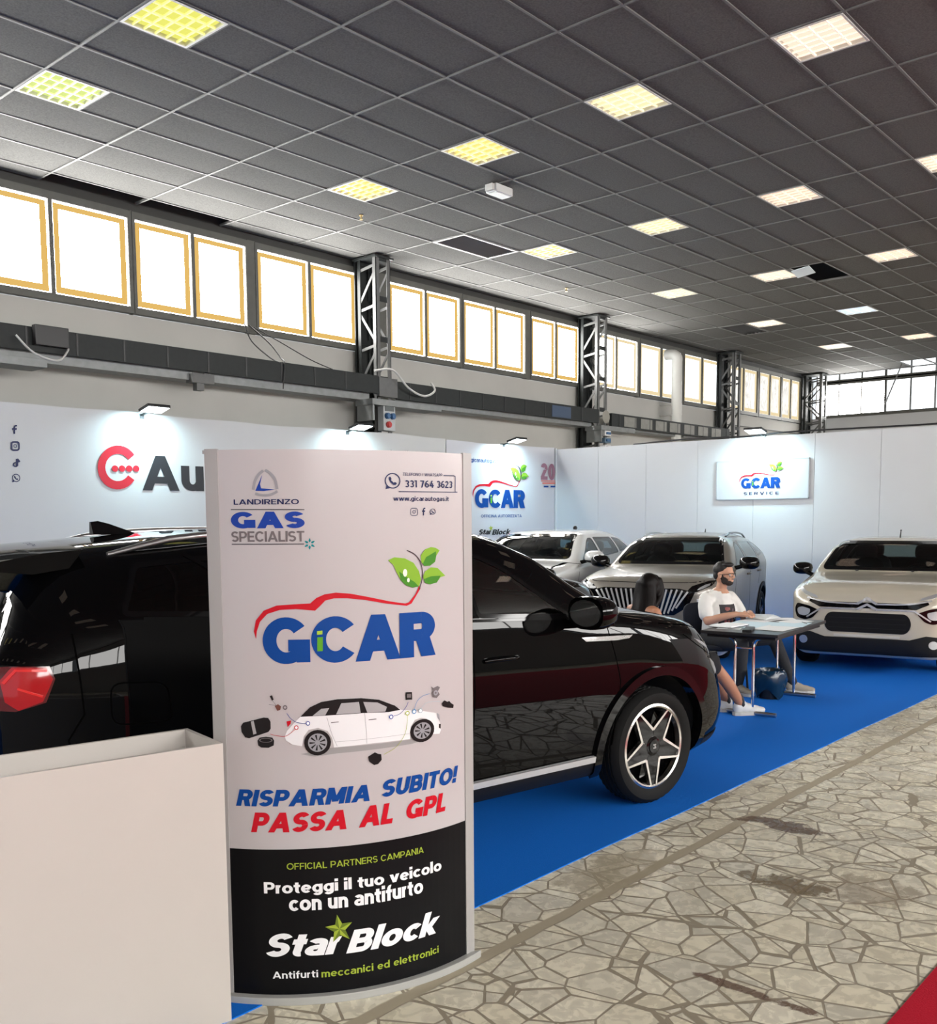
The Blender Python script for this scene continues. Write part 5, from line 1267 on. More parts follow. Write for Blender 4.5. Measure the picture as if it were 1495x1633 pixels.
# ---- grey crossover with the wide vertical-slat grille
pg = paint('silver_grey_paint', srgb(136, 131, 124), .4, .35, .6)
g_clr = glass('clear_car_glass', (.36, .42, .41))
p8w = [rounded([(-.72, 1.115), (-1.42, 1.145), (-1.44, 1.40), (-1.30, 1.40), (-1.16, 1.355)], .03), rounded([(-1.52, 1.15), (-2.26, 1.185), (-2.30, 1.40), (-1.53, 1.41)], .03), rounded([(-2.36, 1.195), (-2.86, 1.235), (-2.72, 1.37), (-2.38, 1.395)], .03)]
g8, S = build_car('crossover', 'silver grey crossover with wide vertical-slat chrome grille behind the seated people', 'car', P08, (10.98, 6.41), R(196), pg, g_clr, p8w,
    dict(cav=(-3.05, -.55), poly=rounded([(-.70, 1.155), (.70, 1.155), (.575, 1.455), (-.575, 1.455)], .05), x=(-1.6, .1), dash=1.06),
    dict(poly=rounded([(-.52, 1.21), (.52, 1.21), (.46, 1.39), (-.46, 1.39)], .05), x=(-3.7, -2.75)),
    {0: .775, -2.605: .775}, 'plain', mat('dark_alloy', (.10, .10, .105), .3, metal=.8), .335, .225, [(-1.22, .36), (-1.22, -.36), (-2.1, .4), (-2.1, -.4)])
for wx in (0, -2.605):
    b = MB()
    for sd in (1, -1): S.ribbon('side', arcpts(wx, .335, .435, -12, 192, 40), .06, .012, sd, mb=b, depth=.05, dens=.5)
    b.build('wheel_arch_trim', m_clad, g8, smooth=40)
patchb(g8, S, 'sill_cladding', 'side', [(-.42, .22), (-2.15, .22), (-2.18, .36), (-.40, .36)], m_clad, .008)
gaps(g8, S, [[(-.38, .40), (-.36, .75), (-.46, 1.08)], [(-1.48, .37), (-1.48, 1.16)], [(-2.2, .80), (-2.32, 1.0), (-2.34, 1.2)]])
gaps(g8, S, [[(-.72, 1.0), (-.55, .985), (0, .98), (.55, .985), (.72, 1.0)]], view='front')
mirrors(g8, S, -.62, 1.16, m_gloss, m_gloss, 1.10, 1.0, .17)
handles(g8, S, [-1.32, -2.18], .985, pg)
grl = [(-.60, .83), (.60, .83), (.66, .90), (.44, .93), (-.44, .93), (-.66, .90)]
patchb(g8, S, 'grille', 'front', [(-.64, .875), (-.46, .915), (.46, .915), (.64, .875), (.56, .70), (.40, .60), (-.40, .60), (-.56, .70)], m_gloss, .006, both=False)
sl = MB()
for k in range(-9, 10):
    yt = k * .062; yb = k * .047
    zt_ = .905 - .035 * max(0, abs(yt) - .42) / .2; zb_ = .615 + .11 * max(0, abs(yb) - .32) / .16
    S.ribbon('front', [(yt, zt_), (yt * .5 + yb * .5, (zt_ + zb_) / 2), (yb, zb_)], .020, .018, mb=sl)
sl.build('grille_slats', mat('bright_slat_metal', (.68, .68, .67), .35, metal=.55), g8)
patchb(g8, S, 'headlamp', 'front', [(.52, .86), (.66, .88), (.80, .945), (.83, 1.0), (.76, 1.0), (.60, .945)], m_gloss, .005)
for o in patchb(g8, S, 'headlamp_lens', 'front', [(.66, .90), (.72, .915), (.78, .95), (.785, .97), (.74, .96), (.68, .925)], m_refl, .008): pass
patchb(g8, S, 'daytime_lamp', 'front', [(.66, .80), (.71, .80), (.72, .62), (.68, .56)], m_refl, .006)
patchb(g8, S, 'bumper_intake', 'front', [(-.60, .30), (.60, .30), (.52, .46), (-.52, .46)], m_clad, .008, both=False)
patchb(g8, S, 'bumper_cladding', 'front', [(-.72, .24), (.72, .24), (.72, .30), (-.72, .30)], m_clad, .01, both=False)
b = MB()
for k in range(3): S.ribbon('front', [(-.012 * (1 + k % 2), .965 - .012 * k), (.012 * (1 + k % 2), .965 - .012 * k)], .008, .012, mb=b)
b.build('bonnet_badge', m_alu, g8)
for sd in (1, -1):
    rail = []
    for k in range(13):
        x_ = -1.35 - 1.5 * k / 12; p, n = S.hit('top', x_, sd * .565); e = min(1, min(k, 12 - k) / 2.0); rail.append(p + Vector((0, 0, .004 + .035 * e)))
    b = MB(); b.tube(rail, .014, 8); b.build('roof_rail', m_alu if sd < 0 else m_gloss, g8, smooth=50)
b = MB(); p = S.hit('top', -2.7, 0)[0]; b.tube([p, p + Vector((-.05, 0, .07))], [.012, .004], 8); b.build('roof_antenna', m_black, g8)

# ---- white crossover behind it
pw = paint('pearl_white_paint', srgb(226, 227, 225), .0, .3)
g_blue = glass('blue_tinted_car_glass', (.42, .55, .58))
gw, S = build_car('family_car', 'white family car parked in the corner behind the dark bonnet', 'car', [(r[0],) + tuple(v * (1.03 if i in (0, 4, 6, 8, 10, 11) else 1) for i, v in enumerate(r[1:])) for r in P08], (10.66, 8.62), R(194.5), pw, g_blue,
    [[(x, z * 1.03) for x, z in q] for q in p8w],
    dict(cav=(-3.05, -.55), poly=rounded([(-.70, 1.155 * 1.03), (.70, 1.155 * 1.03), (.575, 1.455 * 1.03), (-.575, 1.455 * 1.03)], .05), x=(-1.6, .1), dash=1.09),
    dict(poly=rounded([(-.52, 1.21 * 1.03), (.52, 1.21 * 1.03), (.46, 1.40 * 1.03), (-.46, 1.40 * 1.03)], .05), x=(-3.7, -2.75)),
    {0: .775, -2.605: .775}, 'plain', mat('grey_alloy', (.35, .35, .36), .3, metal=1), .335, .225, [(-1.22, .36), (-1.22, -.36), (-2.1, .4), (-2.1, -.4)])
gaps(gw, S, [[(-.38, .40), (-.36, .75), (-.46, 1.12)], [(-1.48, .37), (-1.48, 1.2)], [(-2.2, .80), (-2.32, 1.0), (-2.34, 1.24)]])
gaps(gw, S, [[(-.60, 1.10), (-.30, 1.13), (.2, 1.10), (.6, 1.04)]])
mirrors(gw, S, -.62, 1.20, pw, m_gloss, 1.13, 1.05, .17, cap=m_gloss)
handles(gw, S, [-1.32, -2.18], 1.03, pw)
patchb(gw, S, 'grille', 'front', [(-.5, .66), (.5, .66), (.56, .84), (-.56, .84)], m_gloss, .006, both=False)
patchb(gw, S, 'headlamp', 'front', [(.50, .90), (.66, .92), (.80, .975), (.80, 1.02), (.60, .97)], m_refl, .006)
b = MB(); p = S.hit('top', -1.9, 0)[0]; b.ellipsoid(p + Vector((-.7, 0, .01)), .07, .03, .035); b.build('roof_antenna', m_gloss, gw, smooth=40)

# ---- beige small car on the right
pc = paint('sand_beige_paint', srgb(190, 183, 167), .2, .32)
c3, S = build_car('small_hatchback', 'sand beige small car facing out with a chrome double chevron on the nose', 'car', C3, (11.76, 3.95), R(191), pc, g_clr,
    [rounded([(-.66, 1.085), (-1.36, 1.10), (-1.38, 1.37), (-1.24, 1.365), (-1.10, 1.315)], .03), rounded([(-1.46, 1.105), (-2.16, 1.12), (-2.2, 1.37), (-1.47, 1.375)], .03), rounded([(-2.26, 1.13), (-2.62, 1.15), (-2.56, 1.31), (-2.28, 1.36)], .03)],
    dict(cav=(-2.86, -.52), poly=rounded([(-.705, 1.115), (.705, 1.115), (.585, 1.42), (-.585, 1.42)], .05), x=(-1.6, .1), dash=1.02),
    dict(poly=rounded([(-.52, 1.16), (.52, 1.16), (.47, 1.36), (-.47, 1.36)], .05), x=(-3.5, -2.6)),
    {0: .765, -2.54: .765}, 'plain', mat('grey_alloy', (.35, .35, .36), .3, metal=1), .315, .215, [(-1.15, .36), (-1.15, -.36), (-1.95, .38), (-1.95, -.38)])
for wx in (0, -2.54):
    b = MB()
    for sd in (1, -1): S.ribbon('side', arcpts(wx, .315, .41, -12, 192, 40), .06, .010, sd, mb=b, depth=.05, dens=.5)
    b.build('wheel_arch_trim', m_clad, c3, smooth=40)
patchb(c3, S, 'sill_cladding', 'side', [(-.40, .20), (-2.12, .20), (-2.14, .33), (-.38, .33)], m_clad, .008)
gaps(c3, S, [[(-.38, .38), (-.36, .75), (-.46, 1.05)], [(-1.42, .35), (-1.42, 1.11)], [(-2.12, .76), (-2.22, .95), (-2.24, 1.13)]])
mirrors(c3, S, -.55, 1.10, m_gloss, m_gloss, 1.02, .92, .15)
handles(c3, S, [-1.28, -2.08], .95, pc)
gr = rounded([(-.41, .47), (.41, .47), (.46, .58), (.41, .69), (-.41, .69), (-.46, .58)], .06)
patchb(c3, S, 'grille', 'front', gr, mat('grille_black_mesh', (.004, .004, .005), .6, spec=.2), .006, both=False)
b = MB()
for k in range(3): S.ribbon('front', [(-.40, .52 + .055 * k), (.40, .52 + .055 * k)], .006, .008, mb=b)
b.build('grille_bars', m_clad, c3)
patchb(c3, S, 'lower_bumper', 'front', [(-.80, .235), (.80, .235), (.80, .44), (.60, .46), (.44, .41), (-.44, .41), (-.60, .46), (-.80, .44)], m_clad, .010, both=False)
patchb(c3, S, 'number_plate_band', 'front', [(-.34, .418), (.34, .418), (.34, .448), (-.34, .448)], mat('satin_silver_strip', srgb(190, 186, 176), .35), .012, both=False)
# chevron bars across the nose
m_chev = mat('bright_chrome_bar', (.75, .75, .76), .25, metal=.7)
for nm_, z0_, zc in (('upper_chrome_bar', .79, .85), ('lower_chrome_bar', .73, .785)):
    b = MB(); pts = [(-.10, z0_), (-.0, zc), (.10, z0_)]
    S.ribbon('front', pts, .026, .020, mb=b, dens=.02)
    S.ribbon('front', [(.10, z0_), (.30, z0_ + .003), (.48, z0_ + (.015 if z0_ > .78 else -.0)), (.64, z0_ + (.05 if z0_ > .78 else -.11))], .016, .016, mb=b); S.ribbon('front', [(-.10, z0_), (-.30, z0_ + .003), (-.48, z0_ + (.015 if z0_ > .78 else 0)), (-.64, z0_ + (.05 if z0_ > .78 else -.11))], .016, .016, mb=b)
    b.build(nm_, m_chev, c3, smooth=30)
patchb(c3, S, 'nose_band', 'front', [(-.50, .742), (.50, .742), (.62, .80), (.60, .845), (.46, .805), (-.46, .805), (-.60, .845), (-.62, .80)], m_gloss, .004, both=False)
patchb(c3, S, 'daytime_lamp', 'front', [(.52, .835), (.66, .865), (.76, .92), (.745, .945), (.66, .905), (.54, .865)], m_refl, .008)
patchb(c3, S, 'headlamp', 'front', rounded([(.50, .70), (.62, .75), (.76, .775), (.79, .70), (.76, .61), (.66, .585), (.58, .61)], .03), m_gloss, .006)
for o in patchb(c3, S, 'headlamp_lens', 'front', rounded([(.60, .71), (.70, .735), (.755, .71), (.74, .645), (.66, .63), (.61, .66)], .03), m_refl, .010): pass
patchb(c3, S, 'fog_lamp', 'front', [(.67 + .045 * math.cos(2 * PI * k / 14), .365 + .045 * math.sin(2 * PI * k / 14)) for k in range(14)], m_refl, .016)
wp = MB()
for y_ in (-.30, .32): p = S.hit('top', -.38, y_)[0]; wp.ellipsoid(p, .015, .02, .012)
wp.build('washer_jet', m_black, c3)
b = MB(); p = S.hit('top', -1.45, .05)[0]; b.tube([p, p + Vector((-.06, 0, .085))], [.010, .005], 8); b.ellipsoid(p + Vector((-.06, 0, .085)), .01, .01, .01); b.build('roof_antenna', m_black, c3)

for r_ in (suv, dk, g8, gw, c3): split_sides(r_)
# ------------------------------------------------------------------ carpets
m_blue = mat('blue_exhibition_carpet', (.005, .155, .64), .9, spec=.15, noise=.10, nscale=160, bump=.25)
m_redc = mat('red_exhibition_carpet', (.52, .010, .030), .9, spec=.15, noise=.12, nscale=160, bump=.25)
cp = MB(); nx, ny = 70, 2; vs = []; fs = []
e_ = random.Random(5)
edge = [2.845 + .004 * math.sin(k * .9) for k in range(nx + 1)]
x0_, x1_ = -4.0, XP
for k in range(nx + 1):
    x = x0_ + (x1_ - x0_) * k / nx; vs += [(x, edge[k], 0), (x, edge[k], .005), (x, YP - .001, .005), (x, YP - .001, 0)]
for k in range(nx):
    for i in range(3): fs.append((k * 4 + i, (k + 1) * 4 + i, (k + 1) * 4 + i + 1, k * 4 + i + 1))
tag(cp.add(vs, fs).build('blue_carpet', m_blue), 'bright blue exhibition carpet lying under all the parked cars', 'carpet')
tag(MB().box(-8, 26, -5.5, 1.07, 0, .005).build('red_carpet', m_redc), 'plain red aisle carpet lying beyond the strip of broken stone paving', 'carpet')

# ------------------------------------------------------------------ recessed ceiling lights
m_fix = mat('light_fixture_white', (.62, .62, .58), .4)
def lcol(k): return {'lime': (.80, .78, .16), 'lime2': (.70, .80, .26), 'yellow': (.98, .80, .24), 'cream': (1, .86, .50), 'pink': (1, .80, .62), 'rose': (1, .74, .56), 'blue': (.55, .74, 1)}[k]
PH = {(0, 2): ('lime2', 'green tinted square ceiling light nearest the broken ceiling by the windows'), (0, 1): ('lime', 'lime yellow square ceiling light at the top of the frame, beside the green tinted one'),
      (1, 2): ('yellow', 'yellow square ceiling light between the dark air grille and the broken ceiling'), (1, 1): ('yellow', 'warm yellow square ceiling light just above the white detector box'), (1, 0): ('cream', 'cream square ceiling light in the upper middle, beside the bright pinkish one'),
      (1, -1): ('pink', 'largest pinkish white square ceiling light with a clear louvre grid'), (2, 2): ('yellow', 'small yellow ceiling light touching the corner of the dark air grille'), (2, 1): ('cream', 'cream ceiling light two tiles beyond the white detector box'),
      (2, 0): ('rose', 'rosy ceiling light between the largest pinkish one and the open ceiling hole'), (2, -1): ('pink', 'half visible ceiling light two rows beyond the largest pinkish one'), (3, 2): ('cream', 'small cream ceiling light between the air grille and the far dark vent'),
      (3, 1): ('pink', 'ceiling light directly beside the open ceiling hole'), (3, 0): ('rose', 'rosy ceiling light on the aisle side of the open ceiling hole'), (4, 1): ('blue', 'only bluish white ceiling light among the warm ones'), (4, 2): ('pink', 'ceiling light touching the far dark vent'),
      (5, 2): ('rose', 'farthest rosy ceiling light near the end windows on the window side'), (5, 1): ('rose', 'farthest rosy ceiling light to the right of the window opener rod')}
def make_light(x, y, key, label, group):
    o = thing('ceiling_light', label, 'ceiling light', (x, y, CEIL), 0, group)
    hx, hy = TX / 4 - .012, TY / 2 - .012
    f = MB(); t = .022
    f.box(-hx, hx, -hy, -hy + t, -.006, .06); f.box(-hx, hx, hy - t, hy, -.006, .06); f.box(-hx, -hx + t, -hy + t, hy - t, -.006, .06); f.box(hx - t, hx, -hy + t, hy - t, -.006, .06)
    f.build('frame', m_fix, o)
    MB().box(-hx + t, hx - t, -hy + t, hy - t, .034, .04).build('lamp_tray', emission('lamp_glow_' + key, lcol(key), 1.0 * FIXTURE_GAIN), o)
    l = MB(); c = lcol(key)
    for k in range(1, 4): yy = -hy + 2 * hy * k / 4; l.box(-hx + t, hx - t, yy - .008, yy + .008, -.003, .016)
    for k in range(1, 6): xx = -hx + 2 * hx * k / 6; l.box(xx - .006, xx + .006, -hy + t, hy - t, -.003, .016)
    l.build('louvre', mat('louvre_' + key, tuple(.3 + .5 * q for q in c), .3, emit=tuple(.06 + .94 * q for q in c), estr=.55), o)  # blades glow by themselves to look lit by the tray
    return o
for kx in range(-3, 6):
    for ky in range(-6, 3):
        i, j = -1 + 3 * kx, 1 + 3 * ky
        x0, x1, y0, y1 = cell(i, j); x, y = x0 + TX / 4, (y0 + y1) / 2
        if (kx, ky) in PH: key, lb = PH[(kx, ky)]; make_light(x, y, key, lb, 'recessed ceiling lights')
        elif kx <= 3 and -4 <= ky <= 2 or kx >= 4 and ky >= -1:  # unseen fixtures carrying the grid on, added for light and reflections
            make_light(x, y, 'pink' if ky < 1 else 'yellow', 'unseen recessed square ceiling light added for light and reflections', 'added unseen ceiling lights')
        else: # plain tile closes the cell
            MB().box(x0 + .012, x0 + TX / 2 - .012, y0 + .012, y1 - .012, CEIL, CEIL + .01).build('ceiling_panel', ceil_o.data.materials[0], ceil_o)

# air grille, far vent, detector box, loose diffuser
def grille_(i, j, name, label, n, frame_m, slat_m):
    x0, x1, y0, y1 = cell(i, j)
    o = thing(name, label, 'air vent', ((x0 + x1) / 2, (y0 + y1) / 2, CEIL)); hx, hy = TX / 2 - .012, TY / 2 - .012; f = MB(); t = .04
    f.box(-hx, hx, -hy, -hy + t, -.008, .05); f.box(-hx, hx, hy - t, hy, -.008, .05); f.box(-hx, -hx + t, -hy + t, hy - t, -.008, .05); f.box(hx - t, hx, -hy + t, hy - t, -.008, .05)
    f.build('frame', frame_m, o); s = MB()
    for k in range(n):
        yy = -hy + t + (2 * hy - 2 * t) * (k + .5) / n; s.box(-hx + t, hx - t, -.003, .003, -.026, .026, M=Matrix.Translation((0, yy, .02)) @ Matrix.Rotation(R(35), 4, 'X'))
    s.build('slats', slat_m, o); return o
grille_(4, 8, 'air_grille', 'dark slatted rectangular air grille in the ceiling above the lattice column', 12, mat('grille_frame', (.30, .30, .30), .5), mat('grille_slat_grey', (.13, .13, .13), .5))
grille_(11, 8, 'air_vent', 'far dark rectangular vent opening in the ceiling', 6, m_steel_l, m_black)
dt = thing('emergency_light', 'small white box fitting hanging under the ceiling tiles', 'emergency light', (10.29, 8.47, CEIL - .012))
MB().box(-.17, .17, -.09, .09, -.10, 0).build('housing', mat('fitting_white', (.55, .56, .55), .4), dt, bevel=.012)
MB().box(-.22, -.17, -.06, .06, -.09, -.01).build('bracket', m_grey, dt); MB().box(-.14, .14, -.07, .07, -.112, -.10).build('diffuser', mat('opal_diffuser', (.6, .62, .62), .3), dt)
x0, x1, y0, y1 = cell(8, 3)
ld = thing('loose_diffuser', 'pale bluish diffuser panel hanging down at the open ceiling hole', 'light diffuser', (x0 + .02, (y0 + y1) / 2 + .08, CEIL - .03))
MB().box(0, .30, -.16, .16, -.005, .005, M=Matrix.Rotation(R(12), 4, 'Y') @ Matrix.Rotation(R(-8), 4, 'X')).build('panel', mat('pale_diffuser', (.72, .82, .88), .3), ld)
for (x, y, lb) in ((9.9, 10.72, 'small yellowish sprinkler head in the ceiling before the first lattice column'), (15.6, 11.2, 'small sprinkler head in the ceiling before the second lattice column')):
    b = MB(); b.cyl((0, 0), .03, -.012, 0, 12); b.cyl((0, 0), .012, -.06, -.01, 8); b.cyl((0, 0), .025, -.066, -.06, 12); o = b.build('sprinkler_head', mat('brass', (.45, .33, .14), .4, metal=.8)); o.location = (x, y, CEIL)
    tag(o, lb, 'sprinkler')
rod = MB().tube([(0, 0, 0), (.25, .55, -1.15)], .018, 8).build('opener_rod', m_steel_l); rod.location = (29.8, 9.55, CEIL); tag(rod, 'slanting grey opener rod in front of the end wall windows', 'rod')

# ------------------------------------------------------------------ lattice columns and wall services
TN = [1]
for a, b in [(11.54, 12.23), (18.06, 18.58), (24.64, 25.16), (29.94, 30.9), (7.34, 7.37), (9.28, 9.42), (4.64, 5.11), (14.14, 14.19), (16.14, 16.29), (20.46, 20.53), (22.59, 22.64), (26.94, 27.01), (28.54, 28.56)]:
    TN[0] += 1; tag(MB().box(a, b, YW1 - .06, YW1 + .06, 4.60, 5.99).build('trim_%d' % TN[0], m_frame), kind='structure')
def lattice(x, wx, label, y0=12.06, y1=12.52, z0=0, z1=CEIL - .02):
    o = thing('lattice_column', label, 'column', (x, y0, 0), 0, 'steel lattice columns')
    a = .05; D = y1 - y0
    for cx in (0, wx):
        for cy in (0, D):
            c = MB(); sx = 1 if cx == 0 else -1; sy = 1 if cy == 0 else -1
            c.box(*sorted((cx, cx + sx * a * 1.6)), *sorted((cy, cy + sy * .012)), z0, z1); c.box(*sorted((cx, cx + sx * .012)), *sorted((cy, cy + sy * a * 1.6)), z0, z1)
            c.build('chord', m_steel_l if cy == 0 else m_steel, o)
    b = MB(); n = 9; h = (z1 - z0 - .2) / n
    for cx in (.02, wx - .02):
        for k in range(n):
            za, zb = z0 + .1 + k * h, z0 + .1 + (k + 1) * h
            p, q = ((.03, za), (D - .03, zb - .12)) if k % 2 else ((D - .03, za), (.03, zb - .12))
            b.bar((cx, p[0], p[1]), (cx, q[0], q[1]), .045, .012, (1, 0, 0)); b.bar((cx, .03, zb - .04), (cx, D - .03, zb - .10), .045, .012, (1, 0, 0))
    b.build('diagonal_bracing', m_steel_l, o)
    b = MB()
    for cy in (.01, D - .01):
        for k in range(n * 1 + 1): zz = z0 + .12 + k * h; b.box(.04, wx - .04, cy - .006, cy + .006, zz, zz + .09)
        if cy > .1: b.box(-.02, wx + .02, cy + .04, cy + .06, z0, z1)
    b.build('batten_plates', m_steel, o)
    MB().box(-.05, wx + .05, -.04, D + .06, z1 - .03, z1).build('cap_plate', m_steel, o)
lattice(11.44, .33, 'lattice column with the grey socket box, nearest of the row')
lattice(17.96, .36, 'lattice column above the white partition corner')
lattice(24.38, .38, 'lattice column rising behind the wall floodlight on the end partition')
lattice(29.98, .42, 'lattice column in the far corner beside the end windows', y0=11.95)
# busbar trunking
bt = thing('cable_trunking', 'long dark grey cable trunking running along the window wall', 'cable trunking', (0, 11.98, 3.83))
runs = [(-5, 11.40, 0.0, .29), (11.82, 17.9, -.05, .24), (18.4, 24.0, -.09, .20)]
for a, b, z0, z1 in runs:
    MB().box(a, b, 0, .07, z0, z1).build('trunking_section', m_steel, bt, bevel=.004); s = MB(); x = a + .3
    while x < b - .1: s.box(x, x + .025, -.006, 0, z0 + .01, z1 - .01); x += .64
    s.build('joint_covers', m_black, bt)
MB().box(11.40, 11.82, -.01, .08, -.04, .27).build('junction_section', m_steel_l, bt)
plates = MB()
for x in (18.9, 19.6, 20.25, 20.9, 21.6, 22.3, 23.0): plates.box(x, x + .5, -.005, 0, -.06, .16)
plates.build('cover_plates', mat('pale_cover_plate', (.22, .22, .20), .5, noise=.3, nscale=9), bt)
b = MB().box(16.2, 16.85, -.008, 0, -.03, .20).build('blue_cover_plate', mat('dull_blue_plate', (.04, .07, .13), .5), bt)
rs = MB(); rs.tube([(18.16, -.012, .10), (18.16, -.005, .10)], .14, 24); rs.build('round_cover', mat('round_cover_beige', (.28, .27, .23), .5), bt)
jb = MB().box(0, .42, -.10, -.005, 0, .24).build('junction_box', m_black, bevel=.01); jb.location = (5.62, 11.98, 3.90); tag(jb, 'black junction box sitting on the dark trunking, with a grey cable loop', 'junction box')
mb_ = MB(); mb_.box(0, .36, -.02, .14, .0, .13); mb_.box(.08, .2, 0, .1, -.10, 0); mb_.box(.22, .30, .02, .05, .13, .22)
o = mb_.build('cable_support', m_steel_l, bevel=.004); o.location = (7.88, 12.05, 3.68); tag(o, 'small steel cable support under the trunking above the letter emblem', 'bracket')
tr = MB()
for a, b in ((-5, 11.2), (12.0, 17.7), (18.6, 24.2)):
    pass
tray = thing('cable_tray', 'galvanised cable tray running below the dark trunking', 'cable tray', (0, 12.12, 3.72))
for a, b, dz in ((-5, 11.3, 0), (11.9, 17.8, -.02), (18.5, 21.4, -.02), (21.8, 24.2, -.02)):
    t_ = MB(); t_.box(a, b, 0, .30, dz, dz + .012); t_.box(a, b, -.01, 0, dz, dz + .13); t_.box(a, b, .30, .31, dz, dz + .13); t_.build('tray_section', m_galv, tray)
for (xa, xb, lb) in ((5.0, 5.72, 'steel bracket shelf under the black junction box'), (11.1, 12.75, 'steel bracket shelf at the column with the socket box'), (17.75, 19.1, 'steel bracket shelf at the column above the partition corner')):
    o = MB().box(0, xb - xa, 0, .42, 0, .10).box(.02, .06, .02, .4, -.25, 0).build('bracket_shelf', m_galv, bevel=.006); o.location = (xa, 11.82, 3.62); tag(o, lb, 'bracket')
# socket boxes
sb = thing('socket_box', 'grey wall socket box with red and blue sockets on the nearest column', 'socket box', (11.38, 11.86, 3.22))
MB().box(0, .27, 0, .14, 0, .47).build('housing', mat('socket_grey', (.42, .44, .45), .4), sb, bevel=.012)
MB().box(.03, .24, -.008, 0, .32, .44).build('breaker_cover', mat('smoked_cover', (.10, .11, .11), .2), sb)
for (dx, dz, m_) in ((.075, .24, mat('socket_blue', (.02, .09, .22), .4)), (.195, .24, mat('socket_blue', (.02, .09, .22), .4)), (.10, .10, mat('socket_red', (.45, .02, .02), .4))):
    q = MB(); q.tube([(dx, -.04, dz), (dx, .01, dz)], .052, 18); q.tube([(dx, -.055, dz), (dx, -.04, dz)], .04, 18); q.build('socket', m_, sb, smooth=40)
sb2 = thing('socket_box', 'white and blue stacked sockets on the column above the partition corner', 'socket box', (17.86, 11.8, 3.20))
for k in range(3): MB().box(0, .24, 0, .14, k * .15, k * .15 + .11).build('socket_module', mat('socket_white', (.62, .63, .63), .4) if k != 1 else mat('socket_slate', (.10, .16, .22), .4), sb2, bevel=.01); MB().box(.05, .19, -.03, 0, k * .15 + .03, k * .15 + .08).build('socket', mat('socket_blue', (.02, .09, .22), .4) if k else m_black, sb2)
dct = MB(); dct.tube([(0, 0, -2.3), (0, 0, 0)], .125, 20); dct.tube(smoothline([(0, 0, -.05), (0, 0, .06), (0, .10, .14), (0, .30, .16)], 5), .125, 20)
for z in (-1.05, -1.3): dct.tube([(0, 0, z - .015), (0, 0, z + .015)], .133, 20); dct.box(-.03, .03, .10, .445, z - .015, z + .015)
o = dct.build('exhaust_duct', mat('duct_white', (.55, .55, .52), .45), smooth=40); o.location = (21.6, 12.2, 5.55); tag(o, 'white vertical round duct running up the window wall', 'duct')
cd_ = MB(); cd_.tube([(0, 0, 0), (5.6, 0, .02)], .015, 8); o = cd_.build('conduit_pipe', m_steel_l); o.location = (24.9, 12.62, 4.27); tag(o, 'thin conduit pipe along the far window wall', 'pipe')
for nm, pts, r, m_, lb in (('hanging_cable', [(9.12, 12.5, 4.72), (9.17, 12.4, 4.45), (9.30, 12.15, 4.2), (9.36, 11.97, 4.1)], .010, m_black, 'thin dark cable dropping from the window to the trunking, with a tight curve'),
                       ('hanging_cable', [(9.2, 12.5, 4.70), (9.42, 12.3, 4.44), (9.48, 12.1, 4.2), (9.44, 11.97, 4.1), (9.40, 11.96, 3.72)], .010, m_black, 'thin dark cable looping below the trunking under the middle window'),
                       ('hanging_cable', [(9.3, 12.5, 4.68), (9.7, 12.35, 4.48), (10.1, 12.15, 4.25), (10.42, 12.0, 4.12)], .008, m_black, 'thin dark cable slanting away from the window to the trunking'),
                       ('hanging_cable', [(11.35, 12.04, 4.20), (11.6, 11.85, 4.22), (11.95, 11.84, 3.96), (12.35, 11.86, 3.86), (12.66, 11.9, 3.98), (12.62, 11.95, 4.12)], .018, m_grey, 'pale grey cable looping past the column with the socket box'),
                       ('hanging_cable', [(5.4, 11.92, 3.98), (5.55, 11.8, 3.78), (5.85, 11.82, 3.72), (6.02, 11.9, 3.86), (6.05, 11.95, 3.92)], .013, m_grey, 'grey cable looping under the black junction box')):
    b = MB(); b.tube(smoothline(pts, 6), r, 8); tag(b.build(nm, m_, smooth=60), lb, 'cable')

# ------------------------------------------------------------------ LED floodlights clamped on the partitions
def flood(x, y, rz, label, power):
    o = thing('floodlight', label, 'floodlight', (x, y, ZP + .03), rz, 'LED floodlights on the partitions')
    # local: -y points away from the wall, lamp tilted back towards it
    a = MB(); a.bar((0, .02, -.02), (0, -.24, .035), .03, .02); a.box(-.03, .03, -.01, .06, -.06, .0); a.build('arm', m_black, o)
    Mx = Matrix.Translation((0, -.31, .03)) @ Matrix.Rotation(R(-14), 4, 'X')
    MB().box(-.155, .155, -.115, .115, 0, .035, M=Mx).build('housing', m_black, o, bevel=.006)
    MB().box(-.14, .14, -.10, .10, -.006, -.001, M=Mx).build('lamp_face', emission('led_face', (.86, .96, 1), 9), o)
    L = bpy.data.lights.new('floodlight_lamp', 'AREA'); L.shape = 'RECTANGLE'; L.size = .26; L.size_y = .18; L.energy = power; L.color = (.60, .90, 1.0); L.spread = R(150)
    lo = bpy.data.objects.new('floodlight_lamp', L); COL.objects.link(lo); lo.parent = o
    lo.matrix_local = Matrix.Translation((0, -.31, .016)) @ Matrix.Rotation(R(26), 4, 'X')
flood(6.66, YP - .02, 0, 'floodlight on the banner above the red round emblem', FLOOD_W)
flood(10.10, YP - .02, 0, 'floodlight just above the top edge of the totem', FLOOD_W)
flood(13.85, YP - .02, 0, 'floodlight above the green leaves in the partition corner', FLOOD_W * 1.6)
flood(XP - .02, 7.10, R(-90), 'floodlight above the service sign on the end partition', FLOOD_W * 1.8)
cb = MB(); cb.tube(smoothline([(XP + .02, 9.6, ZP + .01), (XP + .02, 8.4, ZP + .04), (XP + .02, 7.4, ZP + .02), (XP + .02, 6.6, ZP + .05), (XP + .02, 4.6, ZP + .03), (XP + .02, 2.5, ZP + .04)], 8), .014, 8)
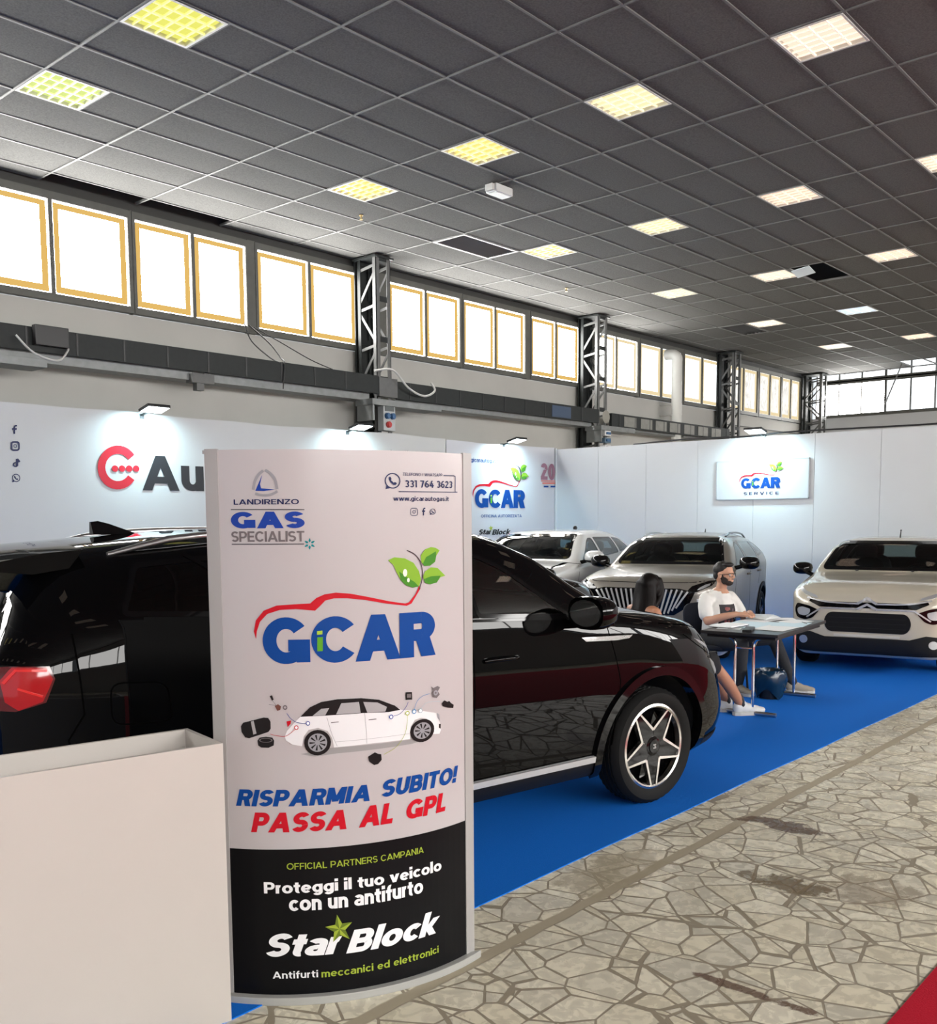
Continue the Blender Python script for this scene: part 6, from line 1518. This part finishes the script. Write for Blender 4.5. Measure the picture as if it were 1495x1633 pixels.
tag(cb.build('power_cable', m_black, smooth=60), 'black power cable lying along the top of the end partition', 'cable')

# ------------------------------------------------------------------ folding table with papers
TA = R(5.3); tc_ = Vector((8.665, 3.925, 0)); TH_ = .752
tbl = thing('folding_table', 'dark folding table with chrome legs covered with papers on the blue carpet', 'table', tc_, TA)
tbl.location.z = .005
HX, HY = .705, .35
MB().box(-HX, HX, -HY, HY, TH_ - .028, TH_).build('table_top', mat('dark_table_top', (.018, .018, .02), .35), tbl, bevel=.005)
MB().box(-HX + .06, HX - .06, -HY + .04, HY - .04, TH_ - .06, TH_ - .029).build('apron', m_black, tbl)
for sx in (-.545, .60):
    f = MB()
    f.tube([(sx, -.30, .02), (sx, .30, .02)], .019, 10)
    f.build('foot_bar', m_alu, tbl, smooth=50)
    for sy in (-.085, .085):
        p = MB(); pts = smoothline([(sx, sy, .02), (sx, sy, .50), (sx, sy, .64), (sx - .0, sy * 1.6, .69), (sx, sy * 2.8, .70)], 5); p.tube(pts, .014, 10); p.build('leg', m_chrome, tbl, smooth=50)
    c = MB(); c.tube([(sx, -.085, .60), (sx, .085, .60)], .010, 8); c.bar((sx, -.085, .60), (sx + (.14 if sx < 0 else -.14), -.085, .70), .012); c.build('cross_bar', m_chrome, tbl)
TM = Matrix.Translation(tbl.location) @ Matrix.Rotation(TA, 4, 'Z')
m_paper = mat('white_paper', (.88, .90, .91), .6); m_paperb = mat('pale_blue_print', (.66, .84, .92), .5)
sheets = [(-.36, .20, .30, .21, 12, m_paper, 'sheet of paper at the far left of the dark table'), (-.04, .14, .60, .40, 3, m_paperb, 'large pale blue printed sheet in the middle of the dark table'), (.42, .19, .42, .28, -8, m_paper, 'large white sheet at the far right corner of the dark table'),
          (-.22, -.17, .42, .297, -4, m_paper, 'white sheet at the front left beside the dark folder'), (.16, -.19, .42, .29, 5, m_paperb, 'pale blue sheet at the front middle of the table'), (.42, -.14, .30, .21, -20, m_paper, 'white sheet at the front right of the table'), (.56, .06, .21, .297, 30, m_paper, 'white sheet overhanging nothing at the right end of the table')]
for k, (x, y, sx, sy, a, m_, lb) in enumerate(sheets):
    lb = lb.replace('overhanging nothing at', 'turned askew at')
    b = MB(); n = 6; vs = []; fs = []
    z0 = TH_ + .0008 + .0009 * k
    b.box(-sx / 2, sx / 2, -sy / 2, sy / 2, 0, .0007)
    o = b.build('paper_sheet', m_); o.matrix_world = TM @ Matrix.Translation((x, y, z0)) @ Matrix.Rotation(R(a), 4, 'Z'); tag(o, lb, 'paper', 'papers on the table')
for k in range(4):
    o = MB().box(-.105, .105, -.148, .148, 0, .006).build('brochure', mat('brochure_cover', (.70, .72, .72), .35), bevel=.001); o.matrix_world = TM @ Matrix.Translation((.54 - .005 * k, .215 + .006 * k, TH_ + .008 + .0064 * k)) @ Matrix.Rotation(R(78 + 7 * k), 4, 'Z')
    tag(o, ['brochure at the bottom of the small pile', 'second brochure from the bottom of the small pile', 'third brochure from the bottom of the small pile', 'brochure on top of the small pile'][k] + ' on the table', 'brochure', 'brochures on the table')
fo = thing('folder', 'thin dark folder lying at the left end of the table', 'folder', (0, 0, 0)); fo.matrix_world = TM @ Matrix.Translation((-.50, -.02, TH_ + .001)) @ Matrix.Rotation(R(14), 4, 'Z')
MB().box(-.15, .15, -.04, .04, 0, .018).build('cover', m_black, fo, bevel=.002); MB().box(-.14, .14, -.034, .034, .0185, .020).build('label', m_black, fo)
nb = thing('notebook', 'open white notebook lying in front of the seated man', 'notebook', (0, 0, 0)); nb.matrix_world = TM @ Matrix.Translation((-.30, .24, TH_ + .009)) @ Matrix.Rotation(R(-6), 4, 'Z')
MB().box(-.17, -.002, -.11, .11, 0, .012).build('page_block', m_paper, nb, bevel=.003); MB().box(.002, .17, -.11, .11, 0, .010).build('page_block', m_paper, nb, bevel=.003); MB().box(-.175, .175, -.115, .115, -.003, 0).build('cover', m_black, nb)
pn = MB().tube([(-.07, 0, 0), (.07, 0, 0)], .004, 8).build('pen', m_black); pn.matrix_world = TM @ Matrix.Translation((.32, -.26, TH_ + .006)) @ Matrix.Rotation(R(35), 4, 'Z'); tag(pn, 'black pen at the front edge of the table', 'pen')
# bin with blue bag
bn = thing('waste_bin', 'small black waste bin lined with a blue bag under the table', 'bin', (9.02, 4.03, .005))
MB().lathe([(0, 0), (.095, 0), (.135, .27), (.129, .27), (.09, .01), (0, .008)], 28).build('bucket', m_black, bn, smooth=40)
bag = MB(); vs = []; fs = []; n = 40
rngb = random.Random(2)
prof = [(.128, .10), (.150, .14), (.158, .19), (.152, .24), (.140, .275), (.131, .282), (.124, .262), (.118, .20), (.10, .08)]
for k in range(n):
    a = 2 * PI * k / n
    for i, (r_, z_) in enumerate(prof):
        wob = 1 + .05 * math.sin(5 * a + i) + .045 * math.sin(11 * a - i * 2.3) + .02 * math.sin(23 * a + i); zz = z_ - (.05 * (1 + math.sin(3 * a + 1)) if i == 0 else 0)
        vs.append((r_ * wob * math.cos(a), r_ * wob * math.sin(a), zz))
m_ = len(prof)
for k in range(n):
    for i in range(m_ - 1): fs.append((k * m_ + i, ((k + 1) % n) * m_ + i, ((k + 1) % n) * m_ + i + 1, k * m_ + i + 1))
bagm = mat('blue_bag_film', (.005, .026, .06), .25, spec=.5)
bag.add(vs, fs).build('bag', bagm, bn, smooth=60)
# chairs
def chair(x, y, rz, label):
    o = thing('conference_chair', label, 'chair', (x, y, .005), rz)
    mf = mat('navy_chair_fabric', (.012, .016, .028), .85)
    s = MB(); s.ellipsoid((0, 0, .45), .24, .23, .035, e=.45); s.build('seat', mf, o, smooth=50)
    b = MB(); b.ellipsoid((-.25, 0, .70), .028, .225, .18, M=Matrix.Rotation(R(-10), 3, 'Y'), e=.55); b.build('backrest', mf, o, smooth=50)
    for sx in (-.2, .2):
        for sy in (-.21, .21):
            l = MB(); l.tube([(sx * .95, sy * .95, .42), (sx * 1.1, sy * 1.05, .0)], .012, 8); l.build('leg', m_black, o, smooth=50)
    f = MB()
    for sy in (-.21, .21): f.tube([(.2, sy, .42), (-.2, sy, .42), (-.235, sy * .9, .55), (-.262, sy * .8, .66)], .011, 8)
    f.build('frame', m_black, o, smooth=50)
    return o
chair(9.14, 4.66, R(-108), 'navy chair on which the man in the white shirt sits')
chair(7.27, 4.40, R(-22), 'dark chair under the seated woman behind the black bonnet')
# small black adapter in front of the counter
o = MB().box(0, .07, 0, .05, 0, .035).build('cable_adapter', m_black, bevel=.004); o.location = (1.70, 2.80, 0); o.rotation_euler = (0, 0, R(-20)); tag(o, 'small black plastic block at the foot of the white counter', 'adapter')
# ------------------------------------------------------------------ people
def merge_body(b, name, m, parent, voxel=.008, smooth=6, fac=.5):
    """joins overlapping limb volumes into one continuous skin"""
    o = b.build(name, m, None)
    md = o.modifiers.new('r', 'REMESH'); md.mode = 'VOXEL'; md.voxel_size = voxel; md.use_smooth_shade = True
    s = o.modifiers.new('s', 'SMOOTH'); s.iterations = smooth; s.factor = fac
    me = evalmesh(o); o.modifiers.clear(); old = o.data; o.data = me; bpy.data.meshes.remove(old)
    for p in me.polygons: p.use_smooth = True
    o.parent = parent; return o
def limb(b, pts, rs, k=5, n=14):
    P = smoothline(pts, k); m = len(P); t = [i / k for i in range(m)]
    f = pchip(list(range(len(rs))), rs); b.tube(P, [float(f(q)) for q in t], n)
    for p, r in ((P[0], rs[0]), (P[-1], rs[-1])): b.ellipsoid(p, r, r, r, 12, 8)
def hand(b, wrist, dirv, palm_n, s=1.0, side=1, curl=.5):
    d = Vector(dirv).normalized(); nrm = Vector(palm_n).normalized(); nrm = (nrm - d * nrm.dot(d)).normalized(); lat = d.cross(nrm) * side; w = Vector(wrist)
    limb(b, [w, w + d * .05 * s, w + d * .085 * s], [.022 * s, .026 * s, .024 * s])
    b.ellipsoid(w + d * .055 * s, .030 * s, .030 * s, .017 * s, M=Matrix((d, lat, nrm)).transposed())
    for k, L in enumerate((.062, .072, .068, .052)):
        base = w + d * .088 * s + lat * (.030 - .020 * k) * s; p1 = base + (d + nrm * curl * .3) * L * .45 * s; p2 = p1 + (d * .8 + nrm * curl) * L * .3 * s; p3 = p2 + (d * .45 + nrm * curl * 1.3) * L * .25 * s
        limb(b, [base - d * .02 * s, p1, p2, p3], [.0095 * s, .009 * s, .0085 * s, .0075 * s], 3, 8)
    t0 = w + d * .03 * s + lat * .026 * s; t1 = t0 + (d * .6 + lat * .8) * .035 * s; t2 = t1 + (d * .9 + lat * .25 + nrm * .3) * .03 * s
    limb(b, [t0, t1, t2], [.012 * s, .011 * s, .009 * s], 3, 8)
def head(b, c, yaw, s=1.0, pitch=0):
    """head volume with brow, nose, cheeks, lips, chin and ears; returns its frame"""
    Mh = Matrix.Translation(c) @ Matrix.Rotation(yaw, 4, 'Z') @ Matrix.Rotation(pitch, 4, 'Y') @ Matrix.Scale(s, 4)
    E = lambda p, rx, ry, rz: b.ellipsoid((0, 0, 0), 1, 1, 1, 18, 12, M=(Mh @ Matrix.Translation(p) @ Matrix.Diagonal((rx, ry, rz, 1))).to_3x3()) if False else ell_m(b, Mh @ Matrix.Translation(p) @ Matrix.Diagonal((rx, ry, rz, 1)))
    E((-.008, 0, .030), .098, .077, .088); E((.028, 0, -.030), .068, .060, .075); E((.052, 0, -.078), .036, .036, .030); E((-.02, 0, -.03), .07, .066, .07)
    E((.083, 0, .014), .016, .050, .013)                                  # brow
    E((.098, 0, -.010), .012, .011, .026); E((.110, 0, -.027), .014, .014, .012)   # nose
    for sy in (1, -1): E((.066, sy * .038, -.026), .024, .022, .024); E((-.005, sy * .078, -.010), .022, .010, .032); E((.102, sy * .011, -.031), .009, .008, .008)
    E((.091, 0, -.056), .012, .024, .008); E((.089, 0, -.067), .012, .021, .009)   # lips
    return Mh
def ell_m(b, M):
    n, m = 18, 12; vs = []; fs = []
    for i in range(m + 1):
        t = PI * i / m - PI / 2
        for k in range(n): a = 2 * PI * k / n; vs.append(M @ Vector((math.cos(t) * math.cos(a), math.cos(t) * math.sin(a), math.sin(t))))
    for i in range(m):
        for k in range(n): fs.append((i * n + k, i * n + (k + 1) % n, (i + 1) * n + (k + 1) % n, (i + 1) * n + k))
    b.add(vs, fs)
def eyes(Mh, parent):
    for sy in (1, -1):
        e = MB(); ell_m(e, Mh @ Matrix.Translation((.079, sy * .031, -.004)) @ Matrix.Diagonal((.013, .014, .010, 1))); o = e.build('eye', mat('eye_white', (.6, .58, .55), .2), parent, smooth=60)
        p = MB(); ell_m(p, Mh @ Matrix.Translation((.089, sy * .031, -.004)) @ Matrix.Diagonal((.0045, .006, .006, 1))); p.build('iris', mat('brown_iris', (.03, .015, .008), .2), o)
def shoe(parent, ankle, ang, m, msole, s=1.0, name='shoe'):
    Mx = Matrix.Translation((ankle[0], ankle[1], 0)) @ Matrix.Rotation(ang, 4, 'Z') @ Matrix.Scale(s, 4)
    b = MB()
    for p, r in (((-.025, 0, .065), (.055, .038, .055)), ((.03, 0, .058), (.075, .040, .045)), ((.095, 0, .045), (.075, .045, .036)), ((.15, 0, .038), (.058, .043, .028)), ((-.01, 0, .10), (.045, .036, .03))):
        ell_m(b, Mx @ Matrix.Translation(p) @ Matrix.Diagonal((*r, 1)))
    o = merge_body(b, name, m, parent, .006, 5)
    so = MB(); pts = [(.205, 0), (.19, .03), (.13, .049), (.05, .043), (-.03, .042), (-.072, .026), (-.08, 0)]
    poly = pts + [(x, -y) for x, y in pts[-2:0:-1]]
    so.prism(poly, .0, .028, M=Mx); so.build('sole', msole, o, bevel=.004)
    la = MB()
    for k in range(4): 
        q = [Mx @ Vector((.045 + .02 * k, y, .102 - .012 * k - abs(y) * .35)) for y in (-.022, 0, .022)]; la.tube(q, .0032, 6)
    la.build('laces', mat('shoe_laces', (.55, .55, .53), .7), o)
    return o
skin_f = mat('warm_skin', srgb(176, 122, 92), .5); skin_m = mat('light_skin', srgb(198, 150, 124), .5)
m_hair = mat('dark_brown_hair', (.0045, .0032, .003), .5, spec=.15, noise=.35, nscale=60, bump=.12); m_hairm = mat('black_hair', (.008, .006, .005), .55, noise=.3, nscale=80, bump=.3)
# ---- seated man in the printed white shirt
man = thing('person', 'bearded man in glasses and a white printed T-shirt sitting behind the table', 'person', (9.14, 4.66, .005), R(-108))
b = MB()
limb(b, [(0, 0, .50), (0, 0, .66), (.015, 0, .84), (.025, 0, .95)], [.125, .125, .130, .11])
limb(b, [(.02, 0, .93), (.035, 0, 1.0), (.052, 0, 1.06), (.065, 0, 1.11)], [.075, .056, .053, .052])
for sy in (1, -1): ell_m(b, Matrix.Translation((.0, sy * .135, .93)) @ Matrix.Diagonal((.075, .085, .06, 1)))
limb(b, [(0, -.19, .935), (.05, -.235, .84), (.12, -.25, .725)], [.052, .047, .042]); limb(b, [(.12, -.25, .725), (.25, -.19, .775), (.355, -.10, .808)], [.042, .038, .027])
limb(b, [(0, .19, .935), (.06, .235, .84), (.14, .24, .735)], [.052, .047, .042]); limb(b, [(.14, .24, .735), (.27, .17, .785), (.36, .07, .812)], [.042, .038, .027])
hand(b, (.36, -.095, .808), (.75, .6, -.05), (0, 0, -1), 1.0, 1); hand(b, (.365, .065, .812), (.75, -.55, -.05), (0, 0, -1), 1.0, -1)
Mh = head(b, Vector((.085, 0, 1.185)), R(14), 1.0)
mb_o = merge_body(b, 'body', skin_m, man, .0065, 5)
eyes(Mh, man)
# T-shirt
b = MB()
limb(b, [(-.005, 0, .50), (0, 0, .66), (.015, 0, .82), (.02, 0, .93)], [.158, .155, .158, .125])
for sy in (1, -1):
    ell_m(b, Matrix.Translation((.0, sy * .125, .925)) @ Matrix.Diagonal((.085, .092, .066, 1))); ell_m(b, Matrix.Translation((.01, sy * .08, .80)) @ Matrix.Diagonal((.135, .11, .15, 1)))
    limb(b, [(0, sy * .17, .94), (.035, sy * .215, .87), (.075, sy * .235, .79)], [.066, .066, .070])
limb(b, [(.02, 0, .96), (.03, 0, .985)], [.09, .072])
tee = merge_body(b, 't_shirt', mat('white_cotton', (.74, .73, .70), .85, bump=.15, nscale=18), man, .009, 5)
# printed picture on the chest, pressed onto the shirt
ts = BVHTree.FromPolygons([v.co.copy() for v in tee.data.vertices], [tuple(p.vertices) for p in tee.data.polygons])
def shirt_print(y0, y1, z0, z1, m, name, off, n=8):
    q = MB(); vs = []; fs = []
    for j in range(n + 1):
        for i in range(n + 1):
            y = y0 + (y1 - y0) * i / n; z = z0 + (z1 - z0) * j / n; h = ts.ray_cast(Vector((1, y, z)), Vector((-1, 0, 0))); vs.append((h[0].x + off, y, z))
    for j in range(n):
        for i in range(n): a = j * (n + 1) + i; fs.append((a, a + 1, a + n + 2, a + n + 1))
    q.add(vs, fs).build(name, m, tee, smooth=60)
shirt_print(-.105, .105, .665, .885, mat('shirt_print_dark', (.022, .018, .02), .7), 'chest_print', .004)
rp = random.Random(4)
for k in range(12):
    y = rp.uniform(-.08, .08); z = rp.uniform(.70, .855); c = rp.choice(((.30, .10, .08), (.35, .28, .24), (.12, .08, .10), (.25, .06, .06), (.4, .36, .33)))
    shirt_print(y - .014, y + .014, z - .013, z + .013, mat('shirt_print_tone_%d' % (k % 5), c, .7), 'chest_print_patch', .006, 2)
# jeans
b = MB(); limb(b, [(-.02, -.10, .50), (.2, -.10, .515), (.42, -.08, .515)], [.105, .088, .068]); limb(b, [(.42, -.08, .515), (.39, -.06, .30), (.33, -.03, .10)], [.068, .060, .046])
limb(b, [(-.02, .10, .50), (.18, .28, .525), (.33, .46, .53)], [.105, .090, .070]); limb(b, [(.33, .46, .53), (.44, .48, .31), (.56, .49, .10)], [.070, .062, .048]); ell_m(b, Matrix.Translation((-.03, 0, .52)) @ Matrix.Diagonal((.15, .185, .10, 1)))
merge_body(b, 'jeans', mat('dark_grey_denim', (.022, .024, .028), .85, noise=.3, nscale=30), man, .009, 5)
m_beige = mat('beige_suede', srgb(168, 158, 142), .8); m_solel = mat('light_sole', (.55, .54, .5), .7)
shoe(man, (.57, .495), R(46), m_beige, m_solel, 1.0); shoe(man, (.33, -.03), R(-5), m_beige, m_solel, 1.0)
# hair, beard, glasses
b = MB()
ell_m(b, Mh @ Matrix.Translation((-.022, 0, .050)) @ Matrix.Diagonal((.098, .083, .082, 1))); ell_m(b, Mh @ Matrix.Translation((.035, 0, .098)) @ Matrix.Diagonal((.062, .066, .026, 1))); ell_m(b, Mh @ Matrix.Translation((-.06, 0, -.005)) @ Matrix.Diagonal((.055, .074, .065, 1)))
merge_body(b, 'hair', m_hairm, man, .0065, 3)
b = MB()
ell_m(b, Mh @ Matrix.Translation((.054, 0, -.080)) @ Matrix.Diagonal((.043, .047, .036, 1)))
for sy in (1, -1): ell_m(b, Mh @ Matrix.Translation((.034, sy * .050, -.060)) @ Matrix.Diagonal((.040, .016, .040, 1))); ell_m(b, Mh @ Matrix.Translation((.012, sy * .066, -.025)) @ Matrix.Diagonal((.018, .010, .036, 1)))
ell_m(b, Mh @ Matrix.Translation((.095, 0, -.0455)) @ Matrix.Diagonal((.010, .026, .006, 1)))
merge_body(b, 'beard', mat('dark_beard', (.020, .012, .009), .8, noise=.3, nscale=90), man, .0055, 3)
b = MB()
for sy in (1, -1):
    pts = [Mh @ Vector((.1035 - .012 * abs(math.cos(t)) * (1 if math.cos(t) * sy > 0 else .0), sy * .033 + .027 * math.copysign(abs(math.cos(t)) ** .7, math.cos(t)), -.003 + .019 * math.copysign(abs(math.sin(t)) ** .7, math.sin(t)))) for t in [2 * PI * k / 24 for k in range(24)]]
    b.tube(pts, .0028, 6, closed=True); b.tube([Mh @ Vector((.092, sy * .060, .004)), Mh @ Vector((.04, sy * .080, .004)), Mh @ Vector((-.005, sy * .086, .0))], .0026, 6)
b.tube([Mh @ Vector((.106, -.008, .004)), Mh @ Vector((.109, 0, .006)), Mh @ Vector((.106, .008, .004))], .0026, 6)
b.build('glasses', m_black, man, smooth=60)
b = MB(); b.tube([(.06 * math.cos(t) + .045, .062 * math.sin(t), 1.005 - .045 * math.cos(t) * (1 if math.cos(t) > 0 else .2)) for t in [2 * PI * k / 30 for k in range(30)]], .002, 6, closed=True); b.build('necklace', m_black, man)

# ---- seated woman with long dark hair
wom = thing('person', 'woman with long straight dark hair and bare shoulder sitting with her back to us', 'person', (7.27, 4.40, .005), R(-22))
b = MB(); 
limb(b, [(0, 0, .50), (-.01, 0, .68), (.0, 0, .85), (.01, 0, .955)], [.120, .105, .112, .09])
limb(b, [(.01, 0, .95), (.02, 0, 1.0), (.035, 0, 1.05), (.05, 0, 1.10)], [.065, .049, .045, .046])
for sy in (1, -1):
    ell_m(b, Matrix.Translation((.0, sy * .115, .965)) @ Matrix.Diagonal((.062, .078, .055, 1)))
    limb(b, [(0, sy * .175, .965), (.03, sy * .205, .83), (.09, sy * .205, .69)], [.044, .039, .034]); limb(b, [(.09, sy * .205, .69), (.22, sy * .15, .66), (.33, sy * .10, .635)], [.034, .031, .022])
    hand(b, (.335, sy * .095, .635), (.9, -sy * .3, -.15), (0, 0, -1), .9, -sy)
    limb(b, [(.0, sy * .09, .50), (.29, sy * .10 - .04, .52), (.60, sy * .085 - .09, .50)], [.095, .078, .058]); limb(b, [(.60, sy * .085 - .09, .50), (.78, sy * .09 - .10, .30), (.93, sy * .095 - .10, .10)], [.056, .056, .036]); limb(b, [(.93, sy * .095 - .10, .10), (.96, sy * .095 - .10, .05)], [.036, .03])
Mw = head(b, Vector((.062, 0, 1.165)), R(30), .96)
merge_body(b, 'body', skin_f, wom, .0065, 5); eyes(Mw, wom)
b = MB(); limb(b, [(-.01, 0, .52), (-.012, 0, .68), (.0, 0, .82), (.012, 0, .90)], [.130, .118, .124, .10])
for sy in (1, -1): ell_m(b, Matrix.Translation((.045, sy * .06, .845)) @ Matrix.Diagonal((.085, .07, .065, 1))); limb(b, [(-.075, sy * .085, .90), (-.02, sy * .095, 1.012), (.055, sy * .085, .92)], [.018, .014, .018])
merge_body(b, 'tank_top', mat('black_cotton', (.012, .012, .014), .85), wom, .008, 4)
b = MB()
for sy in (1, -1): limb(b, [(-.01, sy * .09, .50), (.29, sy * .105 - .04, .52), (.58, sy * .10 - .085, .505)], [.115, .10, .092])
for sy in (1, -1): limb(b, [(.56, sy * .095 - .08, .50), (.615, sy * .09 - .09, .455)], [.092, .080])
ell_m(b, Matrix.Translation((-.03, 0, .52)) @ Matrix.Diagonal((.145, .18, .10, 1)))
merge_body(b, 'shorts', mat('black_shorts', (.010, .010, .012), .85), wom, .009, 4)
m_wsh = mat('white_sneaker', (.66, .66, .65), .55)
for sy in (1, -1):
    s_ = MB(); limb(s_, [(.915, sy * .094 - .10, .15), (.94, sy * .095 - .10, .09)], [.041, .040]); merge_body(s_, 'sock', m_black, wom, .007, 3)
    shoe(wom, (.945, sy * .097 - .10), R(-10 + 6 * sy), m_wsh, m_solel, 1.08)
# hair: cap plus long fall down the back
b = MB()
ell_m(b, Mw @ Matrix.Translation((-.020, 0, .035)) @ Matrix.Diagonal((.110, .092, .098, 1)))
ell_m(b, Mw @ Matrix.Translation((.045, 0, .085)) @ Matrix.Diagonal((.055, .066, .036, 1)))
limb(b, [Mw @ Vector((.04, .070, .06)), Mw @ Vector((.030, .094, -.03)), Mw @ Vector((.0, .105, -.14)), Mw @ Vector((-.05, .10, -.26))], [.030, .032, .034, .030])
limb(b, [Mw @ Vector((.055, -.066, .06)), Mw @ Vector((.050, -.086, -.03)), Mw @ Vector((.01, -.088, -.10)), Mw @ Vector((-.07, -.055, -.20))], [.032, .034, .030, .024])
ell_m(b, Mw @ Matrix.Translation((.012, -.070, -.02)) @ Matrix.Diagonal((.05, .032, .06, 1)))
rh = random.Random(8)
for k in range(11):
    u = (k - 5) / 5; y = u * .070 + .012
    e = -.36 - .05 * rh.random() - (.03 if abs(u) < .6 else 0)
    limb(b, [Mw @ Vector((-.085 + .03 * u * u, y * .8, .04)), Mw @ Vector((-.105 + .03 * u * u, y * 1.1, -.09)), Mw @ Vector((-.140 + .03 * u * u, y * 1.0, -.22)), Mw @ Vector((-.165 + .03 * u * u + rh.uniform(-.01, .01), y * .9 + rh.uniform(-.012, .012), e))], [.036, .032, .030, .012])
hr = merge_body(b, 'hair', m_hair, wom, .007, 4)
